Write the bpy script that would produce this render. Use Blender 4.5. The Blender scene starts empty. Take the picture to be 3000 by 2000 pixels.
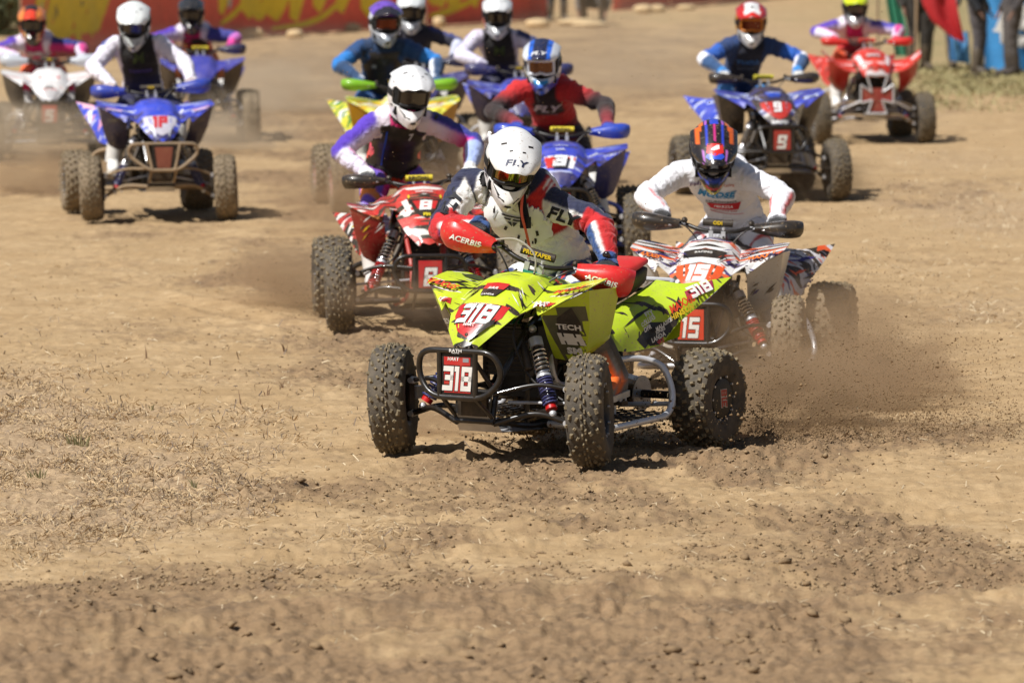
import bpy, bmesh, math, random, time
import numpy as np
from mathutils import Vector, Matrix, Euler
from mathutils.bvhtree import BVHTree
random.seed(7); RNG = np.random.RandomState(11)
T00 = time.time()
sc = bpy.context.scene
COL = sc.collection
R = math.radians

# ------------------------------------------------------------------ camera
FPX, HCAM, HOR = 15000.0, 2.76, -361.0       # focal length and horizon in photo pixels (3000 wide)
PITCH = math.atan((1000 - HOR) / FPX)
cam_d = bpy.data.cameras.new('camera'); cam = bpy.data.objects.new('camera', cam_d); COL.objects.link(cam)
sc.camera = cam
cam.location = (0, 0, HCAM); cam.rotation_euler = (R(90) - PITCH, 0, 0)
cam_d.sensor_width = 36; cam_d.lens = FPX / 3000 * 36
cam_d.clip_start = 0.5; cam_d.clip_end = 2000
cam_d.dof.use_dof = True; cam_d.dof.focus_distance = 24.35; cam_d.dof.aperture_fstop = 4.2
cam_d.dof.aperture_blades = 9

# ------------------------------------------------------------------ world and sun
SUN_EL, SUN_AZ = 54.0, 38.0     # sun stands to the left of the picture, slightly on the camera's side
sd = Vector((-math.cos(R(SUN_EL)) * math.cos(R(SUN_AZ)), -math.cos(R(SUN_EL)) * math.sin(R(SUN_AZ)), math.sin(R(SUN_EL))))
world = bpy.data.worlds.new('World'); sc.world = world; world.use_nodes = True
wn = world.node_tree; bg = wn.nodes['Background']
sky = wn.nodes.new('ShaderNodeTexSky'); sky.sky_type = 'NISHITA'; sky.sun_disc = False
sky.sun_elevation = R(SUN_EL); sky.sun_rotation = math.atan2(sd.x, sd.y)
sky.air_density = 1.0; sky.dust_density = 1.5
wn.links.new(sky.outputs[0], bg.inputs[0]); bg.inputs[1].default_value = 0.05
sun_d = bpy.data.lights.new('sun', 'SUN'); sun = bpy.data.objects.new('sun', sun_d); COL.objects.link(sun)
sun_d.energy = 5.0; sun_d.angle = R(0.53); sun_d.color = (1.0, 0.975, 0.94)
sun.rotation_euler = sd.to_track_quat('Z', 'Y').to_euler(); sun.location = (-20, 10, 30)
vs = sc.view_settings; vs.view_transform = 'Standard'; vs.look = 'None'; vs.exposure = 0.14; vs.gamma = 1.0
vs.use_curve_mapping = False
sc.cycles.use_denoising = True
sc.cycles.max_bounces = 6; sc.cycles.diffuse_bounces = 3; sc.cycles.glossy_bounces = 3
sc.cycles.transmission_bounces = 4; sc.cycles.volume_bounces = 1; sc.cycles.transparent_max_bounces = 12
sc.cycles.volume_step_rate = 3.0; sc.cycles.volume_max_steps = 96; sc.cycles.caustics_reflective = False
sc.cycles.sample_clamp_indirect = 6

def ground(px, py):
    """photo pixel -> point on the ground plane"""
    f = Vector((0, math.cos(PITCH), -math.sin(PITCH))); u = Vector((0, math.sin(PITCH), math.cos(PITCH)))
    d = f + Vector((1, 0, 0)) * ((px - 1500) / FPX) - u * ((py - 1000) / FPX)
    t = HCAM / -d.z
    return Vector((d.x * t, d.y * t, 0))
def ray_at(px, py, Y):
    """photo pixel -> point at world depth Y"""
    f = Vector((0, math.cos(PITCH), -math.sin(PITCH))); u = Vector((0, math.sin(PITCH), math.cos(PITCH)))
    d = f + Vector((1, 0, 0)) * ((px - 1500) / FPX) - u * ((py - 1000) / FPX)
    t = Y / d.y
    return Vector((d.x * t, Y, HCAM + d.z * t))

# ------------------------------------------------------------------ materials
def srgb(h):
    if isinstance(h, str):
        h = h.lstrip('#'); c = [int(h[i:i + 2], 16) / 255 for i in (0, 2, 4)]
    else: c = h
    return tuple(((x / 12.92) if x <= .04045 else ((x + .055) / 1.055) ** 2.4) for x in c)
DUST = (.36, .25, .14)
MATS = {}
def mat(name, col=None, rough=.5, metal=0., dirt=0., dirtscale=9., bump=0., bscale=60., coat=0., attr=False, dcol=DUST,
        wrinkle=0., spec=.5, alpha=1., sheen=0., dthr=.5, splat=0.):
    if name in MATS: return MATS[name]
    m = bpy.data.materials.new(name); m.use_nodes = True; MATS[name] = m
    nt = m.node_tree; N = nt.nodes; L = nt.links; b = N['Principled BSDF']
    if isinstance(col, str): col = srgb(col)
    tc = N.new('ShaderNodeTexCoord')
    if attr:
        a = N.new('ShaderNodeAttribute'); a.attribute_name = 'Col'; src = a.outputs['Color']
    else:
        rgb = N.new('ShaderNodeRGB'); rgb.outputs[0].default_value = (*col, 1); src = rgb.outputs[0]
    # slight tonal variation
    nz = N.new('ShaderNodeTexNoise'); nz.inputs['Scale'].default_value = 7; nz.inputs['Detail'].default_value = 5
    L.new(tc.outputs['Object'], nz.inputs['Vector'])
    mr = N.new('ShaderNodeMapRange'); mr.inputs[1].default_value = .3; mr.inputs[2].default_value = .7
    mr.inputs[3].default_value = .86; mr.inputs[4].default_value = 1.06; L.new(nz.outputs[0], mr.inputs[0])
    mu = N.new('ShaderNodeVectorMath'); mu.operation = 'SCALE'; L.new(src, mu.inputs[0]); L.new(mr.outputs[0], mu.inputs['Scale'])
    out = mu.outputs[0]
    b.inputs['Roughness'].default_value = rough
    if dirt > 0:
        n2 = N.new('ShaderNodeTexNoise'); n2.inputs['Scale'].default_value = dirtscale; n2.inputs['Detail'].default_value = 9
        n2.inputs['Roughness'].default_value = .72; L.new(tc.outputs['Object'], n2.inputs['Vector'])
        m2 = N.new('ShaderNodeMapRange'); m2.inputs[1].default_value = dthr - .12; m2.inputs[2].default_value = dthr + .2
        m2.inputs[3].default_value = dirt * .25; m2.inputs[4].default_value = min(1, dirt); L.new(n2.outputs[0], m2.inputs[0])
        fac = m2.outputs[0]
        if splat:
            n5 = N.new('ShaderNodeTexNoise'); n5.inputs['Scale'].default_value = 75; n5.inputs['Detail'].default_value = 2; L.new(tc.outputs['Object'], n5.inputs['Vector'])
            m5 = N.new('ShaderNodeMapRange'); m5.inputs[1].default_value = .64; m5.inputs[2].default_value = .69; m5.inputs[4].default_value = splat; L.new(n5.outputs[0], m5.inputs[0])
            mm = N.new('ShaderNodeMath'); mm.operation = 'MAXIMUM'; L.new(fac, mm.inputs[0]); L.new(m5.outputs[0], mm.inputs[1]); fac = mm.outputs[0]
        mx = N.new('ShaderNodeMix'); mx.data_type = 'RGBA'; L.new(fac, mx.inputs[0]); L.new(out, mx.inputs[6])
        mx.inputs[7].default_value = (*dcol, 1); out = mx.outputs[2]
        mx2 = N.new('ShaderNodeMix'); L.new(m2.outputs[0], mx2.inputs[0]); mx2.inputs[2].default_value = rough; mx2.inputs[3].default_value = .9
        L.new(mx2.outputs[0], b.inputs['Roughness'])
        if metal > 0:
            mx3 = N.new('ShaderNodeMix'); L.new(m2.outputs[0], mx3.inputs[0]); mx3.inputs[2].default_value = metal; mx3.inputs[3].default_value = 0
            L.new(mx3.outputs[0], b.inputs['Metallic'])
    elif metal: b.inputs['Metallic'].default_value = metal
    if metal and dirt <= 0: b.inputs['Metallic'].default_value = metal
    L.new(out, b.inputs['Base Color'])
    b.inputs['Specular IOR Level'].default_value = spec
    if coat: b.inputs['Coat Weight'].default_value = coat; b.inputs['Coat Roughness'].default_value = .08
    if sheen: b.inputs['Sheen Weight'].default_value = sheen
    last = None
    if wrinkle:
        n3 = N.new('ShaderNodeTexNoise'); n3.inputs['Scale'].default_value = 13; n3.inputs['Detail'].default_value = 4
        n3.inputs['Distortion'].default_value = 1.6; L.new(tc.outputs['Object'], n3.inputs['Vector'])
        bp = N.new('ShaderNodeBump'); bp.inputs['Strength'].default_value = wrinkle; bp.inputs['Distance'].default_value = .02
        L.new(n3.outputs[0], bp.inputs['Height']); last = bp
    if bump:
        n4 = N.new('ShaderNodeTexNoise'); n4.inputs['Scale'].default_value = bscale; n4.inputs['Detail'].default_value = 6
        L.new(tc.outputs['Object'], n4.inputs['Vector'])
        bp = N.new('ShaderNodeBump'); bp.inputs['Strength'].default_value = bump; bp.inputs['Distance'].default_value = .006
        L.new(n4.outputs[0], bp.inputs['Height'])
        if last: L.new(last.outputs[0], bp.inputs['Normal'])
        last = bp
    if last: L.new(last.outputs[0], b.inputs['Normal'])
    return m

def plastic(hexc, dirt=.35): return mat('plastic_' + hexc.strip('#') + str(dirt), hexc, .32, dirt=dirt, dirtscale=14, coat=.25, bump=.15, bscale=25, dthr=.55, splat=.75)
def kit(base, accs, dirt=.35):
    """printed graphics kit: torn slashes of the accent colours over the base plastic; accs = [(colour, coverage, angle, seed)]"""
    name = 'graphics_' + base.strip('#') + ''.join(a[0].strip('#')[:3] for a in accs)
    if name in MATS: return MATS[name]
    m = mat(name, base, .32, dirt=dirt, dirtscale=14, coat=.25, bump=.15, bscale=25, dthr=.55, splat=.75); nt = m.node_tree; N = nt.nodes; L = nt.links
    tc = next(n for n in N if n.type == 'TEX_COORD'); rgb = next(n for n in N if n.type == 'RGB'); dst = rgb.outputs[0].links[0].to_socket; cur = rgb.outputs[0]
    for c, cov, ang, seed in accs:
        ab = N.new('ShaderNodeVectorMath'); ab.operation = 'ABSOLUTE'; L.new(tc.outputs['Object'], ab.inputs[0])
        mp = N.new('ShaderNodeMapping'); mp.inputs['Rotation'].default_value = (R(ang * .6), R(ang * .4), R(ang)); mp.inputs['Location'].default_value = (seed, seed * .7, 0); mp.inputs['Scale'].default_value = (1.5, 15, 8); L.new(ab.outputs[0], mp.inputs[0])
        n = N.new('ShaderNodeTexNoise'); n.inputs['Scale'].default_value = 1.5; n.inputs['Detail'].default_value = 1.2; n.inputs['Roughness'].default_value = .5; L.new(mp.outputs[0], n.inputs['Vector'])
        r = N.new('ShaderNodeMapRange'); t = .70 - cov * .42; r.inputs[1].default_value = t; r.inputs[2].default_value = t + .012; L.new(n.outputs[0], r.inputs[0])
        mx = N.new('ShaderNodeMix'); mx.data_type = 'RGBA'; L.new(r.outputs[0], mx.inputs[0]); L.new(cur, mx.inputs[6]); mx.inputs[7].default_value = (*srgb(c), 1); cur = mx.outputs[2]
    L.new(cur, dst); return m
def decalm(hexc): return mat('sticker_' + hexc.strip('#'), hexc, .3, dirt=.22, dirtscale=18, coat=.2, dthr=.58)
M_BLACKM = mat('black_tube', '#0a0a0c', .32, dirt=.12, dirtscale=16, coat=.3, dthr=.6)
M_BLACK = mat('black_plastic', '#0b0b0d', .5, dirt=.12, dirtscale=12, dthr=.58)
M_DARK = mat('engine_dark', '#141416', .45, metal=.5, dirt=.25, dirtscale=10)
M_ALU = mat('aluminium', '#d6d8dc', .34, metal=.55, dirt=.35, dirtscale=11, dthr=.55)
M_CHROME = mat('chrome', '#d8d9dc', .18, metal=1., dirt=.2, dirtscale=20, dthr=.6)
M_MUDMET = mat('muddy_tube', '#8a7a66', .6, metal=.3, dirt=.9, dirtscale=6, dthr=.45)
M_RUBBER = mat('tyre_rubber', '#232324', .78, dirt=.8, dirtscale=9, bump=.5, bscale=90, dcol=(.19, .15, .10), dthr=.50)
M_KNOB = mat('tyre_knob', '#2a2825', .85, dirt=.95, dirtscale=30, bump=.7, bscale=120, dcol=(.29, .225, .13), dthr=.42)
M_MUDTYRE = mat('tyre_rubber_muddy', '#3a342c', .9, dirt=.9, dirtscale=14, bump=.6, bscale=90, dcol=(.30, .225, .14), dthr=.42)
M_SEAT = mat('seat_vinyl', '#0f0f11', .62, dirt=.3, bump=.3, bscale=40, dthr=.58)
M_CLOTH = mat('cloth_painted', attr=True, rough=.85, wrinkle=.9, bump=.25, bscale=260, sheen=.15, dirt=.08, dirtscale=8, dthr=.6)
M_GLOSS = mat('helmet_paint', attr=True, rough=.22, coat=.6, dirt=.16, dirtscale=16, dthr=.60, splat=.5)
M_BOOT = mat('boot_painted', attr=True, rough=.5, dirt=.3, dirtscale=12, bump=.3, bscale=50)
M_VEST = mat('protector_painted', attr=True, rough=.4, dirt=.08, dirtscale=10, wrinkle=.12)
M_SKIN = mat('skin', '#a9785c', .55)
M_LENS = mat('goggle_lens_mirror', '#9a8a55', .07, metal=1., dirt=.05)
M_LENSD = mat('goggle_lens_dark', '#1c1414', .12, coat=.8)
M_FOAM = mat('black_foam', '#101010', .8)

# ------------------------------------------------------------------ mesh building
def smoothstep(a, b, x):
    t = np.clip((x - a) / (b - a), 0, 1); return t * t * (3 - 2 * t)
class MB:
    def __init__(s): s.v = []; s.f = []; s.m = []; s.mats = []; s.cur = 0
    def mat(s, m):
        if m not in s.mats: s.mats.append(m)
        s.cur = s.mats.index(m); return s
    def add(s, vs, fs):
        o = len(s.v); s.v += [tuple(v) for v in vs]
        for f in fs: s.f.append(tuple(i + o for i in f)); s.m.append(s.cur)
        return s
    def box(s, c, d, rot=None, taper=1.):
        x, y, z = d[0] / 2, d[1] / 2, d[2] / 2
        P = [Vector((sx * x * (taper if sz > 0 else 1), sy * y * (taper if sz > 0 else 1), sz * z)) for sz in (-1, 1) for sy in (-1, 1) for sx in (-1, 1)]
        if rot is not None: P = [rot @ p for p in P]
        c = Vector(c)
        return s.add([p + c for p in P], [(0, 2, 3, 1), (4, 5, 7, 6), (0, 1, 5, 4), (2, 6, 7, 3), (0, 4, 6, 2), (1, 3, 7, 5)])
    def tube(s, pts, r, n=10, cap=True, closed=False, flat=1., up=None):
        pts = [Vector(p) for p in pts]; k = len(pts)
        rr = r if hasattr(r, '__len__') else [r] * k
        vs = []; prev = None
        for i, p in enumerate(pts):
            if closed: t = pts[(i + 1) % k] - pts[i - 1]
            else: t = pts[min(i + 1, k - 1)] - pts[max(i - 1, 0)]
            if t.length < 1e-9: t = Vector((0, 0, 1))
            t.normalize()
            if prev is None:
                a = Vector(up) if up is not None else (Vector((0, 0, 1)) if abs(t.z) < .9 else Vector((1, 0, 0)))
            else: a = prev
            a = (a - t * a.dot(t)); a = a.normalized() if a.length > 1e-6 else t.orthogonal().normalized()
            prev = a; b = t.cross(a)
            for j in range(n):
                q = 2 * math.pi * j / n
                vs.append(p + (a * math.cos(q) * flat + b * math.sin(q)) * rr[i])
        fs = []
        for i in range(k if closed else k - 1):
            i2 = (i + 1) % k
            for j in range(n):
                j2 = (j + 1) % n
                fs.append((i * n + j, i * n + j2, i2 * n + j2, i2 * n + j))
        if cap and not closed:
            fs.append(tuple(range(n - 1, -1, -1))); fs.append(tuple((k - 1) * n + j for j in range(n)))
        return s.add(vs, fs)
    def cyl(s, a, b, r, n=16, r2=None): return s.tube([a, b], [r, r if r2 is None else r2], n)
    def revolve(s, prof, n=32, axis='X', c=(0, 0, 0), closed=False):
        """prof: list of (radius, along)"""
        vs = []; k = len(prof)
        for j in range(n):
            q = 2 * math.pi * j / n; cq, sq = math.cos(q), math.sin(q)
            for r, a in prof:
                v = (a, r * cq, r * sq) if axis == 'X' else ((r * cq, a, r * sq) if axis == 'Y' else (r * cq, r * sq, a))
                vs.append((v[0] + c[0], v[1] + c[1], v[2] + c[2]))
        fs = []
        for j in range(n):
            j2 = (j + 1) % n
            for i in range(k if closed else k - 1):
                i2 = (i + 1) % k
                fs.append((j * k + i, j * k + i2, j2 * k + i2, j2 * k + i))
        return s.add(vs, fs)
    def ball(s, c, r, n=12, sc=(1, 1, 1), rot=None):
        vs = []; fs = []; h = n // 2
        for i in range(h + 1):
            ph = math.pi * i / h
            for j in range(n):
                q = 2 * math.pi * j / n
                v = Vector((math.sin(ph) * math.cos(q) * r * sc[0], math.sin(ph) * math.sin(q) * r * sc[1], math.cos(ph) * r * sc[2]))
                if rot is not None: v = rot @ v
                vs.append(v + Vector(c))
        for i in range(h):
            for j in range(n):
                fs.append((i * n + j, (i + 1) * n + j, (i + 1) * n + (j + 1) % n, i * n + (j + 1) % n))
        return s.add(vs, fs)
    def loft(s, rings, cap=True, closed=True):
        n = len(rings[0]); vs = [v for r in rings for v in r]; fs = []
        for i in range(len(rings) - 1):
            for j in range(n if closed else n - 1):
                j2 = (j + 1) % n
                fs.append((i * n + j, i * n + j2, (i + 1) * n + j2, (i + 1) * n + j))
        if cap: fs.append(tuple(range(n - 1, -1, -1))); fs.append(tuple((len(rings) - 1) * n + j for j in range(n)))
        return s.add(vs, fs)
    def mesh(s, name, angle=38, merge=0, fixn=True):
        me = bpy.data.meshes.new(name)
        me.from_pydata([tuple(v) for v in s.v], [], s.f)
        for m in s.mats: me.materials.append(m)
        if s.mats: me.polygons.foreach_set('material_index', s.m)
        if merge or fixn:
            bm = bmesh.new(); bm.from_mesh(me)
            if merge: bmesh.ops.remove_doubles(bm, verts=bm.verts, dist=merge)
            if fixn: bmesh.ops.recalc_face_normals(bm, faces=bm.faces)
            bm.to_mesh(me); bm.free()
        me.polygons.foreach_set('use_smooth', [True] * len(me.polygons))
        if angle < 180: me.set_sharp_from_angle(angle=R(angle))
        me.update()
        return me
    def obj(s, name, parent=None, angle=38, merge=0, mx=None, **k):
        return put(name, s.mesh(name, angle, merge, **k), parent, mx)
def put(name, me, parent=None, mx=None):
    o = bpy.data.objects.new(name, me); COL.objects.link(o)
    if parent is not None: o.parent = parent
    if mx is not None: o.matrix_local = mx
    return o
def empty(name, label, cat, loc=(0, 0, 0), rz=0, group=None):
    o = bpy.data.objects.new(name, None); COL.objects.link(o); o.empty_display_size = .2
    o.location = loc; o.rotation_euler = (0, 0, rz); o['label'] = label; o['category'] = cat
    if group: o['group'] = group
    return o
def tag(o, label=None, cat=None, group=None, kind=None):
    if label: o['label'] = label
    if cat: o['category'] = cat
    if group: o['group'] = group
    if kind: o['kind'] = kind
    return o
def rpath(pts, r=.04, n=4, closed=False):
    """polyline with rounded corners"""
    pts = [Vector(p) for p in pts]; out = []; k = len(pts)
    for i, p in enumerate(pts):
        if not closed and i in (0, k - 1): out.append(p); continue
        a, b = pts[i - 1], pts[(i + 1) % k]
        da, db = (a - p), (b - p); ra = min(r, da.length * .45); rb = min(r, db.length * .45)
        s0 = p + da.normalized() * ra; s1 = p + db.normalized() * rb
        for j in range(n + 1):
            t = j / n; out.append(s0 * (1 - t) ** 2 + p * 2 * t * (1 - t) + s1 * t * t)
    return out
def spline(pts, n=6):
    pts = [Vector(p) for p in pts]; out = []
    P = [pts[0] * 2 - pts[1]] + pts + [pts[-1] * 2 - pts[-2]]
    for i in range(1, len(P) - 2):
        for j in range(n):
            t = j / n; a, b, c, d = P[i - 1], P[i], P[i + 1], P[i + 2]
            out.append(.5 * ((2 * b) + (c - a) * t + (2 * a - 5 * b + 4 * c - d) * t * t + (3 * b - a - 3 * c + d) * t ** 3))
    out.append(pts[-1]); return out

def mirror_x(V): return [(-v[0], v[1], v[2]) for v in V]
def sheet(V, F, name, m, thick=.004, mirror=True, sub=2, crease=.45, bcrease=.8, corner=(), center=()):
    """a moulded plastic panel from a coarse cage: subdivided, creased and given thickness"""
    bm = bmesh.new(); V = [Vector(v) for v in V]
    vs = [bm.verts.new(v) for v in V]
    for f in F: bm.faces.new([vs[i] for i in f])
    if mirror:
        vm = [bm.verts.new((-v.x, v.y, v.z)) for v in V]
        for f in F: bm.faces.new([vm[i] for i in reversed(f)])
        bmesh.ops.remove_doubles(bm, verts=[v for v in bm.verts if abs(v.co.x) < 1e-5], dist=1e-5)
    bmesh.ops.recalc_face_normals(bm, faces=bm.faces)
    cl = bm.edges.layers.float.get('crease_edge') or bm.edges.layers.float.new('crease_edge')
    vl = bm.verts.layers.float.get('crease_vert') or bm.verts.layers.float.new('crease_vert')
    for e in bm.edges: e[cl] = bcrease if e.is_boundary else crease
    for v in bm.verts:
        if sum(1 for e in v.link_edges if e.is_boundary) and len(v.link_faces) == 1: v[vl] = .9
    me = bpy.data.meshes.new(name); bm.to_mesh(me); bm.free(); me.materials.append(m)
    o = bpy.data.objects.new('tmp', me); COL.objects.link(o)
    s = o.modifiers.new('s', 'SUBSURF'); s.levels = sub; s.render_levels = sub; s.boundary_smooth = 'PRESERVE_CORNERS'
    t = o.modifiers.new('t', 'SOLIDIFY'); t.thickness = thick; t.offset = 0
    me2 = bake(o, name); return me2
def bake(o, name):
    dg = bpy.context.evaluated_depsgraph_get(); dg.update()
    me = bpy.data.meshes.new_from_object(o.evaluated_get(dg)); me.name = name
    old = o.data; bpy.data.objects.remove(o)
    if old and old.users == 0 and isinstance(old, bpy.types.Mesh): bpy.data.meshes.remove(old)
    me.polygons.foreach_set('use_smooth', [True] * len(me.polygons)); me.set_sharp_from_angle(angle=R(32))
    return me
def bvh(me):
    n = len(me.vertices); co = np.empty(n * 3); me.vertices.foreach_get('co', co)
    return BVHTree.FromPolygons([tuple(c) for c in co.reshape(-1, 3)], [tuple(p.vertices) for p in me.polygons])

# ------------------------------------------------------------------ lettering and stickers
GL = {}
def text2d(txt, bold=.0, shear=0., sx=1.):
    k = (txt, bold, shear, sx)
    if k in GL: return GL[k]
    cu = bpy.data.curves.new('t', 'FONT'); cu.body = txt; cu.align_x = 'CENTER'; cu.align_y = 'CENTER'
    cu.offset = bold; cu.shear = shear; cu.resolution_u = 3; cu.space_character = 1. + bold * 1.5
    o = bpy.data.objects.new('t', cu); COL.objects.link(o)
    dg = bpy.context.evaluated_depsgraph_get(); dg.update()
    me = bpy.data.meshes.new_from_object(o.evaluated_get(dg))
    V = np.array([v.co[:2] for v in me.vertices]); F = [tuple(p.vertices) for p in me.polygons]
    bpy.data.objects.remove(o); bpy.data.curves.remove(cu); bpy.data.meshes.remove(me)
    c = (V.max(0) + V.min(0)) / 2; V = V - c; h = V[:, 1].max() - V[:, 1].min(); V = V / h; V[:, 0] *= sx
    GL[k] = (V, F); return GL[k]
def poly2d(pts, cuts=2):
    bm = bmesh.new(); f = bm.faces.new([bm.verts.new((x, y, 0)) for x, y in pts])
    bmesh.ops.triangulate(bm, faces=bm.faces)
    for _ in range(cuts): bmesh.ops.subdivide_edges(bm, edges=bm.edges, cuts=1, use_grid_fill=True)
    bm.verts.index_update()
    V = np.array([v.co[:2] for v in bm.verts]); F = [tuple(v.index for v in f.verts) for f in bm.faces]; bm.free()
    return V, F
def sticker(mb, m, data, org, u, v, size, tree, off=.0015, rot=0., reach=.25):
    """lay a flat print (2D mesh) on a surface; org is the point, u/v the print's axes"""
    V, F = data; u = Vector(u).normalized(); v = Vector(v); v = (v - u * v.dot(u)).normalized(); n = u.cross(v)
    org = Vector(org); c, s = math.cos(rot), math.sin(rot); P = []; ok = []
    for x, y in V:
        x, y = x * size, y * size; x, y = x * c - y * s, x * s + y * c
        p = org + u * x + v * y
        if tree is None: P.append(p + n * off); ok.append(True); continue
        h = tree.ray_cast(p + n * reach, -n, reach * 2)
        if h[0] is None: P.append(p); ok.append(False)
        else: P.append(h[0] + n * off * 1.0 + (h[1] if h[1].dot(n) > 0 else -h[1]) * off); ok.append(True)
    mb.mat(m); mb.add(P, [f for f in F if all(ok[i] for i in f)])
    return mb

DIG = {'3': [[(-.28, .5), (.28, .5), (.28, .04), (-.12, .04)], [(.28, .04), (.28, -.5), (-.28, -.5)]], '1': [[(-.12, .5), (.0, .5), (.0, -.5)]],
       '8': [[(-.28, .5), (.28, .5), (.28, -.5), (-.28, -.5), (-.28, .5)], [(-.28, .0), (.28, .0)]], '5': [[(.28, .5), (-.28, .5), (-.28, .04), (.28, .04), (.28, -.5), (-.28, -.5)]],
       '9': [[(.28, .0), (-.28, .0), (-.28, .5), (.28, .5), (.28, -.5), (-.28, -.5)]], 'P': [[(-.28, -.5), (-.28, .5), (.28, .5), (.28, .0), (-.28, .0)]], '4': [[(-.28, .5), (-.28, -.05), (.3, -.05)], [(.2, .5), (.2, -.5)]]}
def racing(txt, w=.26, slant=.14, sx=1., gap=.86):
    """broad squared racing numerals as flat strips, unit height"""
    V = []; F = []; wid = [(.42 if ch == '1' else gap) for ch in txt]; x0 = -sum(wid) / 2
    for ch, wd in zip(txt, wid):
        cx = x0 + wd / 2; x0 += wd
        for P in DIG[ch]:
            n = len(P); closed = P[0] == P[-1]; h = w / 2; k = 1 - .22
            Q = [Vector((a * .9, b * k, 0)) for a, b in P]
            def off(i, sgn):
                if closed: a, b, c = Q[(i - 1) % (n - 1)], Q[i % (n - 1)], Q[(i + 1) % (n - 1)]
                else: a, b, c = Q[max(i - 1, 0)], Q[i], Q[min(i + 1, n - 1)]
                d1 = (b - a).normalized() if (b - a).length > 1e-6 else (c - b).normalized(); d2 = (c - b).normalized() if (c - b).length > 1e-6 else d1
                n1 = Vector((-d1.y, d1.x, 0)); n2 = Vector((-d2.y, d2.x, 0)); m = (n1 + n2); m = m / max(.3, m.length_squared) * 2
                e = Vector((0, 0, 0))
                if not closed and i == 0: e = -d2 * h
                if not closed and i == n - 1: e = d1 * h
                return b + m * (h * sgn) + e
            o = len(V)
            for i in range(n):
                for sg in (-1, 1): q = off(i, sg); V.append((cx + q.x + slant * q.y, q.y * 1.04))
            for i in range(n - 1): F.append((o + 2 * i, o + 2 * i + 1, o + 2 * i + 3, o + 2 * i + 2))
    V2 = []; F2 = []; k = 5
    for f in F:
        a, b, c, d = [np.array(V[i]) for i in f]; o = len(V2)
        for i in range(k + 1):
            for j in range(4): u, v = i / k, j / 3; V2.append((a * (1 - v) + b * v) * (1 - u) + (d * (1 - v) + c * v) * u)
        for i in range(k):
            for j in range(3): q = o + i * 4 + j; F2.append((q, q + 1, q + 5, q + 4))
    V = np.array(V2); V[:, 0] *= sx; return V, F2
# ------------------------------------------------------------------ numpy noise
_perm = np.random.RandomState(5).permutation(512); _perm = np.concatenate([_perm, _perm, _perm])
_gr = np.random.RandomState(6).uniform(-1, 1, (512, 3))
def noise3(p, s=0):
    p = np.asarray(p, float); i = np.floor(p).astype(int); f = p - i; w = f * f * (3 - 2 * f); r = 0
    for dx in (0, 1):
        for dy in (0, 1):
            for dz in (0, 1):
                h = _perm[(_perm[(_perm[(i[..., 0] + dx + s) & 511] + i[..., 1] + dy) & 511] + i[..., 2] + dz) & 511]
                g = _gr[h]; d = g[..., 0] * (f[..., 0] - dx) + g[..., 1] * (f[..., 1] - dy) + g[..., 2] * (f[..., 2] - dz)
                r = r + d * (w[..., 0] if dx else 1 - w[..., 0]) * (w[..., 1] if dy else 1 - w[..., 1]) * (w[..., 2] if dz else 1 - w[..., 2])
    return r
def noise2(x, y, s=0):
    i = np.floor(x).astype(int); j = np.floor(y).astype(int); fx = x - i; fy = y - j
    wx = fx * fx * (3 - 2 * fx); wy = fy * fy * (3 - 2 * fy); r = 0
    for dx in (0, 1):
        for dy in (0, 1):
            h = _perm[(_perm[(i + dx + s) & 511] + j + dy) & 511]; g = _gr[h]
            d = g[..., 0] * (fx - dx) + g[..., 1] * (fy - dy)
            r = r + d * (wx if dx else 1 - wx) * (wy if dy else 1 - wy)
    return r * 1.5
def fbm2(x, y, o=5, s=0, g=.5):
    r = 0; a = 1
    for k in range(o): r = r + a * noise2(x * 2 ** k, y * 2 ** k, s + k * 17); a *= g
    return r
def setcol(me, C):
    a = me.color_attributes.new('Col', 'FLOAT_COLOR', 'POINT')
    C4 = np.ones((len(me.vertices), 4), np.float32); C4[:, :3] = C; a.data.foreach_set('color', C4.ravel())
def verts(me):
    co = np.empty(len(me.vertices) * 3); me.vertices.foreach_get('co', co); return co.reshape(-1, 3)
def cexpr(c, env):
    """'#aabbcc' or '#a..>#b..|expr' gradient"""
    if '|' in c:
        cc, e = c.split('|'); a, b = cc.split('>'); w = np.clip(eval(e, {'np': np, 'ss': smoothstep}, env), 0, 1)[:, None]
        return np.array(srgb(a)) * (1 - w) + np.array(srgb(b)) * w
    return np.array(srgb(c))
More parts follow.
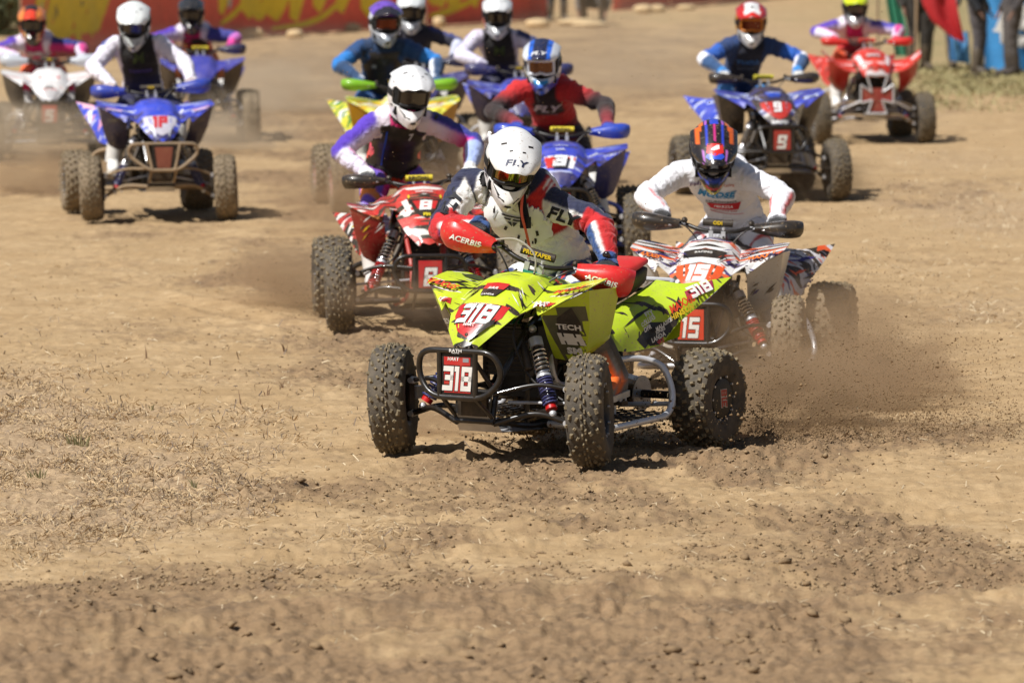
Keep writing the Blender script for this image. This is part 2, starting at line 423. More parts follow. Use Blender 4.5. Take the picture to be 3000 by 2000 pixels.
# ================================================================== WHEELS
FR, FW, RR, RW = .27, .18, .258, .24       # tyre radius and width, front and rear
def tyre_mesh(front, muddy):
    mb = MB(); mb.mat(M_MUDTYRE if muddy else M_RUBBER)
    if front:
        r, w, rim = FR - .012, FW / 2, .128
        prof = [(rim, .072), (rim + .012, .08), (.175, .089), (.205, .09), (.232, .083), (.248, .068), (.256, .04), (.258, 0)]
    else:
        r, w, rim = RR - .014, RW / 2, .118
        prof = [(rim, .10), (rim + .012, .109), (.165, .119), (.195, .121), (.222, .115), (.237, .095), (.243, .055), (.244, 0)]
    full = prof + [(a, -b) for a, b in reversed(prof[:-1])]
    mb.revolve(full, 48)
    mb.mat(M_KNOB)
    def knob(ang, x, d, dx, rr, h=.014, tilt=0., skew=0.):
        # block standing on the carcass at angle ang, offset x across; tilt leans it outward on the shoulder
        ca, sa = math.cos(ang), math.sin(ang)
        n = Vector((math.sin(tilt), math.cos(tilt) * ca, math.cos(tilt) * sa)); t = Vector((0, -sa, ca)); s = n.cross(t)
        c = Vector((x, rr * ca, rr * sa)); t2 = (t + s * skew).normalized(); s2 = n.cross(t2)
        P = []; h = h * random.uniform(.72, 1.12); d = d * random.uniform(.82, 1.12); dx = dx * random.uniform(.85, 1.1)
        for hh, k in ((-.006, 1.3), (h, .78)):
            for a, b in ((-1, -1), (1, -1), (1, 1), (-1, 1)): P.append(c + n * hh + t2 * (a * d / 2 * k) + s2 * (b * dx / 2 * k))
        mb.add(P, [(4, 5, 6, 7), (0, 1, 5, 4), (1, 2, 6, 5), (2, 3, 7, 6), (3, 0, 4, 7)])
    if front:
        N = 34
        for i in range(N):
            a = 2 * math.pi * i / N; h = math.pi / N
            knob(a, .008, .022, .010, .258, .012); knob(a + h, -.008, .022, .010, .258, .012)
            if i % 2 == 0:
                knob(a + h * .5, .031, .020, .013, .256, .011, skew=.5); knob(a + h * 1.5, -.031, .020, .013, .256, .011, skew=-.5)
                knob(a + h * 2.4, .042, .014, .014, .254, .010, skew=.9); knob(a + h * 3.4, -.042, .014, .014, .254, .010, skew=-.9)
                knob(a, .062, .026, .014, .249, .011, tilt=.55, skew=.3); knob(a + h, -.062, .026, .014, .249, .011, tilt=-.55, skew=-.3)
                knob(a + h * 2, .080, .016, .012, .236, .009, tilt=.95); knob(a + h * 3, -.080, .016, .012, .236, .009, tilt=-.95)
    else:
        N = 24
        for i in range(N):
            a = 2 * math.pi * i / N; h = math.pi / N
            for k, x in enumerate((0, .042, -.042)): knob(a + (h if k else 0), x, .018, .026, .244, .015, skew=.25 * (1 if x >= 0 else -1))
            for sx in (-1, 1):
                knob(a + h * .3, sx * .078, .020, .023, .240, .015, tilt=sx * .3)
                knob(a + h * 1.2, sx * .104, .024, .018, .230, .014, tilt=sx * .75)
                if i % 2: knob(a, sx * .117, .026, .018, .212, .010, tilt=sx * 1.2)
    return mb.mesh('tyre', 40, fixn=False)
def rim_mesh(front, m):
    mb = MB(); mb.mat(m)
    if front: R0, w = .130, .076; off = .025
    else: R0, w = .120, .102; off = .04
    mb.revolve([(R0 + .004, w), (R0 - .006, w - .004), (R0 - .02, w - .02), (R0 - .025, off), (.07, off - .004), (.055, off + .008), (.02, off + .01), (.001, off + .01)], 32)
    mb.revolve([(R0 + .004, -w), (R0 - .008, -w + .004), (R0 - .03, -w + .03), (R0 - .03, off - .006)], 32)
    mb.mat(M_ALU)
    for i in range(4): q = i * math.pi / 2; mb.cyl((off, .042 * math.cos(q), .042 * math.sin(q)), (off + .02, .042 * math.cos(q), .042 * math.sin(q)), .007, 6)
    for i in range(10):
        q = i * math.pi / 5; mb.cyl((w - .006, (R0 - .006) * math.cos(q), (R0 - .006) * math.sin(q)), (w + .006, (R0 - .006) * math.cos(q), (R0 - .006) * math.sin(q)), .006, 6)
    return mb.mesh('rim', 35)
def hub_mesh(front):
    mb = MB(); mb.mat(M_DARK); o = .03 if front else .045
    mb.revolve([(.001, o), (.034, o), (.034, o - .01), (.045, o - .02), (.045, -.03), (.03, -.045), (.001, -.045)], 20)
    if front:
        mb.mat(M_ALU); mb.revolve([(.085, -.018), (.085, -.022), (.045, -.022), (.045, -.018)], 28, closed=True)   # brake disc
    return mb.mesh('hub', 35)
WM = {}
def wheel_meshes(muddy, rimm):
    for fr in (True, False):
        if ('t', fr, muddy) not in WM: WM['t', fr, muddy] = tyre_mesh(fr, muddy)
        if ('r', fr, rimm.name) not in WM: WM['r', fr, rimm.name] = rim_mesh(fr, rimm)
        if ('h', fr) not in WM: WM['h', fr] = hub_mesh(fr)
def add_wheel(root, c, front, side, steer, spin, muddy, rimm, camber=0., c_={}):
    w = put('wheel', WM['h', front], root)
    w.location = c
    w.rotation_euler = Euler((spin, side * camber, steer + (0 if side > 0 else math.pi)))
    if not front and c_.get('flag'):
        mb = MB(); mb.mat(M_BLACK); mb.revolve([(.001, .106), (.085, .105), (.104, .098), (.108, .088)], 36); hc = mb.obj('hub_cap', w)
        mb = MB(); tr = bvh(hc.data); sticker(mb, mat('cap_white', '#d8d4cc', .5, dirt=.5), racing('318', .40, sx=.8), (.12, 0, 0), (0, 1, 0), (0, 0, 1), .056, tr, .001, R(95) - spin * 0); sticker(mb, mat('cap_red', '#c01c26', .5, dirt=.5), racing('318', .24, sx=.8), (.12, 0, 0), (0, 1, 0), (0, 0, 1), .056, tr, .002, R(95)); put('wheel_number', mb.mesh('wheel_number', 180, fixn=False), w)
    if not front and c_.get('rs'): w.scale = (c_['rs'] * .92, c_['rs'], c_['rs'])
    t = put('tyre', WM['t', front, muddy], w); r = put('rim', WM['r', front, rimm.name], w)
    return w

# ================================================================== QUAD BIKE
def build_quad(c):
    """local frame: front towards -Y, X across, Z up, origin on the ground between the axles"""
    g = lambda k, d=None: c.get(k, d)
    root = empty('sport_quad', c['label'], 'quad bike', group='racing quad bikes with riders')
    th = R(g('yaw', 0)); p = ground(*c['at'])                      # 'at' = ground point under the middle of the front axle
    off = Matrix.Rotation(th, 3, 'Z') @ Vector((g('dx', 0), -.635, 0))
    root.location = (p.x - off.x, p.y - off.y, g('z', 0)); root.rotation_euler = (0, 0, th)
    muddy = g('muddy', False); mtube = g('tube', M_BLACKM); main = g('main'); rimm = g('rim', M_BLACK)
    wheel_meshes(muddy, rimm)
    hf, hr, roll = g('hf', 0), g('hr', 0), R(g('roll', 0))        # suspension travel at each end, body roll
    pit = math.atan2(hr - hf, 1.27)
    B = Matrix.Translation((0, 0, (hf + hr) / 2)) @ Matrix.Rotation(roll, 4, 'Y') @ Matrix.Translation((0, 0, .4)) @ Matrix.Rotation(-pit, 4, 'X') @ Matrix.Translation((0, 0, -.4))
    c['B'] = B; c['root'] = root
    P = lambda name, mb, **k: mb.obj(name, root, mx=B, **k)
    PB = lambda name, mb, **k: mb.obj(name, root, mx=B @ Matrix.Translation((0, 0, g('bz', 0))), **k)
    tr_ = g('tr', .545); wx = g('wx', .94); wy = g('wy', .11); noz = g('noz', 0.)
    steer = R(g('steer', 0)); wl = {}
    for s in (-1, 1):
        fc = Vector((s * tr_, -.635, FR)); rc = Vector((s * .50, g('ry', .635), RR + g('rz', 0)))
        wf = add_wheel(root, fc, True, s, steer, random.uniform(0, 6), muddy, rimm, R(-3))
        wr = add_wheel(root, rc, False, s, 0, 0. if g('flag') else random.uniform(0, 6), muddy, rimm, 0., c)
        wl[s] = (wf, wr)
        # a-arms reach from the moving chassis to the wheel
        for zi, zo, ro, up in ((.29, .205, .014, .045), (.43, .365, .011, .03)):
            mb = MB(); mb.mat(g('arm', mtube)); o = Vector((s * (tr_ - .11), -.635, zo))
            for yi in (-.77, -.50):
                i_ = B @ Vector((s * .10, yi, zi)); mid = (i_ * .45 + o * .55) + Vector((0, 0, up))
                mb.tube(spline([i_, mid, o], 6), ro if zi < .4 else ro * .95, 10)
            mb.mat(M_ALU); mb.ball(o, .019, 10); mb.cyl(o + Vector((-s * .004, -.03, 0)), o + Vector((-s * .004, .03, 0)), .014, 10)
            if zi < .4:
                mb.mat(g('arm', mtube)); a_ = (B @ Vector((s * .10, -.72, zi))) * .4 + o * .6; b_ = (B @ Vector((s * .10, -.55, zi))) * .4 + o * .6
                mb.tube([a_ + Vector((0, 0, .04)), b_ + Vector((0, 0, .04))], .01, 8)
            mb.obj('a_arm', root)
        mb = MB(); mb.mat(M_DARK); mb.box((s * (tr_ - .09), -.635, .28), (.04, .05, .22), taper=.8); mb.cyl((s * (tr_ - .105), -.635, .27), (s * (tr_ - .025), -.635, .27), .03, 14)
        mb.mat(M_ALU); mb.box((s * (tr_ - .095), -.56, .30), (.03, .07, .06)); mb.obj('steering_knuckle', root)
        mb = MB(); mb.mat(M_ALU); mb.cyl(B @ Vector((s * .05, -.55, .37)), (s * (tr_ - .115), -.56, .29), .008, 8); mb.obj('tie_rod', root)
        # shock absorber
        top = B @ Vector((s * .155, -.50, .72)); bot = Vector((s * .36, -.66, .245)) ; d = (top - bot); L = d.length; d.normalize()
        q = d.to_track_quat('Z', 'Y').to_matrix()
        f = lambda x, y, z: bot + q @ Vector((x, y, z))
        mb = MB(); mb.mat(M_DARK); mb.tube([f(0, 0, L * .45), f(0, 0, L * .93)], .022, 14); mb.mat(M_CHROME); mb.tube([f(0, 0, .03), f(0, 0, L * .6)], .008, 10)
        mb.mat(M_ALU); mb.tube([f(0, 0, L * .78), f(0, 0, L * .88)], .034, 16); mb.tube([f(0, 0, L * .42), f(0, 0, L * .45)], .036, 16)
        mb.ball(f(0, 0, 0), .02, 10); mb.ball(f(0, 0, L), .02, 10)
        mb.mat(mat('shock_red', '#c01818', .4)); mb.tube([f(0, 0, .025), f(0, 0, .05)], .028, 14)
        sh = mb.obj('shock_absorber', root)
        mb = MB(); mb.mat(g('spring', mat('spring_blue', '#142a6e', .35, dirt=.2, coat=.4)))
        n = 9; mb.tube([f(.034 * math.cos(a), .034 * math.sin(a), .05 + (L * .42 - .05) * a / (2 * math.pi * n)) for a in np.linspace(0, 2 * math.pi * n, n * 12)], .0058, 6)
        mb.mat(M_CHROME); n = 6; mb.tube([f(.034 * math.cos(a), .034 * math.sin(a), L * .46 + (L * .30) * a / (2 * math.pi * n)) for a in np.linspace(0, 2 * math.pi * n, n * 12)], .005, 6)
        mb.obj('coil_spring', sh)
        mb = MB(); mb.mat(M_DARK); mb.tube([f(s * .055, -.03, L * .55), f(s * .055, -.03, L * .56), f(s * .055, -.03, L * .86)], [.016, .022, .022], 14)
        mb.mat(M_BLACK); mb.tube([f(s * .055, -.03, L * .85), f(0, 0, L * .9)], .01, 8); mb.obj('reservoir', sh)
        # nerf bar (side step guard) with heel net, foot peg
        nm = g('nerf', M_ALU); mb = MB(); mb.mat(nm)
        mb.tube(rpath([(s * .14, -.33, .25), (s * .44, -.30, .235), (s * .475, .25, .25), (s * .46, .33, .35), (s * .40, .33, .49), (s * .30, .26, .525), (s * .25, .10, .52)], .08, 5), .0165, 12)
        mb.tube([(s * .15, .33, .28), (s * .46, .335, .30)], .012, 8); mb.tube([(s * .25, .10, .52), (s * .26, .09, .24)], .012, 8); mb.tube([(s * .16, .09, .26), (s * .46, .05, .245)], .012, 8)
        P('nerf_bar', mb)
        mb = MB(); mb.mat(M_BLACK)
        for i in range(8): y = -.22 + i * .068; mb.box((s * .31, y, .262), (.30, .009, .006))
        for i in range(5): x = .2 + i * .06; mb.box((s * x, .02, .2655), (.009, .52, .005))
        P('heel_net', mb)
        mb = MB(); mb.mat(M_DARK); mb.box((s * .29, .03, .325), (.13, .06, .02)); mb.mat(M_ALU)
        for i in range(6): mb.box((s * (.235 + i * .022), .005, .34), (.006, .008, .016)); mb.box((s * (.235 + i * .022), .055, .34), (.006, .008, .016))
        mb.mat(M_DARK); mb.tube([(s * .12, .04, .30), (s * .24, .03, .32)], .016, 8)
        P('foot_peg', mb)
    # frame
    mb = MB(); mb.mat(g('frame', M_BLACKM))
    for s in (-1, 1):
        mb.tube(rpath([(s * .10, -.78, .30), (s * .11, -.45, .25), (s * .12, .30, .25), (s * .12, .42, .36), (s * .10, .40, .72)], .06), .015, 8)
        mb.tube(rpath([(s * .10, -.78, .30), (s * .10, -.74, .46), (s * .13, -.52, .72), (s * .08, -.25, .80), (s * .11, .30, .74), (s * .12, .80, .80)], .06), .014, 8)
        mb.tube([(s * .10, -.46, .26), (s * .12, -.50, .73)], .013, 8); mb.tube([(s * .10, -.76, .44), (s * .11, -.42, .45), (s * .11, -.15, .75)], .012, 8)
    for y, z in ((-.78, .30), (-.76, .44), (-.52, .73), (.42, .36), (.78, .80)): mb.tube([(-.11, y, z), (.11, y, z)], .013, 8)
    P('frame', mb)
    mb = MB(); mb.mat(M_DARK); mb.box((0, .05, .40), (.20, .34, .22)); mb.box((0, -.06, .56), (.15, .16, .18), taper=.85); mb.box((0, -.07, .68), (.17, .19, .07), taper=.8)
    for i in range(5): mb.box((0, -.06, .50 + i * .03), (.19, .19, .008))
    for s in (-1, 1): mb.cyl((s * .10, .0, .38), (s * .145, .0, .38), .085, 24); mb.cyl((s * .10, .16, .42), (s * .135, .16, .42), .05, 20)
    mb.mat(M_ALU); mb.cyl((.146, 0, .38), (.150, 0, .38), .06, 24); mb.tube(spline([(.05, -.15, .66), (.11, -.27, .55), (.13, -.2, .42), (.14, .1, .47), (.15, .4, .6)]), .02, 12)
    P('engine', mb)
    mb = MB(); mb.mat(M_BLACK); mb.box((0, -.47, .60), (.26, .035, .22)); mb.box((0, -.30, .55), (.24, .18, .34)); mb.mat(M_DARK)
    for i in range(9): mb.box((0, -.49, .51 + i * .022), (.22, .006, .006))
    mb.mat(M_BLACK)
    for s in (-1, 1): mb.tube(spline([(s * .1, -.46, .52), (s * .13, -.3, .46), (s * .08, -.12, .5)]), .014, 8); mb.tube(spline([(s * .05, -.3, .98), (s * .13, -.5, .85), (s * .12, -.62, .7), (s * .2, -.6, .5), (s * .38, -.6, .4)]), .006, 6)
    P('radiator', mb)
    mb = MB(); mb.mat(M_ALU); mb.add([(-.11, -.80, .335), (.11, -.80, .335), (.12, -.72, .245), (-.12, -.72, .245), (-.12, -.30, .225), (.12, -.30, .225)], [(0, 1, 2, 3), (3, 2, 5, 4)])
    mb.mat(M_DARK); mb.box((0, -.79, .38), (.16, .02, .11)); mb.box((0, -.1, .222), (.22, .5, .008))
    P('skid_plate', mb)
    # rear: swing arm, axle, sprocket, shock, grab bar, exhaust
    mb = MB(); mb.mat(M_ALU)
    for s in (-1, 1): mb.tube([(s * .11, .25, .36), (s * .10, .50, .30), (s * .07, .66, .27)], [.026, .03, .03], 8)
    mb.obj('swing_arm', root)
    mb = MB(); mb.mat(M_DARK); ay, az = g('ry', .635), RR + g('rz', 0); mb.cyl((-.45, ay, az), (.45, ay, az), .02, 12); mb.cyl((-.09, ay, az), (.09, ay, az), .05, 16); mb.mat(M_ALU); mb.cyl((-.135, ay, az), (-.13, ay, az), .10, 30); mb.cyl((.13, ay, az), (.135, ay, az), .09, 30)
    mb.obj('rear_axle', root)
    mb = MB(); mb.mat(M_ALU); mb.tube(rpath([(-.12, .80, .80), (-.12, .96, .84), (.12, .96, .84), (.12, .80, .80)], .05), .012, 8); P('grab_bar', mb)
    mb = MB(); mb.mat(M_ALU); mb.tube([(.15, .42, .62), (.16, .80, .70)], [.045, .05], 20); mb.mat(M_DARK); mb.tube([(.16, .80, .70), (.162, .85, .71)], [.05, .03], 20); P('exhaust', mb)
    # ---- front bumper and number plate
    bm_ = g('bumper', M_BLACKM); st = g('bstyle', 'loop'); mb = MB(); mb.mat(bm_)
    bz = g('bz', 0.)
    if st == 'loop':
        mb.tube(rpath([(-.20, -.93, .645), (.20, -.93, .645), (.235, -.90, .53), (.15, -.93, .425), (-.15, -.93, .425), (-.235, -.90, .53)], .075, 5, closed=True), .0145, 12, closed=True)
        for s in (-1, 1):
            mb.tube([(s * .098, -.93, .645), (s * .098, -.93, .425)], .013, 10); mb.tube(rpath([(s * .098, -.93, .60), (s * .10, -.78, .46)], .02), .011, 8); mb.tube([(s * .09, -.93, .43), (s * .10, -.78, .32)], .011, 8)
    elif st == 'trap':
        mb.tube(rpath([(-.27, -.90, .64), (.27, -.90, .64), (.28, -.88, .55), (.12, -.93, .43), (-.12, -.93, .43), (-.28, -.88, .55)], .06, 5, closed=True), .014, 12, closed=True)
        for s in (-1, 1):
            mb.tube([(s * .135, -.905, .64), (s * .09, -.93, .43)], .013, 10); mb.tube([(s * .10, -.93, .43), (s * .10, -.78, .32)], .011, 8); mb.tube([(s * .13, -.9, .63), (s * .10, -.74, .46)], .011, 8)
    else:
        for a, b in (((.11, .72), (.055, .54)), ((.055, .54), (.17, .62)), ((.17, .62), (.17, .43)), ((.17, .43), (.05, .46)), ((.05, .46), (.10, .32))):
            for s in (-1, 1): mb.tube([(s * a[0], -.93, a[1]), (s * b[0], -.93, b[1])], .010, 10)
        for s in (-1, 1): mb.tube([(s * .10, -.93, .32), (s * .10, -.78, .30)], .012, 8)
        mb.tube([(-.11, -.93, .72), (.11, -.93, .72)], .013, 10); mb.tube([(-.10, -.93, .32), (.10, -.93, .32)], .013, 10)
        for s in (-1, 1): mb.tube([(s * .17, -.93, .45), (s * .36, -.85, .36)], .011, 10)
        mb.mat(mat('cross_red', '#8e1a1c', .5, dirt=.3)); mb.add([(-.155, -.925, .585), (.155, -.925, .585), (.155, -.925, .445), (-.155, -.925, .445), (-.05, -.921, .52), (.05, -.921, .52), (.09, -.921, .34), (-.09, -.921, .34)], [(0, 1, 2, 3), (4, 5, 6, 7)])
    PB('front_bumper', mb)
    if g('plate') is not None:
        pc = g('platec', '#b8161f'); mb = MB(); mb.mat(M_BLACK); mb.box((0, -.925, .532), (.19, .008, .20))
        pl = PB('number_plate', mb)
        mb = MB(); X, Y, Z = Vector((1, 0, 0)), Vector((0, 0, 1)), None
        tp = 1. if st == 'loop' else .72
        sticker(mb, decalm(pc), poly2d([(-.5 * tp, -.58), (.5 * tp, -.58), (.5, .58), (-.5, .58)], 0), (0, -.9305, .532), X, Y, .145, None)
        if c['plate']:
            sx_ = .70 if len(c['plate']) > 2 else (.72 if len(c['plate']) == 2 else .95)
            sticker(mb, M_BLACK, racing(c['plate'], .30, sx=sx_), (0, -.9312, .515), X, Y, .112, None, .0008)
            sticker(mb, decalm('#e9e6df'), racing(c['plate'], .21, sx=sx_), (0, -.9312, .515), X, Y, .112, None, .002)
        for t, z, s_ in g('ptext', ()): sticker(mb, decalm('#e9e6df'), text2d(t, .02, .1), (-.02, -.9312, z), X, Y, s_, None, .002)
        if g('flag'):
            sticker(mb, decalm('#8f8f96'), poly2d([(-.5, -.3), (.5, -.3), (.5, .3), (-.5, .3)], 0), (.048, -.9312, .603), X, Y, .032, None, .002)
            sticker(mb, decalm('#e9e6df'), text2d('RATH', .02, .0, 1.3), (-.0, -.9455, .648), X, Y, .015, None, .002)
            sticker(mb, decalm('#e9e6df'), text2d('RACING', .01, .0, 1.3), (-.0, -.9455, .637), X, Y, .006, None, .002)
        mb.mesh
        lo = put('lettering', mb.mesh('lettering', 180, fixn=False), pl)
    # ---- bodywork
    kk = g('kit'); kw = g('kitw', kk); wingm = kit(g('wing', main), kw) if kw else plastic(g('wing', main)); mainm = kit(main, kk) if kk else plastic(main); panm = kit(g('panel', main), g('kitp')) if g('kitp') else plastic(g('panel', main), .16); wz = g('wingz', 0.); hxs = g('hoodx', 1.)
    DIRT = g('dirt', .35)
    if g('style', 'angular') == 'angular':
        V = [(0, -.885, .655), (0, -.80, .775), (0, -.67, .875), (0, -.50, .955), (0, -.38, .98),          # 0-4 centre line
             (.040, -.865, .672), (.070, -.80, .768), (.095, -.67, .862), (.115, -.50, .94), (.115, -.38, .96),  # 5-9
             (.055, -.862, .645), (.130, -.795, .725), (.175, -.70, .792), (.185, -.52, .862), (.165, -.38, .915)]   # 10-14
        V = [(x * hxs, y, z + noz * float(smoothstep(-.45, -.88, y))) for x, y, z in V]
        F = [(0, 1, 6, 5), (1, 2, 7, 6), (2, 3, 8, 7), (3, 4, 9, 8), (5, 6, 11, 10), (6, 7, 12, 11), (7, 8, 13, 12), (8, 9, 14, 13)]
        hood = sheet(V, F, 'nose_cover', mainm, crease=.55)
        for s in (-1, 1):
            # wing: arch over the wheel gap, low inner point, raised tip
            W = [(.172 * hxs, -.70, .787), (.182 * hxs, -.52, .857), (.16 * hxs, -.38, .91),
                 (.255, -.735, .842), (.265, -.55, .895), (.25, -.38, .92),
                 (.272, -.775, .795), (.335, -.70, .862), (.32, -.52, .915), (.31, -.38, .93),
                 (.40, -.69, .868), (.505, -.62, .925), (.50, -.44, .955), (.42, -.36, .945)]
            Fw = [(0, 1, 4, 3), (1, 2, 5, 4), (3, 4, 8, 7), (4, 5, 9, 8), (6, 3, 7), (6, 7, 10), (7, 8, 12, 11), (7, 11, 10), (8, 9, 13, 12)]
            W = [(s * a * (1 + (wx - 1) * float(smoothstep(.2, .4, a))), b + wy * float(smoothstep(.19, .29, a)), z + wz * float(smoothstep(.2, .35, a))) for a, b, z in W]
            wg = sheet(W, Fw, 'front_fender', wingm, mirror=False, crease=.5)
            Q = [(.262, -.745, .80), (.385, -.685, .858), (.492, -.615, .912), (.245, -.665, .69), (.35, -.61, .69), (.455, -.55, .74),
                 (.225, -.56, .575), (.32, -.52, .56), (.395, -.49, .60), (.24, -.28, .56), (.39, -.26, .65), (.465, -.28, .90)]
            Fq = [(0, 1, 4, 3), (1, 2, 5, 4), (3, 4, 7, 6), (4, 5, 8, 7), (6, 7, 9), (5, 10, 8), (5, 2, 11, 10), (7, 8, 10, 9)]
            Q = [(s * a * (1 + (wx - 1) * float(smoothstep(.2, .4, a))), b + wy, z + wz * .9) for a, b, z in Q]
            pn = sheet(Q, Fq, 'fender_panel', panm, mirror=False, crease=.6)
            wo = put('front_fender', wg, root, B); po = put('inner_fender', pn, root, B)
            c['wingo', s] = (wo, wg, bvh(wg)); c['pano', s] = (po, pn, bvh(pn))
    else:   # rounded nose with horn-shaped fenders
        V = [(0, -.84, .70), (0, -.80, .82), (0, -.68, .92), (0, -.50, .98), (0, -.38, .99),
             (.07, -.83, .70), (.10, -.79, .81), (.12, -.67, .90), (.13, -.50, .95), (.12, -.38, .96),
             (.12, -.80, .70), (.17, -.76, .78), (.20, -.65, .84), (.20, -.50, .88), (.17, -.38, .90)]
        F = [(0, 1, 6, 5), (1, 2, 7, 6), (2, 3, 8, 7), (3, 4, 9, 8), (5, 6, 11, 10), (6, 7, 12, 11), (7, 8, 13, 12), (8, 9, 14, 13)]
        hood = sheet(V, F, 'nose_cover', mainm, crease=.15)
        for s in (-1, 1):
            W = [(.18, -.74, .74), (.20, -.55, .82), (.17, -.38, .86), (.28, -.76, .74), (.30, -.56, .82), (.29, -.36, .85),
                 (.40, -.74, .81), (.42, -.54, .87), (.41, -.34, .87), (.49, -.70, .90), (.52, -.52, .99), (.50, -.36, .93)]
            Fw = [(0, 1, 4, 3), (1, 2, 5, 4), (3, 4, 7, 6), (4, 5, 8, 7), (6, 7, 10, 9), (7, 8, 11, 10)]
            wg = sheet([(s * a, b, z) for a, b, z in W], Fw, 'front_fender', wingm, mirror=False, crease=.1)
            Q = [(.25, -.75, .74), (.40, -.73, .80), (.48, -.69, .88), (.28, -.62, .60), (.36, -.60, .60), (.44, -.58, .66), (.28, -.50, .52), (.38, -.48, .55), (.47, -.46, .70)]
            Fq = [(0, 1, 4, 3), (1, 2, 5, 4), (3, 4, 7, 6), (4, 5, 8, 7)]
            pn = sheet([(s * a, b, z) for a, b, z in Q], Fq, 'fender_panel', panm, mirror=False, crease=.2)
            wo = put('front_fender', wg, root, B); po = put('inner_fender', pn, root, B)
            c['wingo', s] = (wo, wg, bvh(wg)); c['pano', s] = (po, pn, bvh(pn))
    if g('flag'):
        for x, y, z in ((.07, -.58, 1.1), (-.07, -.58, 1.1), (.33, -.48, 1.1), (-.33, -.48, 1.1), (.46, -.55, 1.1), (-.46, -.55, 1.1), (.0, -.845, 1.1)):
            tb = c['wingo', 1 if x > 0 else -1][2] if abs(x) > .2 else bvh(hood); h_ = tb.ray_cast(Vector((x, y, z)), Vector((0, 0, -1)), 1)
            if h_[0] is None: continue
            nn_ = h_[1] if h_[1].z > 0 else -h_[1]; mb = MB(); mb.mat(M_DARK); mb.tube([h_[0], h_[0] + nn_ * .004, h_[0] + nn_ * .007], [.009, .009, .004], 10); P('bolt', mb)
    ho = put('nose_cover', hood, root, B); c['hood'] = (ho, hood, bvh(hood))
    # tank cover
    T = [(0, -.36, .975), (0, -.22, .965), (0, -.05, .93), (0, .10, .885), (.09, -.36, .955), (.115, -.22, .94), (.105, -.05, .91), (.08, .10, .87),
         (.155, -.34, .90), (.175, -.20, .87), (.14, -.04, .84), (.10, .12, .82), (.19, -.30, .74), (.20, -.17, .70), (.155, -.02, .72), (.12, .14, .74)]
    Ft = [(i + 4 * k, i + 1 + 4 * k, i + 5 + 4 * k, i + 4 + 4 * k) for k in range(3) for i in range(3)]
    tk = sheet(T, Ft, 'tank_cover', plastic(g('tank', main)), crease=.2)
    to = put('tank_cover', tk, root, B); c['tanko'] = (to, tk, bvh(tk))
    # seat
    rings = []
    for y, z, w, h in ((-.04, .90, .06, .05), (.05, .885, .085, .07), (.20, .87, .105, .085), (.38, .875, .12, .085), (.55, .90, .125, .075), (.68, .925, .11, .06), (.74, .93, .08, .03)):
        rings.append([(w * math.copysign(abs(math.cos(q)) ** .6, math.cos(q)), y, z + (h / 2 * math.copysign(abs(math.sin(q)) ** .6, math.sin(q)) if math.sin(q) > 0 else h * 1.3 * math.copysign(abs(math.sin(q)) ** .6, math.sin(q))) - .02) for q in np.linspace(0, 2 * math.pi, 20, endpoint=False)])
    mb = MB(); mb.mat(M_SEAT); mb.loft(rings); so = P('seat', mb, angle=60)
    if g('seatred'):
        rr = [[((x * 1.06), y, z + .012 + .03 * float(smoothstep(.2, .5, y))) for x, y, z in r] for r in rings[2:]]
        rr = [r[:11] for r in rr]
        mb = MB(); mb.mat(mat('seat_red', g('seatred'), .5, dirt=.2)); mb.loft(rr, cap=False, closed=False); put('seat_cover', mb.mesh('seat_cover', 60), root, B)
    # rear fenders
    for s in (-1, 1):
        V = [(.10, .08, .70), (.125, .42, .775), (.14, .72, .86),
             (.17, .06, .69), (.23, .40, .77), (.32, .66, .85), (.475, .88, .875),
             (.23, .02, .63), (.30, .36, .70), (.385, .58, .79),
             (.25, -.02, .59), (.285, .18, .555), (.345, .40, .57), (.39, .50, .68), (.44, .70, .78)]
        F = [(0, 1, 4, 3), (1, 2, 5, 4), (3, 4, 8, 7), (4, 5, 9, 8), (7, 8, 11, 10), (8, 12, 11), (8, 9, 13, 12), (5, 6, 14, 9), (9, 14, 13)]
        rf = sheet([(s * a, b, z) for a, b, z in V], F, 'rear_fender', kit(g('rear', main), g('kitr', kk)) if g('kitr', kk) else plastic(g('rear', main)), mirror=False, crease=.45)
        ro = put('rear_fender', rf, root, B); c['rearo', s] = (ro, rf, bvh(rf))
        mb = MB(); mb.mat(panm if g('panel') else mainm); mb.add([(s * .18, .60, .80), (s * .34, .64, .82), (s * .35, .58, .60), (s * .20, .52, .54)], [(0, 1, 2, 3)]); P('mud_flap', mb)
    # ---- steering: stem, bar, pad, grips, levers, guards
    bs = R(g('bsteer', g('steer', 0))); br = R(g('broll', 0))
    ax = Vector((0, .36, .93)).normalized(); piv = Vector((0, -.24, .955 + g('barz', 0)))
    H = Matrix.Translation(piv) @ Matrix.Rotation(br, 4, 'Y') @ Matrix.Rotation(bs, 4, ax) @ Matrix.Translation((0, 0, 0))
    c['H'] = B @ H
    PH = lambda name, mb, **k: mb.obj(name, root, mx=B @ H, **k)
    mb = MB(); mb.mat(g('stem', M_DARK)); mb.tube([(0, -.15, -.34), (0, 0, 0)], .019, 12); mb.box((0, 0, 0), (.09, .05, .03)); mb.box((0, -.03, -.12), (.07, .05, .04))
    mb.mat(M_ALU)
    for s in (-1, 1): mb.box((s * .035, 0, .03), (.024, .04, .05)); mb.cyl((s * .035, 0, .05), (s * .035, 0, .075), .009, 8)
    PH('steering_stem', mb)
    mb = MB(); mb.mat(g('bar', M_BLACKM))
    hb = rpath([(-.405, .075, .085), (-.20, .045, .085), (-.085, 0, .05), (.085, 0, .05), (.20, .045, .085), (.405, .075, .085)], .05)
    mb.tube(hb, .0125, 12); ho_ = PH('handlebar', mb)
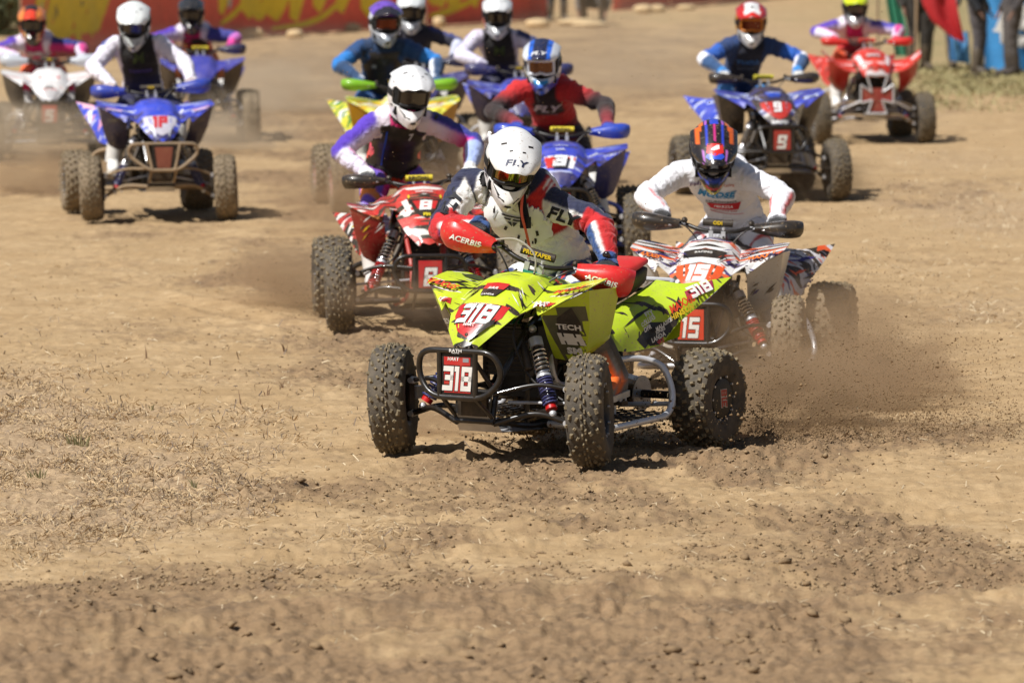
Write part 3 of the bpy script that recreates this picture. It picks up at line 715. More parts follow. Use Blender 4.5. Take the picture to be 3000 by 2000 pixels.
    mb = MB(); mb.mat(mat('bar_pad' + g('pad', '#d8c21a'), g('pad', '#d8c21a'), .5, dirt=.2)); mb.tube([(-.085, .02, .098), (.085, .02, .098)], .021, 12); pd = PH('bar_pad', mb)
    mb = MB()
    sticker(mb, decalm('#e8c41c') if g('pad') == '#101012' else M_BLACK, text2d(g('padtext', 'RENTHAL'), .04), (0, -.0005, .10), (1, 0, 0), (0, 0, 1), .022, None, .0015)
    put('lettering', mb.mesh('lettering', 180, fixn=False), pd)
    for s in (-1, 1):
        ga = Vector((s * .275, .056, .085)); gb = Vector((s * .405, .075, .085))
        mb = MB(); mb.mat(M_FOAM); mb.tube([ga, gb], .0165, 14); mb.tube([ga - (gb - ga) * .05, ga], .022, 14); PH('grip', mb)
        mb = MB(); mb.mat(M_ALU); mb.tube([(s * .235, .03, .085), (s * .25, -.01, .078), (s * .30, -.022, .075), (s * .39, -.012, .075)], [.008, .006, .006, .007], 8); mb.mat(M_BLACK); mb.box((s * .235, .035, .09), (.035, .04, .035)); mb.mat(M_DARK); mb.ball((s * .19, .02, .105), .018, 8)
        PH('lever', mb)
        gc = g('guard')
        if gc:
            big = g('guardsize', 1.); rg = []
            for x, zt, zb_, y in ((.212, .020, .018, -.052), (.30, .040, .036, -.066), (.385, .056, .048, -.070), (.455, .058, .046, -.052), (.484, .048, .040, .006)):
                zt *= big; zb_ *= big; zc = .082 - .01 * (big - 1) * 6 * (x - .2)
                rg.append([(s * (x - .012), y + .055, zc + zt * 1.05), (s * x, y + .004, zc + zt), (s * (x + .004), y - .016, zc + zt * .30), (s * x, y - .008, zc - zb_ * .45), (s * (x - .02), y + .022, zc - zb_ * 1.05)])
            Vg = [p for r in rg for p in r]; Fg = [(i * 5 + j, i * 5 + j + 1, i * 5 + j + 6, i * 5 + j + 5) for i in range(4) for j in range(4)]
            gme = sheet(Vg, Fg, 'hand_guard', plastic(gc, .2), mirror=False, crease=.15, sub=1, thick=.004)
            go = put('hand_guard', gme, root, B @ H)
            mb = MB(); mb.mat(M_ALU); mb.tube([(s * .19, .02, .085), (s * .215, -.04, .08), (s * .275, -.066, .078)], [.010, .011, .012], 8, flat=.6); mb.mat(M_DARK); mb.cyl((s * .222, -.062, .08), (s * .222, -.04, .08), .008, 8)
            put('guard_mount', mb.mesh('guard_mount'), root, B @ H)
            if g('guardtext'):
                mb = MB(); sticker(mb, decalm('#f0efe9'), text2d(c['guardtext'], .035, .15, 1.05), (s * .345, -.08, .080), (1, 0, 0), (0, 0, 1), .029, bvh(gme), .0015, reach=.1)
                put('lettering', mb.mesh('lettering', 180, fixn=False), go)
    # cables
    mb = MB(); mb.mat(M_BLACK)
    for s in (-1, 1): mb.tube(spline([(s * .235, .0, .09), (s * .17, -.06, .07), (s * .09, -.09, -.02), (s * .05, -.05, -.18)], 8), .0045, 6)
    if g('flag'): mb.mat(mat('steel_cable', '#b9b4a4', .4, metal=.4)); mb.tube(spline([(-.22, .0, .11), (-.10, -.05, .15), (.01, -.09, .10), (.02, -.10, -.05), (-.02, -.08, -.2)], 8), .005, 6)
    PH('cables', mb)
    return root

def decals(c, which, items, name='sticker'):
    """items: (colour, kind, data, org, u, v, size, rot)"""
    o, me, tree = c[which]; mb = MB()
    for k, it in enumerate(items):
        colr, data, org, u, v, size = it[:6]
        if which[0] in ('wingo', 'pano') and c.get('style') != 'round': org = (org[0] * c.get('wx', .94), org[1] + c.get('wy', .11), org[2])
        rot = R(it[6]) if len(it) > 6 else 0
        m = decalm(colr) if isinstance(colr, str) else colr
        sticker(mb, m, data, org, u, v, size, tree, .0009 + .0007 * (it[7] + 12 if len(it) > 7 and it[7] >= 2 else k), rot)
    if mb.f: put(name, mb.mesh(name, 180, fixn=False), o)
# ================================================================== RIDERS
def seg_info(P, A, Bv):
    A = np.array(A); Bv = np.array(Bv); d = Bv - A; L2 = d @ d
    t = ((P - A) @ d) / L2; tc = np.clip(t, 0, 1); q = P - (A + tc[:, None] * d)
    return t, np.linalg.norm(q, axis=1), q
def ik(a, b, l1, l2, pole):
    a, b = Vector(a), Vector(b); d = b - a; D = min(d.length, (l1 + l2) * .995)
    x = (l1 * l1 - l2 * l2 + D * D) / (2 * D); h = math.sqrt(max(1e-6, l1 * l1 - x * x)); d.normalize()
    p = Vector(pole); p = (p - d * p.dot(d)).normalized(); b2 = a + d * D
    return a + d * x + p * h, b2
def helmet_parts(c, root, M):
    """helmet in its own frame: face towards -Y; M places it"""
    rows, cols = 26, 44; zb, zt = -.158, .140
    def pt(az, z, grow=0.):
        if z >= 0: pr = math.sqrt(max(0, 1 - (z / zt) ** 2)) ** .86
        else: pr = 1 - .24 * (z / zb) ** 2
        sx, sy = math.sin(az), math.cos(az); fr = max(0, sy)
        x = .126 * pr * sx; y = -(.135 if sy > 0 else .148) * pr * sy
        ext = float(smoothstep(-.045, -.10, z))
        y -= ext * (.088 - .25 * max(0, -z - .11)) * fr ** 2.0; x *= 1 - .22 * ext * fr ** 1.2
        z2 = z - .025 * ext * max(0, sy) ** 3 + (.03 * ext * (max(0, -sy)) )
        n = Vector((x, y * .85, z2)); n = n.normalized() * grow
        return Vector((x, y, z2)) + n
    zs = [zb + (zt - zb) * (i / rows) for i in range(rows)] + [zt * .999]
    zs = list(np.linspace(zb, .05, 15)) + [zt * math.sin(a) for a in np.linspace(math.asin(.05 / zt), math.pi / 2 * .985, 12)[1:]]
    def port(az, z): return -.072 < z < .048 and abs(az) < R(66) - .6 * max(0, abs(z + .012) - .035) * 8
    vs = []; fs = []; az_ = [2 * math.pi * j / cols - math.pi for j in range(cols)]
    for z in zs:
        for a in az_: vs.append(pt(a, z))
    for i in range(len(zs) - 1):
        for j in range(cols):
            j2 = (j + 1) % cols; am = (az_[j] + math.pi / cols); zm = (zs[i] + zs[i + 1]) / 2
            if port(am, zm): continue
            fs.append((i * cols + j, i * cols + j2, (i + 1) * cols + j2, (i + 1) * cols + j))
    fs.append(tuple((len(zs) - 1) * cols + j for j in range(cols)))
    me = bpy.data.meshes.new('helmet'); me.from_pydata([tuple(v) for v in vs], [], fs); me.materials.append(M_GLOSS)
    o = bpy.data.objects.new('tmp', me); COL.objects.link(o)
    s = o.modifiers.new('s', 'SUBSURF'); s.levels = 1; s.render_levels = 1
    t = o.modifiers.new('t', 'SOLIDIFY'); t.thickness = .016; t.offset = -1
    me = bake(o, 'helmet'); V = verts(me)
    def paint(me, rules, base):
        V = verts(me); env = dict(x=V[:, 0], y=V[:, 1], z=V[:, 2], ax=abs(V[:, 0]), n=noise3(V * 14)); C = np.tile(np.array(srgb(base)), (len(V), 1))
        for cond, col in rules:
            w = eval(cond, {'np': np}, env); C[w] = cexpr(col, env)[w] if '|' in col else srgb(col)
        setcol(me, C)
    paint(me, c.get('hrules', []), c.get('shell', '#f2f2f0'))
    hel = put('helmet', me, root, M)
    # peak
    nu, nv = 12, 10; V = []; F = []
    for i in range(nv + 1):
        v = i / nv
        for j in range(nu + 1):
            u = j / nu * 2 - 1; wv = .128 - .006 * v - .030 * max(0, v - .75) * 4 * abs(u)
            x = u * wv; y = .0 - .285 * v + .055 * u * u * v + .03 * u * u; z = .157 - .075 * u * u * (1 - .35 * v) + .006 * v - .060 * v * v + .005 * math.cos(u * 9) * v
            V.append((x, y, z))
    for i in range(nv):
        for j in range(nu): F.append((i * (nu + 1) + j, i * (nu + 1) + j + 1, (i + 1) * (nu + 1) + j + 1, (i + 1) * (nu + 1) + j))
    me = bpy.data.meshes.new('peak'); me.from_pydata(V, [], F); me.materials.append(M_GLOSS)
    o = bpy.data.objects.new('tmp', me); COL.objects.link(o); t = o.modifiers.new('t', 'SOLIDIFY'); t.thickness = .005; t.offset = 1
    s = o.modifiers.new('s', 'SUBSURF'); s.levels = 1
    me = bake(o, 'visor'); paint(me, c.get('prules', []), c.get('peak', c.get('shell', '#f2f2f0'))); pk = put('visor', me, hel); ptree = bvh(me)
    mb = MB(); vents = [(s * .062, -.10, 1, .024, .008) for s in (-1, 1)] + [(s * .03, -.155, 1, .016, .006) for s in (-1, 1)]
    for x, y, _, w, h in vents: sticker(mb, M_BLACK, poly2d([(-.5, -.3), (.5, -.1), (.5, .3), (-.5, .15)], 0), (x, y, .14), (1 if x > 0 else 1, 0, 0), (0, .8, .6), w, ptree, .001)
    if c.get('peaktext'): sticker(mb, decalm(c.get('ptcol', '#14284e')), text2d(c['peaktext'], .03, .2, 1.35), (0, -.205, .10), (1, 0, 0), (0, .75, .66), .034, ptree, .001)
    for col, pts, y, sz in c.get('peakshapes', []): sticker(mb, decalm(col), poly2d(pts, 2), (0, y, .12), (1, 0, 0), (0, .8, .6), sz, ptree, .0008)
    put('vents_and_lettering', mb.mesh('lettering', 180, fixn=False), pk)['kind'] = 'stuff'
    # goggles
    def band(z0, z1, a0, a1, g0, na=20, nz=4):
        r = []
        for i in range(nz + 1):
            z = z0 + (z1 - z0) * i / nz
            r.append([pt(R(a0 + (a1 - a0) * j / na), z, g0) for j in range(na + 1)])
        return r
    mb = MB(); mb.mat(c.get('lens', M_LENSD)); rg = band(-.055, .032, -48, 48, 0)
    def squeeze(rg, k):
        return [[Vector((p.x * .98, p.y - k, p.z)) for p in r] for r in rg]
    L0 = []
    for i in range(7):
        z = -.060 + .100 * i / 6; row = []
        for j in range(21):
            a = R(-50 + 100 * j / 20); row.append(Vector((.108 * math.sin(a), -.052 - .088 * math.cos(a) + .0 , z + (.010 * abs(math.sin(a)) if i < 3 else -.006 * abs(math.sin(a))) - (.016 * math.exp(-(j - 10) ** 2 / 6) * (-1 if i == 0 else 0)))))
        L0.append(row)
    mb.loft(L0, cap=False, closed=False); gl = put('goggles', mb.mesh('goggles', 180), hel)
    mb = MB(); mb.mat(mat('gog' + c.get('gog', '#111113'), c.get('gog', '#111113'), .45)); border = L0[0] + [r[-1] for r in L0[1:-1]] + L0[-1][::-1] + [r[0] for r in L0[1:-1]][::-1]
    mb.tube(border, .0095, 8, closed=True); put('goggle_frame', mb.mesh('goggle_frame', 60), hel)
    mb = MB(); mb.mat(M_FOAM)
    ins = []
    for i in range(6):
        z = -.085 + .15 * i / 5; ins.append([(.112 * math.sin(a), -.028 - .085 * math.cos(a), z) for a in np.linspace(R(-90), R(90), 21)])
    mb.loft(ins, cap=False, closed=False); mb.box((0, -.03, -.10), (.19, .14, .05)); put('liner', mb.mesh('liner', 60), hel)
    mb = MB(); mb.mat(mat('gog' + c.get('strap', '#141416'), c.get('strap', '#141416'), .7))
    for s in (-1, 1):
        r = [[pt(s * R(a), z, .002) for z in (-.028, -.01, .015)] for a in np.linspace(62, 178, 16)]
        mb.loft(r, cap=False, closed=False)
    put('strap', mb.mesh('strap', 180), hel)
    tree = bvh(hel.data); mb = MB()
    for s in (-1, 1):
        sticker(mb, M_BLACK, poly2d([(-.5, -.15), (.5, .05), (.4, .3), (-.5, .1)], 0), (s * .035, -.19, -.115), (1, 0, 0), (0, 0, 1), .03, tree, .0012, R(18 * s))
        sticker(mb, M_BLACK, poly2d([(-.5, -.1), (.5, -.1), (.4, .15), (-.5, .12)], 0), (s * .06, -.16, -.09), (1, 0, 0), (0, 0, 1), .045, tree, .0012, R(50 * s))
    sticker(mb, M_BLACK, poly2d([(-.5, -.2), (.5, -.2), (.35, .25), (-.35, .25)], 1), (0, -.21, -.138), (1, 0, 0), (0, 0, 1), .035, tree, .0012)
    put('vents', mb.mesh('vents', 180, fixn=False), hel)['kind'] = 'stuff'
    return hel, tree

def build_person(c, root, J, vox):
    """J: joint dict; makes one continuous body, then jersey, trousers, gloves and boots over it"""
    mb = MB(); X = Vector((1, 0, 0)); lat0 = J['hiplat']; lat1 = J['shlat']
    hip, neck, ctrl = J['hip'], J['neck'], J['ctrl']; fat = c.get('fat', 1.)
    prof = [(0., .155, .115), (.12, .158, .118), (.3, .148, .108), (.5, .158, .115), (.68, .180, .128), (.82, .185, .122), (.92, .150, .095), (1., .075, .07), (1.12, .058, .06)]
    sp = lambda t: hip * (1 - t) ** 2 + ctrl * 2 * t * (1 - t) + neck * t * t
    rings = []
    for t, w, d in prof:
        p = sp(t) if t <= 1 else neck + (neck - sp(.95)).normalized() * (t - 1) * .5
        tg = (sp(min(t + .02, 1.02)) - sp(min(t - .02, .98))).normalized(); la = (lat0 * (1 - t) + lat1 * t); la = (la - tg * la.dot(tg)).normalized(); fr = tg.cross(la)
        rings.append([p + la * (math.copysign(abs(math.cos(q)) ** .85, math.cos(q)) * w * fat) + fr * (math.copysign(abs(math.sin(q)) ** .9, math.sin(q)) * d * fat) for q in np.linspace(0, 2 * math.pi, 28, endpoint=False)])
    lb = c.get('limb', 1.06)
    mb.loft(rings); mb.ball(hip, .125, 16, (1.2, 1., .95))
    if 'head' in J:
        Hm = J['head']; q = Hm.to_3x3()
        mb.ball(Hm @ Vector((0, 0, .0)), .088, 16, (.92, 1.05, 1.25), q); mb.ball(Hm @ Vector((0, -.095, -.03)), .018, 8, (.8, 1, 1.3), q)
        mb.ball(Hm @ Vector((0, -.06, -.085)), .045, 10, (1, 1, .8), q); mb.tube([neck, Hm @ Vector((0, .02, -.05))], .058, 12)
        for s in (-1, 1): mb.ball(Hm @ Vector((s * .085, .01, -.01)), .022, 8, (.5, .9, 1.3), q)
    bones = [('to', hip, neck)]
    for s, k in ((-1, 'L'), (1, 'R')):
        sh, el, wr = J['sh' + k], J['el' + k], J['wr' + k]
        mb.ball(sh, .072 * fat, 14); mb.tube(spline([sp(.86) * .45 + sh * .55, sh, sh * .5 + el * .5, el], 4), [lb * r_ for r_ in [.065] * 4 + [.062, .061, .06, .058] + [.056, .054, .052, .050, .049]], 14)
        mb.tube(spline([el, el * .55 + wr * .45, wr], 5), list(lb * np.array([.049, .051, .053, .053, .052, .049, .045, .041, .037, .033, .03])), 14); mb.ball(el, .048, 12)
        bones += [('ua' + k, sh, el), ('fa' + k, el, wr)]
        hipj, kn, an = J['hp' + k], J['kn' + k], J['an' + k]
        mb.tube(spline([hipj, hipj * .5 + kn * .5, kn], 5), [.095, .097, .096, .093, .09, .085, .08, .075, .072, .07, .068], 16); mb.ball(kn, .07, 12)
        mb.tube(spline([kn, kn * .6 + an * .4, an], 5), [.066, .066, .066, .065, .063, .06, .056, .052, .05, .048, .046], 16)
        bones += [('th' + k, hipj, kn), ('sn' + k, kn, an)]
        gr = J.get('gr' + k)
        if gr:      # hand closed on the grip: a palm, four fingers wrapped round, a thumb beneath
            gc_, ga, gu = gr    # grip centre, grip direction (outwards), hand's back direction (grip -> wrist)
            gu = (gu - ga * gu.dot(ga)).normalized(); gw = ga.cross(gu) * s
            if gw.z < 0: gw = -gw       # up
            fwd = -gu
            ring = lambda a, r, o: gc_ + ga * o + (gu * math.cos(a) + gw * math.sin(a)) * r
            pal = [ring(a, .037, 0) for a in (R(-15), R(35), R(80))]
            for o in (-.030, -.010, .010, .030):
                mb.tube([wr + ga * o * .7, ring(R(30), .036, o), ring(R(75), .038, o)], [.020, .017, .014], 10)
            for i, o in enumerate((-.036, -.012, .012, .035)):
                o = o * s if False else o; fr_ = (.0105, .0115, .0115, .0105)[i]
                mb.tube([ring(R(a), .033, o * 1.05) for a in (60, 95, 125, 155, 190, 220, (250, 262, 258, 240)[i])], [fr_ * 1.1, fr_ * 1.15, fr_, fr_ * 1.1, fr_, fr_ * .95, fr_ * .85], 8)
            mb.tube([wr - ga * .01, ring(R(-10), .036, -.045), ring(R(-60), .034, -.052), ring(R(-105), .032, -.05), ring(R(-140), .031, -.045)], [.02, .0155, .0125, .012, .010], 8)
            bones.append(('ha' + k, wr, gc_ + (gc_ - wr) * .8))
        else:
            d = (wr - el).normalized(); mb.tube([wr, wr + d * .09, wr + d * .17], [.028, .034, .015], 10, flat=.6); bones.append(('ha' + k, wr, wr + d * .15))
            for o in (-.025, -.008, .008, .025): mb.tube([wr + d * .08 + X * o, wr + d * .17 + X * o * 1.1], .009, 8)
    for m in mb.mats: pass
    me = mb.mesh('body', 180); o = bpy.data.objects.new('tmp', me); COL.objects.link(o)
    r = o.modifiers.new('r', 'REMESH'); r.mode = 'VOXEL'; r.voxel_size = vox; r.use_smooth_shade = True
    sm = o.modifiers.new('s', 'SMOOTH'); sm.factor = .5; sm.iterations = 3
    me = bake(o, 'body'); V = verts(me).astype(float); nv = len(V)
    D = []; TT = []; QQ = []
    rad = {'to': .15, 'ua': .058, 'fa': .045, 'th': .085, 'sn': .06, 'ha': .035}
    for n, a, b in bones:
        t, d, q = seg_info(V, a, b)
        if n == 'to':      # curved spine: distance to the nearest spine sample
            S = np.array([sp(x) for x in np.linspace(0, 1, 21)]); dd = np.linalg.norm(V[:, None] - S[None], axis=2); i = dd.argmin(1); d = dd[np.arange(nv), i]; t = i / 20; q = V - S[i]
        D.append(d / rad[n[:2]]); TT.append(t); QQ.append(q)
    D = np.array(D); k = D.argmin(0); names = np.array([b[0] for b in bones]); reg = names[k]; T = np.array(TT)[k, np.arange(nv)]; Q = np.array(QQ)[k, np.arange(nv)]
    nrm = np.empty(nv * 3); me.vertices.foreach_get('normal', nrm); nrm = nrm.reshape(-1, 3)
    # cloth folds: ridges across each limb near the joints, softer on the torso
    disp = np.zeros(nv)
    if c.get('folds', True):
        for i, (n, a, b) in enumerate(bones):
            w = k == i
            if n[:2] == 'ha' or not w.any(): continue
            ax = np.array((Vector(b) - Vector(a)).normalized()); s1 = V[w] @ ax
            P3 = V[w] * 7; P3 = P3 + ax * (s1[:, None] * 15)
            amp = {'to': .009, 'ua': .011, 'fa': .009, 'th': .009, 'sn': .006}[n[:2]] * c.get('fold', 1.)
            disp[w] = amp * (noise3(P3, i) * 1.6 + .9 * noise3(P3 * 2.1, i + 5))
    loose = np.where(np.char.startswith(reg, 'ha'), 0, .006) * c.get('loose', 1.)
    hm = np.linalg.norm(V - np.array(J['head'].translation if 'head' in J else neck + Vector((0, 0, .3))), axis=1) < .118
    neckm = (reg == 'to') & (T > .95) & (np.linalg.norm(V - np.array(neck + (neck - sp(.9)).normalized() * .05), axis=1) < .088)
    W = V + nrm * (disp + loose)[:, None]
    # colours
    u = np.einsum('ij,j->i', Q, np.array(lat0 * .3 + lat1 * .7)) / .165; f = Q @ np.array(J['front'])
    f = f / .11; ang = np.zeros(nv); bb = np.zeros(nv)
    for s, kk in ((-1, 'L'), (1, 'R')):
        for n in ('ua', 'fa', 'ha', 'th', 'sn'):
            w = reg == n + kk
            qn = Q[w] / (np.linalg.norm(Q[w], axis=1)[:, None] + 1e-9); ang[w] = qn @ np.array(Vector((s * .7, 0, .7)) if n != 'th' else Vector((s * .8, -.3, .5)).normalized()); bb[w] = -qn[:, 1]
    side = np.where(np.char.endswith(reg, 'L'), -1, 1); part = np.array([r[:2] for r in reg]); nn = noise3(V * 9) + .5 * noise3(V * 20)
    env = dict(t=T, a=ang, b=bb, u=u, f=f, part=part, s=side, n=nn, z=V[:, 2], x=V[:, 0], y=V[:, 1])
    C = np.tile(np.array(srgb(c.get('jersey', '#ffffff'))), (nv, 1)); lower = (part == 'th') | (part == 'sn') | ((part == 'to') & (T < .04)); C[lower] = srgb(c.get('pants', '#ffffff')); C[part == 'ha'] = srgb(c.get('glove', '#141414'))
    C[hm] = srgb('#1c1c1e')
    for pt_, cond, col in c.get('rules', []):
        w = (part == pt_) & eval(cond, {'np': np}, env) & ~hm
        C[w] = cexpr(col, env)[w] if '|' in col else srgb(col)
    ne = len(me.edges); ev = np.empty(ne * 2, np.int32); me.edges.foreach_get('vertices', ev); ev = ev.reshape(-1, 2)
    for _ in range(2):      # woven edges of the colours are soft, not stepped
        A_ = np.zeros((nv, 3)); cnt = np.zeros(nv); np.add.at(A_, ev[:, 0], C[ev[:, 1]]); np.add.at(A_, ev[:, 1], C[ev[:, 0]]); np.add.at(cnt, ev[:, 0], 1); np.add.at(cnt, ev[:, 1], 1)
        C = .5 * C + .5 * A_ / np.maximum(cnt, 1)[:, None]
    faces = [tuple(p.vertices) for p in me.polygons]
    FR_ = np.array([f_[0] for f_ in faces]); isl = lower[FR_]; ish = (part[FR_] == 'ha'); isn = (hm | neckm)[FR_]
    def sub(mask, name, mtl, extra=.0025, offs=None):
        idx = np.unique(np.concatenate([np.array(faces[i]) for i in np.nonzero(mask)[0]])) if mask.any() else np.array([], int)
        if len(idx) == 0: return None
        mp = -np.ones(nv, int); mp[idx] = np.arange(len(idx)); VV = W[idx] + nrm[idx] * extra if offs is None else V[idx] + nrm[idx] * offs
        m2 = bpy.data.meshes.new(name); m2.from_pydata(VV.tolist(), [], [tuple(int(mp[a]) for a in faces[i]) for i in np.nonzero(mask)[0]]); m2.materials.append(mtl)
        m2.polygons.foreach_set('use_smooth', [True] * len(m2.polygons)); setcol(m2, C[idx]); return m2
    out = {}
    out['jersey'] = put('jersey', sub(~isl & ~ish & ~isn, 'jersey', c.get('clothm', M_CLOTH), .004), root)
    out['trousers'] = put('trousers', sub(isl, 'trousers', M_CLOTH, .002), root)
    for kk, s in (('L', -1), ('R', 1)):
        m2 = sub(ish & (side[FR_] == s), 'glove', M_CLOTH, .001)
        if m2: put('glove', m2, root)
    if c.get('vest'):
        vc, t0, t1, um, of = c['vest']; mask = ((part == 'to') & (T > t0) & (T < t1) & (abs(u) < um + .1 * np.sin(T * 14)) & (f > .1))[FR_] & ~isn
        m2 = sub(mask, 'chest_protector', M_VEST, 0, .024)
        if m2:
            vr = c.get('vrules', []); Vv = verts(m2); env2 = dict(x=Vv[:, 0], z=Vv[:, 2], y=Vv[:, 1]); CC = np.tile(np.array(srgb(vc)), (len(Vv), 1))
            m2.color_attributes.remove(m2.color_attributes['Col']); setcol(m2, CC)
            o = bpy.data.objects.new('tmp', m2); COL.objects.link(o); s_ = o.modifiers.new('a', 'SMOOTH'); s_.iterations = 6; s_.factor = .6; t_ = o.modifiers.new('t', 'SOLIDIFY'); t_.thickness = of; t_.offset = -1
            m2 = bake(o, 'chest_protector'); out['vest'] = put('chest_protector', m2, root); out['vtree'] = bvh(m2)
    setcol(me, np.where((hm | neckm)[:, None], np.array(srgb(c.get('neckcol', '#17171a'))), np.array(srgb('#2a2a2c')))); me.materials.clear(); me.materials.append(M_CLOTH)
    o = bpy.data.objects.new('tmp', me); COL.objects.link(o); dc = o.modifiers.new('d', 'DECIMATE'); dc.ratio = .22; me = bake(o, 'body')
    out['body'] = put('body', me, root); out['jtree'] = bvh(out['jersey'].data)
    # boots
    for s, kk in ((-1, 'L'), (1, 'R')):
        kn, an = J['kn' + kk], J['an' + kk]; fd = J.get('foot' + kk, Vector((0, -1, 0))); fd = fd.normalized()
        mb = MB(); mb.mat(M_BOOT); pts = [kn * (1 - t) + an * t for t in (.30, .32, .6, .9, 1.05)]
        mb.tube(pts, [.072, .077, .078, .068, .062], 16)
        up = (kn - an).normalized(); up = (Vector((0, 0, 1)) - fd * fd.z).normalized(); sd_ = fd.cross(up).normalized(); sole = an - up * .085
        rg = []
        for d, w, h in ((-.075, .030, .07), (-.06, .042, .115), (.0, .045, .14), (.07, .048, .095), (.13, .05, .07), (.175, .042, .055), (.20, .022, .035)):
            b0 = sole + fd * d
            rg.append([b0 + sd_ * w * math.copysign(abs(math.cos(q)) ** .7, math.cos(q)) + up * (h / 2 + h / 2 * math.copysign(abs(math.sin(q)) ** .7, math.sin(q))) for q in np.linspace(0, 2 * math.pi, 16, endpoint=False)])
        mb.loft(rg); m_ = mb.mesh('boot', 60); VV = verts(m_); CC = np.tile(np.array(srgb(c.get('boot', '#e8e8e4'))), (len(VV), 1))
        hsl = (VV - np.array(sole)) @ np.array(up); dd = (VV - np.array(sole)) @ np.array(fd); env3 = dict(h=hsl, d=dd)
        for cond, col in c.get('brules', []): CC[eval(cond, {'np': np}, env3)] = srgb(col)
        setcol(m_, CC); bo = put('boot', m_, root)
        mb = MB(); mb.mat(mat('sole' + c.get('sole', '#d8d2c4'), c.get('sole', '#d8d2c4'), .7, dirt=.4)); rg = []
        for d, w in ((-.082, .028), (-.07, .044), (0, .047), (.07, .05), (.13, .052), (.18, .044), (.208, .022)):
            b0 = sole + fd * d
            rg.append([b0 + sd_ * w * a + up * b for a, b in ((-1, -.018), (1, -.018), (1, .012), (-1, .012))])
        mb.loft(rg); put('sole', mb.mesh('sole', 35), bo)
    return out

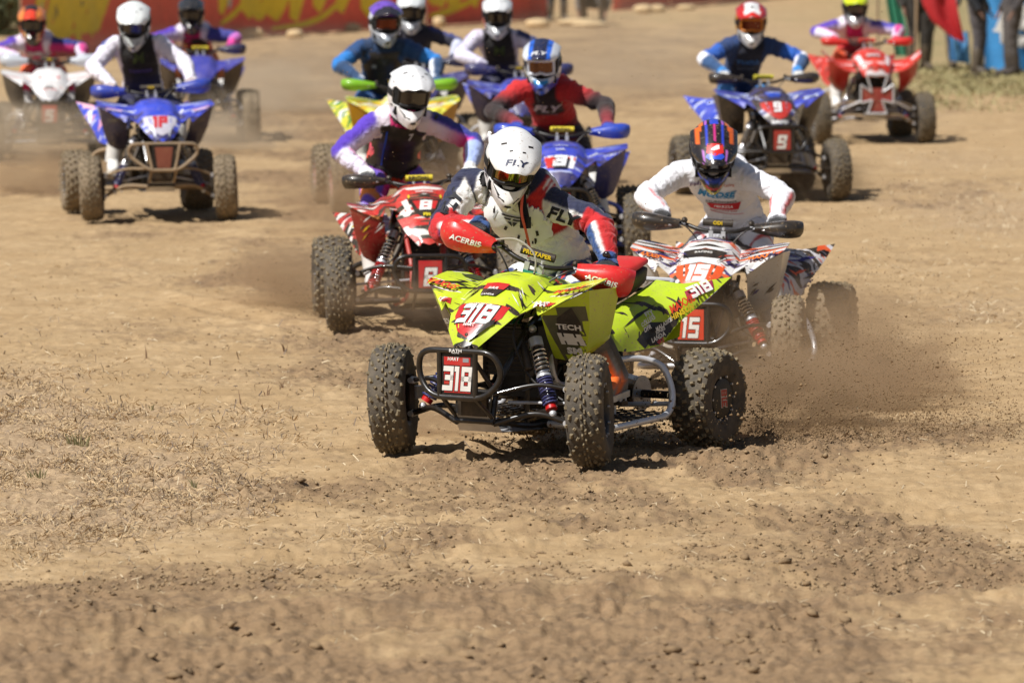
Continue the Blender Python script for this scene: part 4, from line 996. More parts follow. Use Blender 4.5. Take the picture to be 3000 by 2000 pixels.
def build_rider(q, c):
    """place a rider on the quad q; the head's photo pixel and its depth on the machine fix the pose"""
    root = empty('person', c['label'], 'rider', group='helmeted riders on the quad bikes')
    qr = q['root']; root.location = qr.location.copy(); root.rotation_euler = qr.rotation_euler.copy()
    Wm = Matrix.LocRotScale(qr.location, qr.rotation_euler, None); Wi = Wm.inverted(); B = q['B']; H = q['H']
    hy = c.get('hy', -.05)
    yw = (Wm @ Vector((0, hy, 1.4))).y; c['head'] = (c['head'][0], c['head'][1] - 7)
    hc = Wi @ ray_at(*c['head'], yw)
    for _ in range(3): yw = (Wm @ Vector((hc.x, hy, hc.z))).y; hc = Wi @ ray_at(*c['head'], yw)
    tilt, yawh, rollh = [R(a) for a in c.get('face', (20, 0, 0))]
    Hm = Matrix.Translation(hc) @ Matrix.Rotation(yawh - qr.rotation_euler.z, 4, 'Z') @ Matrix.Rotation(rollh, 4, 'Y') @ Matrix.Rotation(tilt, 4, 'X') @ Matrix.Scale(c.get('hs', 1.09), 4)
    # the face turns about the head's centre; tilt > 0 looks down
    neck = Hm @ Vector((0, .065, -.185)); neck.y = max(neck.y, hc.y + .02)
    gp = {}
    for s, k in ((-1, 'L'), (1, 'R')):
        gp[k] = H @ Vector((s * .335, .066, .085))
    hz = c.get('hipz', .93); hx = c.get('hipx', neck.x * .45); Lt = c.get('torso', .50)
    dy = math.sqrt(max(.04, Lt * Lt - (neck.z - hz) ** 2 - (neck.x - hx) ** 2)); hip = Vector((hx, neck.y + dy, hz))
    ctrl = (hip + neck) / 2 + Vector((0, .04, .075))
    hl = (gp['R'] - gp['L']); hl.normalize(); hl2 = (hl * .6 + Vector((1, 0, 0)) * .4 + Vector((0, 0, c.get('shroll', 0)))).normalized()
    J = dict(hip=hip, neck=neck, ctrl=ctrl, hiplat=Vector((1, 0, 0)), shlat=hl2, head=Hm)
    tg = (neck - hip).normalized(); fr = tg.cross(hl2); fr = fr if fr.y < 0 else -fr; J['front'] = fr.normalized()
    for s, k in ((-1, 'L'), (1, 'R')):
        sh = neck + hl2 * (s * c.get('shw', .188)) - Vector((0, -.015, .055)); gu = (sh * .5 + Vector((s * .5, .3, 1.25)) * .5 - gp[k]).normalized(); gu = Vector((0, .85, .45))
        ga = (H.to_3x3() @ Vector((s * .13, .019, 0))).normalized(); gu = (gu - ga * gu.dot(ga)).normalized()
        wr = gp[k] + gu * .088 + Vector((0, 0, .012)); pole = Vector(c.get('pole' + k, (s * 1., .25, .02)))
        el, wr = ik(sh, wr, .30, .265, pole)
        J['sh' + k], J['el' + k], J['wr' + k] = sh, el, wr; J['gr' + k] = (gp[k], ga, gu)
        foot = B @ Vector((s * .275, .03, .345)); an = foot + Vector((0, .05, .10)); hj = hip + Vector((s * .095, 0, -.02)); kn, an = ik(hj, an, .43, .42, Vector(c.get('kpole' + k, (s * .22, -1, .35))))
        J['hp' + k], J['kn' + k], J['an' + k] = hj, kn, an; J['foot' + k] = Vector((s * .12, -1, -.05))
    out = build_person(c, root, J, c.get('vox', .012))
    hel, ht = helmet_parts(c, root, Hm)
    out['hel'] = (hel, ht); out['J'] = J; out['root'] = root; c['out'] = out
    jd = MB()
    up = (neck - hip).normalized()
    for it in c.get('chest', []):       # (colour, text or polygon, u, t, size[, rot, sx, bold])
        colr, data, uu, tt, size = it[:5]; rot = R(it[5]) if len(it) > 5 else 0
        p = hip * (1 - tt) ** 2 + ctrl * 2 * tt * (1 - tt) + neck * tt * tt + hl2 * uu
        if isinstance(data, str): data = text2d(data, *(it[6:8] if len(it) > 7 else (.03, .15)))
        else: data = poly2d(data, 3)
        n = J['front']; v = n.cross(hl2) * -1; v = up - n * up.dot(n)
        sticker(jd, mat('print' + colr, colr, .7), data, p + n * .1, hl2, v, size, out.get('vtree') if it[-1] == 'V' else out['jtree'], .003, rot, reach=.3)
    for side, it in c.get('sleeve', []):   # text along the upper arm, read from the front
        colr, txt, tt, size, flip, upo = it
        a, b = J['sh' + side], J['el' + side]; p = a * (1 - tt) + b * tt; d = (b - a).normalized() * flip
        n = Vector((0, -1, 0)); n = (n - d * n.dot(d)).normalized(); v = n.cross(d)
        sticker(jd, mat('print' + colr, colr, .7), text2d(txt, .05, .25, 1.2), p + n * .03 + v * upo, d, v, size, out['jtree'], .003, 0, reach=.15)
    if jd.f: put('lettering', jd.mesh('lettering', 180, fixn=False), out['jersey'])
    return out
# ================================================================== GROUND
def blob(px, py, rx, ry): return (px, py, rx, ry)
# churned, darker soil (positions read off the ground plane, sizes in photo pixels at that spot)
SOIL = [((900, 800, 300, 130), .8), ((1500, 1345, 560, 95), .95), ((2200, 1300, 420, 110), .95), ((1250, 1450, 560, 90), .62), ((1750, 1500, 560, 90), .6),
        ((2350, 1120, 500, 130), .6), ((2100, 1520, 700, 80), .45), ((880, 1575, 280, 45), .95), ((300, 1780, 800, 120), .62), ((2650, 1640, 600, 140), .72),
        ((1500, 1930, 1900, 260), .95), ((700, 1700, 500, 60), .7), ((1450, 1760, 420, 80), .85), ((2250, 1640, 300, 60), .85), ((1200, 1560, 300, 50), .7), ((900, 270, 620, 190), .72), ((1750, 200, 600, 150), .62), ((1100, 1010, 380, 90), .62), ((1050, 1120, 360, 80), .5),
        ((2650, 1950, 500, 130), .9), ((1150, 500, 520, 190), .70), ((650, 380, 300, 110), .6), ((200, 470, 360, 110), .42), ((2750, 560, 260, 60), .35), ((2050, 560, 420, 110), .42), ((2400, 330, 600, 80), .3), ((1550, 700, 500, 120), .6), ((650, 960, 420, 70), .34), ((500, 640, 400, 60), .38), ((1800, 1700, 500, 60), .6), ((2750, 1250, 300, 120), .35), ((2700, 900, 300, 70), .28)]
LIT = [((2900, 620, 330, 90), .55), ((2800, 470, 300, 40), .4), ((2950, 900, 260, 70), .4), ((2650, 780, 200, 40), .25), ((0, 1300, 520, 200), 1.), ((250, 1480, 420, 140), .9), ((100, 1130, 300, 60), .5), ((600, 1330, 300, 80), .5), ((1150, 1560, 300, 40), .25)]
def px_of(x, y, z=0.):
    d = y * math.cos(PITCH) + (HCAM - z) * math.sin(PITCH); v = y * math.sin(PITCH) - (HCAM - z) * math.cos(PITCH)
    return 1500 + FPX * x / d, 1000 - FPX * v / d
def masks(x, y):
    PX, PY = px_of(x, y)
    wob = 1 + .5 * noise2(x * 1.1, y * .9, 3) + .3 * noise2(x * 4, y * 3, 9)
    soil = np.zeros_like(x); lit = np.zeros_like(x)
    for (a, b, rx, ry), s in SOIL: soil = np.maximum(soil, s * smoothstep(1.25, .35, np.sqrt(((PX - a) / rx) ** 2 + ((PY - b) / ry) ** 2) * wob))
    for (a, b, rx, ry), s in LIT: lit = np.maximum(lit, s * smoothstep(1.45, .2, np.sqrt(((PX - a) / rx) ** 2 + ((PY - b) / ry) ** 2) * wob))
    grass = smoothstep(95, 60, PY) * .3 + smoothstep(2380, 2800, PX + 120 * noise2(x * .8, y * .5, 41)) * smoothstep(340, 240, PY + 40 * noise2(x * .9, y * .4, 43)) * .62
    pat = fbm2(x * .9, y * .5, 4, 21)
    soil = np.clip(soil * (.9 + .9 * pat) + .22 * smoothstep(.05, .5, pat) * (1 - soil), 0, 1)
    return soil, np.clip(lit, 0, 1), np.clip(grass, 0, 1)
RUTS = [((1150, 1335), (2360, 1290), .10, .035), ((1725, 1375), (2500, 1350), .10, .03), ((800, 1640), (3000, 1440), .16, .03), ((-100, 1900), (3100, 1700), .25, .05), ((400, 860), (1000, 960), .12, .02)]
def height(x, y, soil, lit):
    far = smoothstep(60, 30, y); fg = .45 + .55 * smoothstep(18.5, 22.5, y)
    h = .035 * fbm2(x * .35, y * .3, 3, 2) * (.4 + .6 * far)
    h += fg * (.010 + .030 * soil) * fbm2(x * 3.2, y * 2.6, 3, 5)
    r = np.abs(fbm2(x * 9, y * 7, 3, 8)); h += fg * (.009 + .034 * soil + .010 * lit) * (r - .25)
    r2 = fbm2(x * 22, y * 18, 2, 12); h += (.0045 + .020 * soil + .006 * lit) * r2 * far
    for (a, b, w, d) in RUTS:
        A, Bp = ground(*a), ground(*b); dx, dy = Bp.x - A.x, Bp.y - A.y; L = math.hypot(dx, dy)
        t = ((x - A.x) * dx + (y - A.y) * dy) / L; q = ((x - A.x) * dy - (y - A.y) * dx) / L + .06 * noise2(t * 1.3, t * 0, 31)
        e = smoothstep(-.4, .3, t) * smoothstep(L + .4, L - .3, t)
        h += e * (-d * np.exp(-(q / w) ** 2) + d * .8 * np.exp(-((np.abs(q) - w * 1.9) / (w * .6)) ** 2) * (1 + .8 * noise2(x * 7, y * 7, 33)))
    return h
HOLES = []     # wheel contacts flattened to zero height
def flatten(x, y, h):
    for cx, cy, r, z0 in HOLES:
        d2 = (x - cx) ** 2 + (y - cy) ** 2
        if z0: h = h + z0 * .5 * np.exp(-d2 / 1.2)
        w = np.exp(-d2 / (r * r)); h = h * (1 - w) + (z0 - .012) * w
    return h
def ground_mat():
    m = bpy.data.materials.new('dry_dirt'); m.use_nodes = True; nt = m.node_tree; N = nt.nodes; L = nt.links; b = N['Principled BSDF']
    a = N.new('ShaderNodeAttribute'); a.attribute_name = 'Col'; tc = N.new('ShaderNodeTexCoord')
    sp = N.new('ShaderNodeSeparateColor'); L.new(a.outputs['Color'], sp.inputs[0])
    def noise(s, d=8, r=.6, dist=0):
        n = N.new('ShaderNodeTexNoise'); n.inputs['Scale'].default_value = s; n.inputs['Detail'].default_value = d; n.inputs['Roughness'].default_value = r; n.inputs['Distortion'].default_value = dist
        L.new(tc.outputs['Object'], n.inputs['Vector']); return n.outputs[0]
    def rng(x, a0, a1, b0=0., b1=1.):
        q = N.new('ShaderNodeMapRange'); L.new(x, q.inputs[0]); q.inputs[1].default_value = a0; q.inputs[2].default_value = a1; q.inputs[3].default_value = b0; q.inputs[4].default_value = b1; return q.outputs[0]
    def mix(f, x, y, mode='MIX'):
        q = N.new('ShaderNodeMix'); q.data_type = 'RGBA'; q.blend_type = mode
        if isinstance(f, float): q.inputs[0].default_value = f
        else: L.new(f, q.inputs[0])
        for i, v in ((6, x), (7, y)):
            if isinstance(v, tuple): q.inputs[i].default_value = (*v, 1)
            else: L.new(v, q.inputs[i])
        return q.outputs[2]
    def mth(op, x, y):
        q = N.new('ShaderNodeMath'); q.operation = op
        for i, v in ((0, x), (1, y)):
            if isinstance(v, float): q.inputs[i].default_value = v
            else: L.new(v, q.inputs[i])
        return q.outputs[0]
    light = mix(rng(noise(1.7), .35, .65), (.41, .275, .140), (.53, .375, .208))
    light = mix(rng(noise(9, 10, .7), .4, .68), light, (.36, .24, .122))
    dark = mix(rng(noise(6, 9, .7), .35, .65), (.235, .152, .083), (.335, .222, .122))
    dark = mix(rng(noise(26, 8, .75), .5, .7), dark, (.12, .080, .048))
    sf = mth('ADD', sp.outputs[0], rng(noise(5, 8, .7), .3, .7, -.28, .28))
    c = mix(rng(sf, .16, .66), light, dark)
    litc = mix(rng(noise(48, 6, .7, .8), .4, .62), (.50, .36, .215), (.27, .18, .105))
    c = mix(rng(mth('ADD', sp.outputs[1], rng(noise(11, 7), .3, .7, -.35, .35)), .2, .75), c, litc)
    gr = mix(rng(noise(2.2, 8, .7), .42, .6), (.36, .27, .14), (.23, .205, .09))
    c = mix(rng(mth('ADD', sp.outputs[2], rng(noise(.8, 7), .3, .7, -.3, .3)), .25, .7), c, gr)
    mpv = N.new('ShaderNodeMapping'); mpv.inputs['Scale'].default_value = (1.3, 2.6, 1); L.new(tc.outputs['Object'], mpv.inputs[0]); nb = N.new('ShaderNodeTexNoise'); nb.inputs['Scale'].default_value = 2.3; nb.inputs['Detail'].default_value = 7; nb.inputs['Roughness'].default_value = .68; L.new(mpv.outputs[0], nb.inputs['Vector'])
    c = mix(mth('MULTIPLY', rng(nb.outputs[0], .52, .64), rng(sf, .0, .6, .12, .8)), c, (.17, .115, .07))
    crumbs = rng(noise(34, 5, .8), .60, .68); crumbs2 = rng(noise(95, 3, .8), .60, .70)
    c = mix(mth('MULTIPLY', crumbs, mth('ADD', rng(sf, .2, .9, .25, .8), 0.)), c, (.16, .10, .055)); c = mix(mth('MULTIPLY', crumbs2, .45), c, (.20, .13, .075))
    c = mix(mth('MULTIPLY', rng(noise(52, 4, .8), .60, .70), .35), c, (.80, .62, .38))
    v = N.new('ShaderNodeTexVoronoi'); v.inputs['Scale'].default_value = 38; L.new(tc.outputs['Object'], v.inputs['Vector'])
    peb = mth('MULTIPLY', rng(v.outputs[0], .08, .16, 1., 0.), rng(noise(4, 4), .5, .62))
    c = mix(mth('MULTIPLY', peb, .6), c, (.15, .10, .06))
    L.new(c, b.inputs['Base Color']); b.inputs['Roughness'].default_value = .95; b.inputs['Specular IOR Level'].default_value = .15
    n1 = noise(60, 10, .75); n2 = noise(14, 8, .7); hsum = mth('ADD', mth('MULTIPLY', n2, 1.6), n1)
    bp = N.new('ShaderNodeBump'); bp.inputs['Strength'].default_value = .55; bp.inputs['Distance'].default_value = .012; L.new(hsum, bp.inputs['Height']); L.new(bp.outputs[0], b.inputs['Normal'])
    return m
def build_ground():
    # rows: fine and even near the riders, widening with distance; columns: fine inside the view, wide outside
    ys = list(np.arange(-30, 14, 4)) ; y = 14.
    while y < 30: ys.append(y); y += .039
    while y < 60: ys.append(y); y += .039 * (y / 30) ** 1.7
    while y < 120: ys.append(y); y += .25 + (y - 60) * .01
    while y < 900: ys.append(y); y *= 1.18
    ys = np.array(ys); nx = 430
    u = np.linspace(-1, 1, nx); u = np.concatenate([[-60, -25, -9, -4, -2.2, -1.5], u * 1.22, [1.5, 2.2, 4, 9, 25, 60]])
    X = u[None, :] * (np.clip(ys, 14, 120)[:, None] * .1); Y = np.repeat(ys[:, None], len(u), 1)
    jit = (np.abs(u) < 1.2)[None, :] * (ys > 14)[:, None]
    S, Lm, G = masks(X, np.maximum(Y, 5.)); inv = ((Y > 10) & (Y < 140) & (np.abs(X) < 20))
    Z = flatten(X, Y, height(X, Y, S, Lm) * inv)
    V = np.stack([X, Y, Z], -1).reshape(-1, 3); nr, ncx = X.shape
    i = np.arange(nr * ncx).reshape(nr, ncx); F = np.stack([i[:-1, :-1], i[:-1, 1:], i[1:, 1:], i[1:, :-1]], -1).reshape(-1, 4)
    me = bpy.data.meshes.new('ground'); me.vertices.add(len(V)); me.vertices.foreach_set('co', V.ravel()); me.loops.add(len(F) * 4); me.loops.foreach_set('vertex_index', F.ravel().astype(np.int32))
    me.polygons.add(len(F)); me.polygons.foreach_set('loop_start', np.arange(0, len(F) * 4, 4, dtype=np.int32)); me.update(calc_edges=True); me.validate()
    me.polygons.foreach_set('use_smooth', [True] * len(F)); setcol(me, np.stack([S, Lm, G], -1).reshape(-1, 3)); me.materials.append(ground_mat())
    return tag(put('ground', me), kind='structure')
def gz(x, y):
    x = np.atleast_1d(np.asarray(x, float)); y = np.atleast_1d(np.asarray(y, float)); S, Lm, _ = masks(x, y); return flatten(x, y, height(x, y, S, Lm)), S, Lm

def fast_mesh(name, V, F, m, smooth=False):
    F = np.asarray(F); k = F.shape[1]; me = bpy.data.meshes.new(name); me.vertices.add(len(V)); me.vertices.foreach_set('co', np.asarray(V, float).ravel())
    me.loops.add(F.size); me.loops.foreach_set('vertex_index', F.ravel().astype(np.int32)); me.polygons.add(len(F)); me.polygons.foreach_set('loop_start', np.arange(0, F.size, k, dtype=np.int32)); me.update(calc_edges=True)
    me.materials.append(m)
    if smooth: me.polygons.foreach_set('use_smooth', [True] * len(F))
    return me
ICO_V = None
def lumps(name, C, r, m, squash=.7, rng=RNG, octa=False):
    """irregular small clods at centres C with radii r (low-poly, one mesh)"""
    bm = bmesh.new(); bmesh.ops.create_icosphere(bm, subdivisions=1, radius=1); bv = np.array([v.co[:] for v in bm.verts]); bf = np.array([[v.index for v in f.verts] for f in bm.faces]); bm.free()
    if octa: bv = np.array([(1, 0, 0), (-1, 0, 0), (0, 1, 0), (0, -1, 0), (0, 0, 1), (0, 0, -1.)]); bf = np.array([(0, 2, 4), (2, 1, 4), (1, 3, 4), (3, 0, 4), (2, 0, 5), (1, 2, 5), (3, 1, 5), (0, 3, 5)])
    n = len(C); k = len(bv); V = bv[None] * (1 + rng.uniform(-.5, .4, (n, k, 1))); an = rng.uniform(0, 6.28, n); ca, sa = np.cos(an)[:, None], np.sin(an)[:, None]
    st = rng.uniform(.6, 1.5, (n, 1)); x = V[..., 0] * st; y = V[..., 1]; z = V[..., 2] * squash
    V = np.stack([x * ca - y * sa, x * sa + y * ca, z], -1) * np.asarray(r)[:, None, None] + np.asarray(C)[:, None]
    F = bf[None] + (np.arange(n) * k)[:, None, None]
    return fast_mesh(name, V.reshape(-1, 3), F.reshape(-1, 3), m)
def build_litter():
    clodm = mat('clod_dirt', (.27, .185, .105), .95, dirt=.5, dirtscale=3, dcol=(.42, .30, .17), spec=.1); rng = np.random.RandomState(3)
    # clods lying on the dirt: many in churned soil
    n = 130000; PY = 1000 + (rng.uniform(0, 1, n) ** .8) * 1080 - 350; PX = rng.uniform(-200, 3200, n)
    den = 15000 / (PY - HOR + 1e-6) * HCAM; y = den; x = (PX - 1500) / FPX * y * 1.004
    S, Lm, _ = masks(x, y); keep = rng.uniform(0, 1, n) < (.03 + .80 * S ** 1.5) * (1 - .6 * Lm) ; x, y, S = x[keep], y[keep], S[keep]
    r = .003 + .009 * rng.uniform(0, 1, len(x)) ** 3.5 + (rng.uniform(0, 1, len(x)) > .99) * rng.uniform(0, .016, len(x)) * S
    z, _, _ = gz(x, y); me = lumps('dirt_clods', np.stack([x, y, z + r * .25], 1), r, clodm, octa=True); tag(put('dirt_clods', me), kind='stuff')
    n = 9000; PY = rng.uniform(1240, 2060, n); PX = rng.uniform(-100, 3100, n); y = FPX * HCAM / (PY - HOR); x = (PX - 1500) / FPX * y * 1.004; S, Lm, _ = masks(x, y); k = rng.uniform(0, 1, n) < .30 * np.clip(S + .25 * (PY > 1600), 0, 1) ** 1.6 * smoothstep(-.1, .35, fbm2(x * 1.7, y * 1.2, 3, 77)); x, y = x[k], y[k]; z, _, _ = gz(x, y)
    r = .006 + .022 * rng.uniform(0, 1, len(x)) ** 2.5; tag(put('soil_lumps', lumps('soil_lumps', np.stack([x, y, z + r * .1], 1), r, mat('moist_clod', (.19, .125, .07), .95, dirt=.7, dirtscale=4, dcol=(.36, .25, .14), bump=.8, bscale=60, spec=.1), .6)), kind='stuff')
    # dry straw and dead grass
    def straws(name, n, region, L0, L1, m, up=.35, w=.0016):
        PX = rng.uniform(region[0], region[1], n * 3); PY = rng.uniform(region[2], region[3], n * 3); y = FPX * HCAM / (PY - HOR); x = (PX - 1500) / FPX * y * 1.004
        _, Lm, G = masks(x, y); Lm = np.maximum(Lm * np.clip(.45 + 1.6 * fbm2(x * 2.6, y * 2.0, 3, 91), .03, 1), G * .9); k = np.nonzero(rng.uniform(0, 1, n * 3) < Lm * .95 + region[4])[0][:n]; x, y = x[k], y[k]; z, _, _ = gz(x, y); n_ = len(x)
        th = rng.uniform(0, 6.28, n_); el = np.abs(rng.normal(0, up, n_)); L = rng.uniform(L0, L1, n_); ww = w * rng.uniform(.6, 1.5, n_) * (y / 24)
        d = np.stack([np.cos(th) * np.cos(el), np.sin(th) * np.cos(el), np.sin(el)], 1); p0 = np.stack([x, y, z + .002], 1); b = np.stack([-np.sin(th + rng.normal(0, .5, n_)), np.cos(th), rng.normal(0, .5, n_)], 1)
        mid = p0 + d * (L * .5)[:, None] + np.stack([rng.normal(0, .15, n_), rng.normal(0, .15, n_), rng.uniform(0, .25, n_)], 1) * L[:, None]; tip = p0 + d * L[:, None] - np.array([0, 0, 1]) * (rng.uniform(0, .3, n_) * L * (el > .3))[:, None]; tip[:, 2] = np.maximum(tip[:, 2], z + .001)
        b = b * ww[:, None]; V = np.stack([p0 - b, p0 + b, mid + b, mid - b, tip], 1).reshape(-1, 3); o = np.arange(n_)[:, None] * 5
        F = np.concatenate([o + np.array([[0, 1, 2]]), o + np.array([[0, 2, 3]]), o + np.array([[3, 2, 4]])]); tag(put(name, fast_mesh(name, V, F, m)), kind='stuff')
    sm = mat('straw', (.62, .45, .24), .8, dirt=.8, dirtscale=4, dcol=(.34, .225, .125)); sm2 = mat('straw_pale', (.62, .50, .32), .7, dirt=.3, dirtscale=4); sg = mat('dead_grass_dark', (.19, .14, .10), .9); gg = mat('green_grass', (.15, .16, .055), .8, dirt=.6, dirtscale=8)
    straws('slope_dry_grass', 5000, (2300, 3100, 420, 1100, .0), .02, .08, sm2, .5)
    straws('dry_grass_litter', 25000, (-100, 1300, 1000, 1680, .0), .02, .08, sm, .28)
    straws('pale_straw', 9000, (-100, 3100, 700, 1900, .12), .015, .07, sm2, .2)
    straws('dead_stalks', 9000, (-100, 1400, 850, 1680, .02), .02, .07, sg, .7)
    straws('verge_grass', 7000, (2350, 3100, 190, 350, .0), .02, .07, mat('verge_straw', (.34, .29, .13), .8, dirt=.5, dirtscale=.8, dcol=(.25, .22, .10)), .9, .004)
    # small green sprouts, dead stems standing in the dirt, a broken root
    def tuft(px, py, n, L, m, name, lab, sp_=.02):
        g = ground(px, py); gz_ = float(gz(g.x, g.y)[0][0]); mb = MB(); mb.mat(m); r = random.Random(px)
        for i in range(n):
            a = r.uniform(0, 6.28); l = L * r.uniform(.5, 1.1); o = Vector((math.cos(a), math.sin(a), 0)) * r.uniform(0, sp_); lean = Vector((math.cos(a), math.sin(a), 0)) * r.uniform(.1, .6)
            mb.tube([o, o + (Vector((0, 0, .55)) + lean * .3) * l, o + (Vector((0, 0, .95)) + lean) * l], [.003, .0022, .0006], 4)
        o = mb.obj(name); o.location = (g.x, g.y, gz_ - .004); tag(o, lab[0], lab[1], lab[2])
    st = mat('dead_stem', (.22, .13, .07), .8)
    tuft(230, 1300, 26, .065, gg, 'grass_tuft', ('largest olive green grass tuft, in the dead litter at the left of the picture', 'grass', 'small green tufts'), .06)
    tuft(112, 1395, 16, .05, gg, 'grass_tuft', ('dark green tuft at the far left edge of the litter', 'grass', 'small green tufts'), .05)
    tuft(445, 1200, 8, .04, gg, 'grass_tuft', ('tiny bright green sprout left of the front machine', 'grass', 'small green tufts'), .01)
    tuft(570, 1420, 9, .05, gg, 'grass_tuft', ('yellow green sprout near the lower edge of the litter', 'grass', 'small green tufts'), .012)
    for px, py, l, lab in ((430, 1055, .09, 'thick curved dead stem standing on pale dirt at the left'), (615, 1080, .07, 'thin upright dead stem right of the thick curved one'), (835, 1035, .06, 'short dark twig nearest to the red machine'), (705, 1185, .075, 'tall thin twig beside a cluster of dead stems'), (780, 1160, .06, 'cluster of dead stems in a brown patch'), (828, 1140, .05, 'small forked twig above the cluster of dead stems')):
        tuft(px, py, 2 if l > .06 else 5, l, st, 'dead_stem', (lab, 'plant stem', 'dead stems in the dirt'), .012)
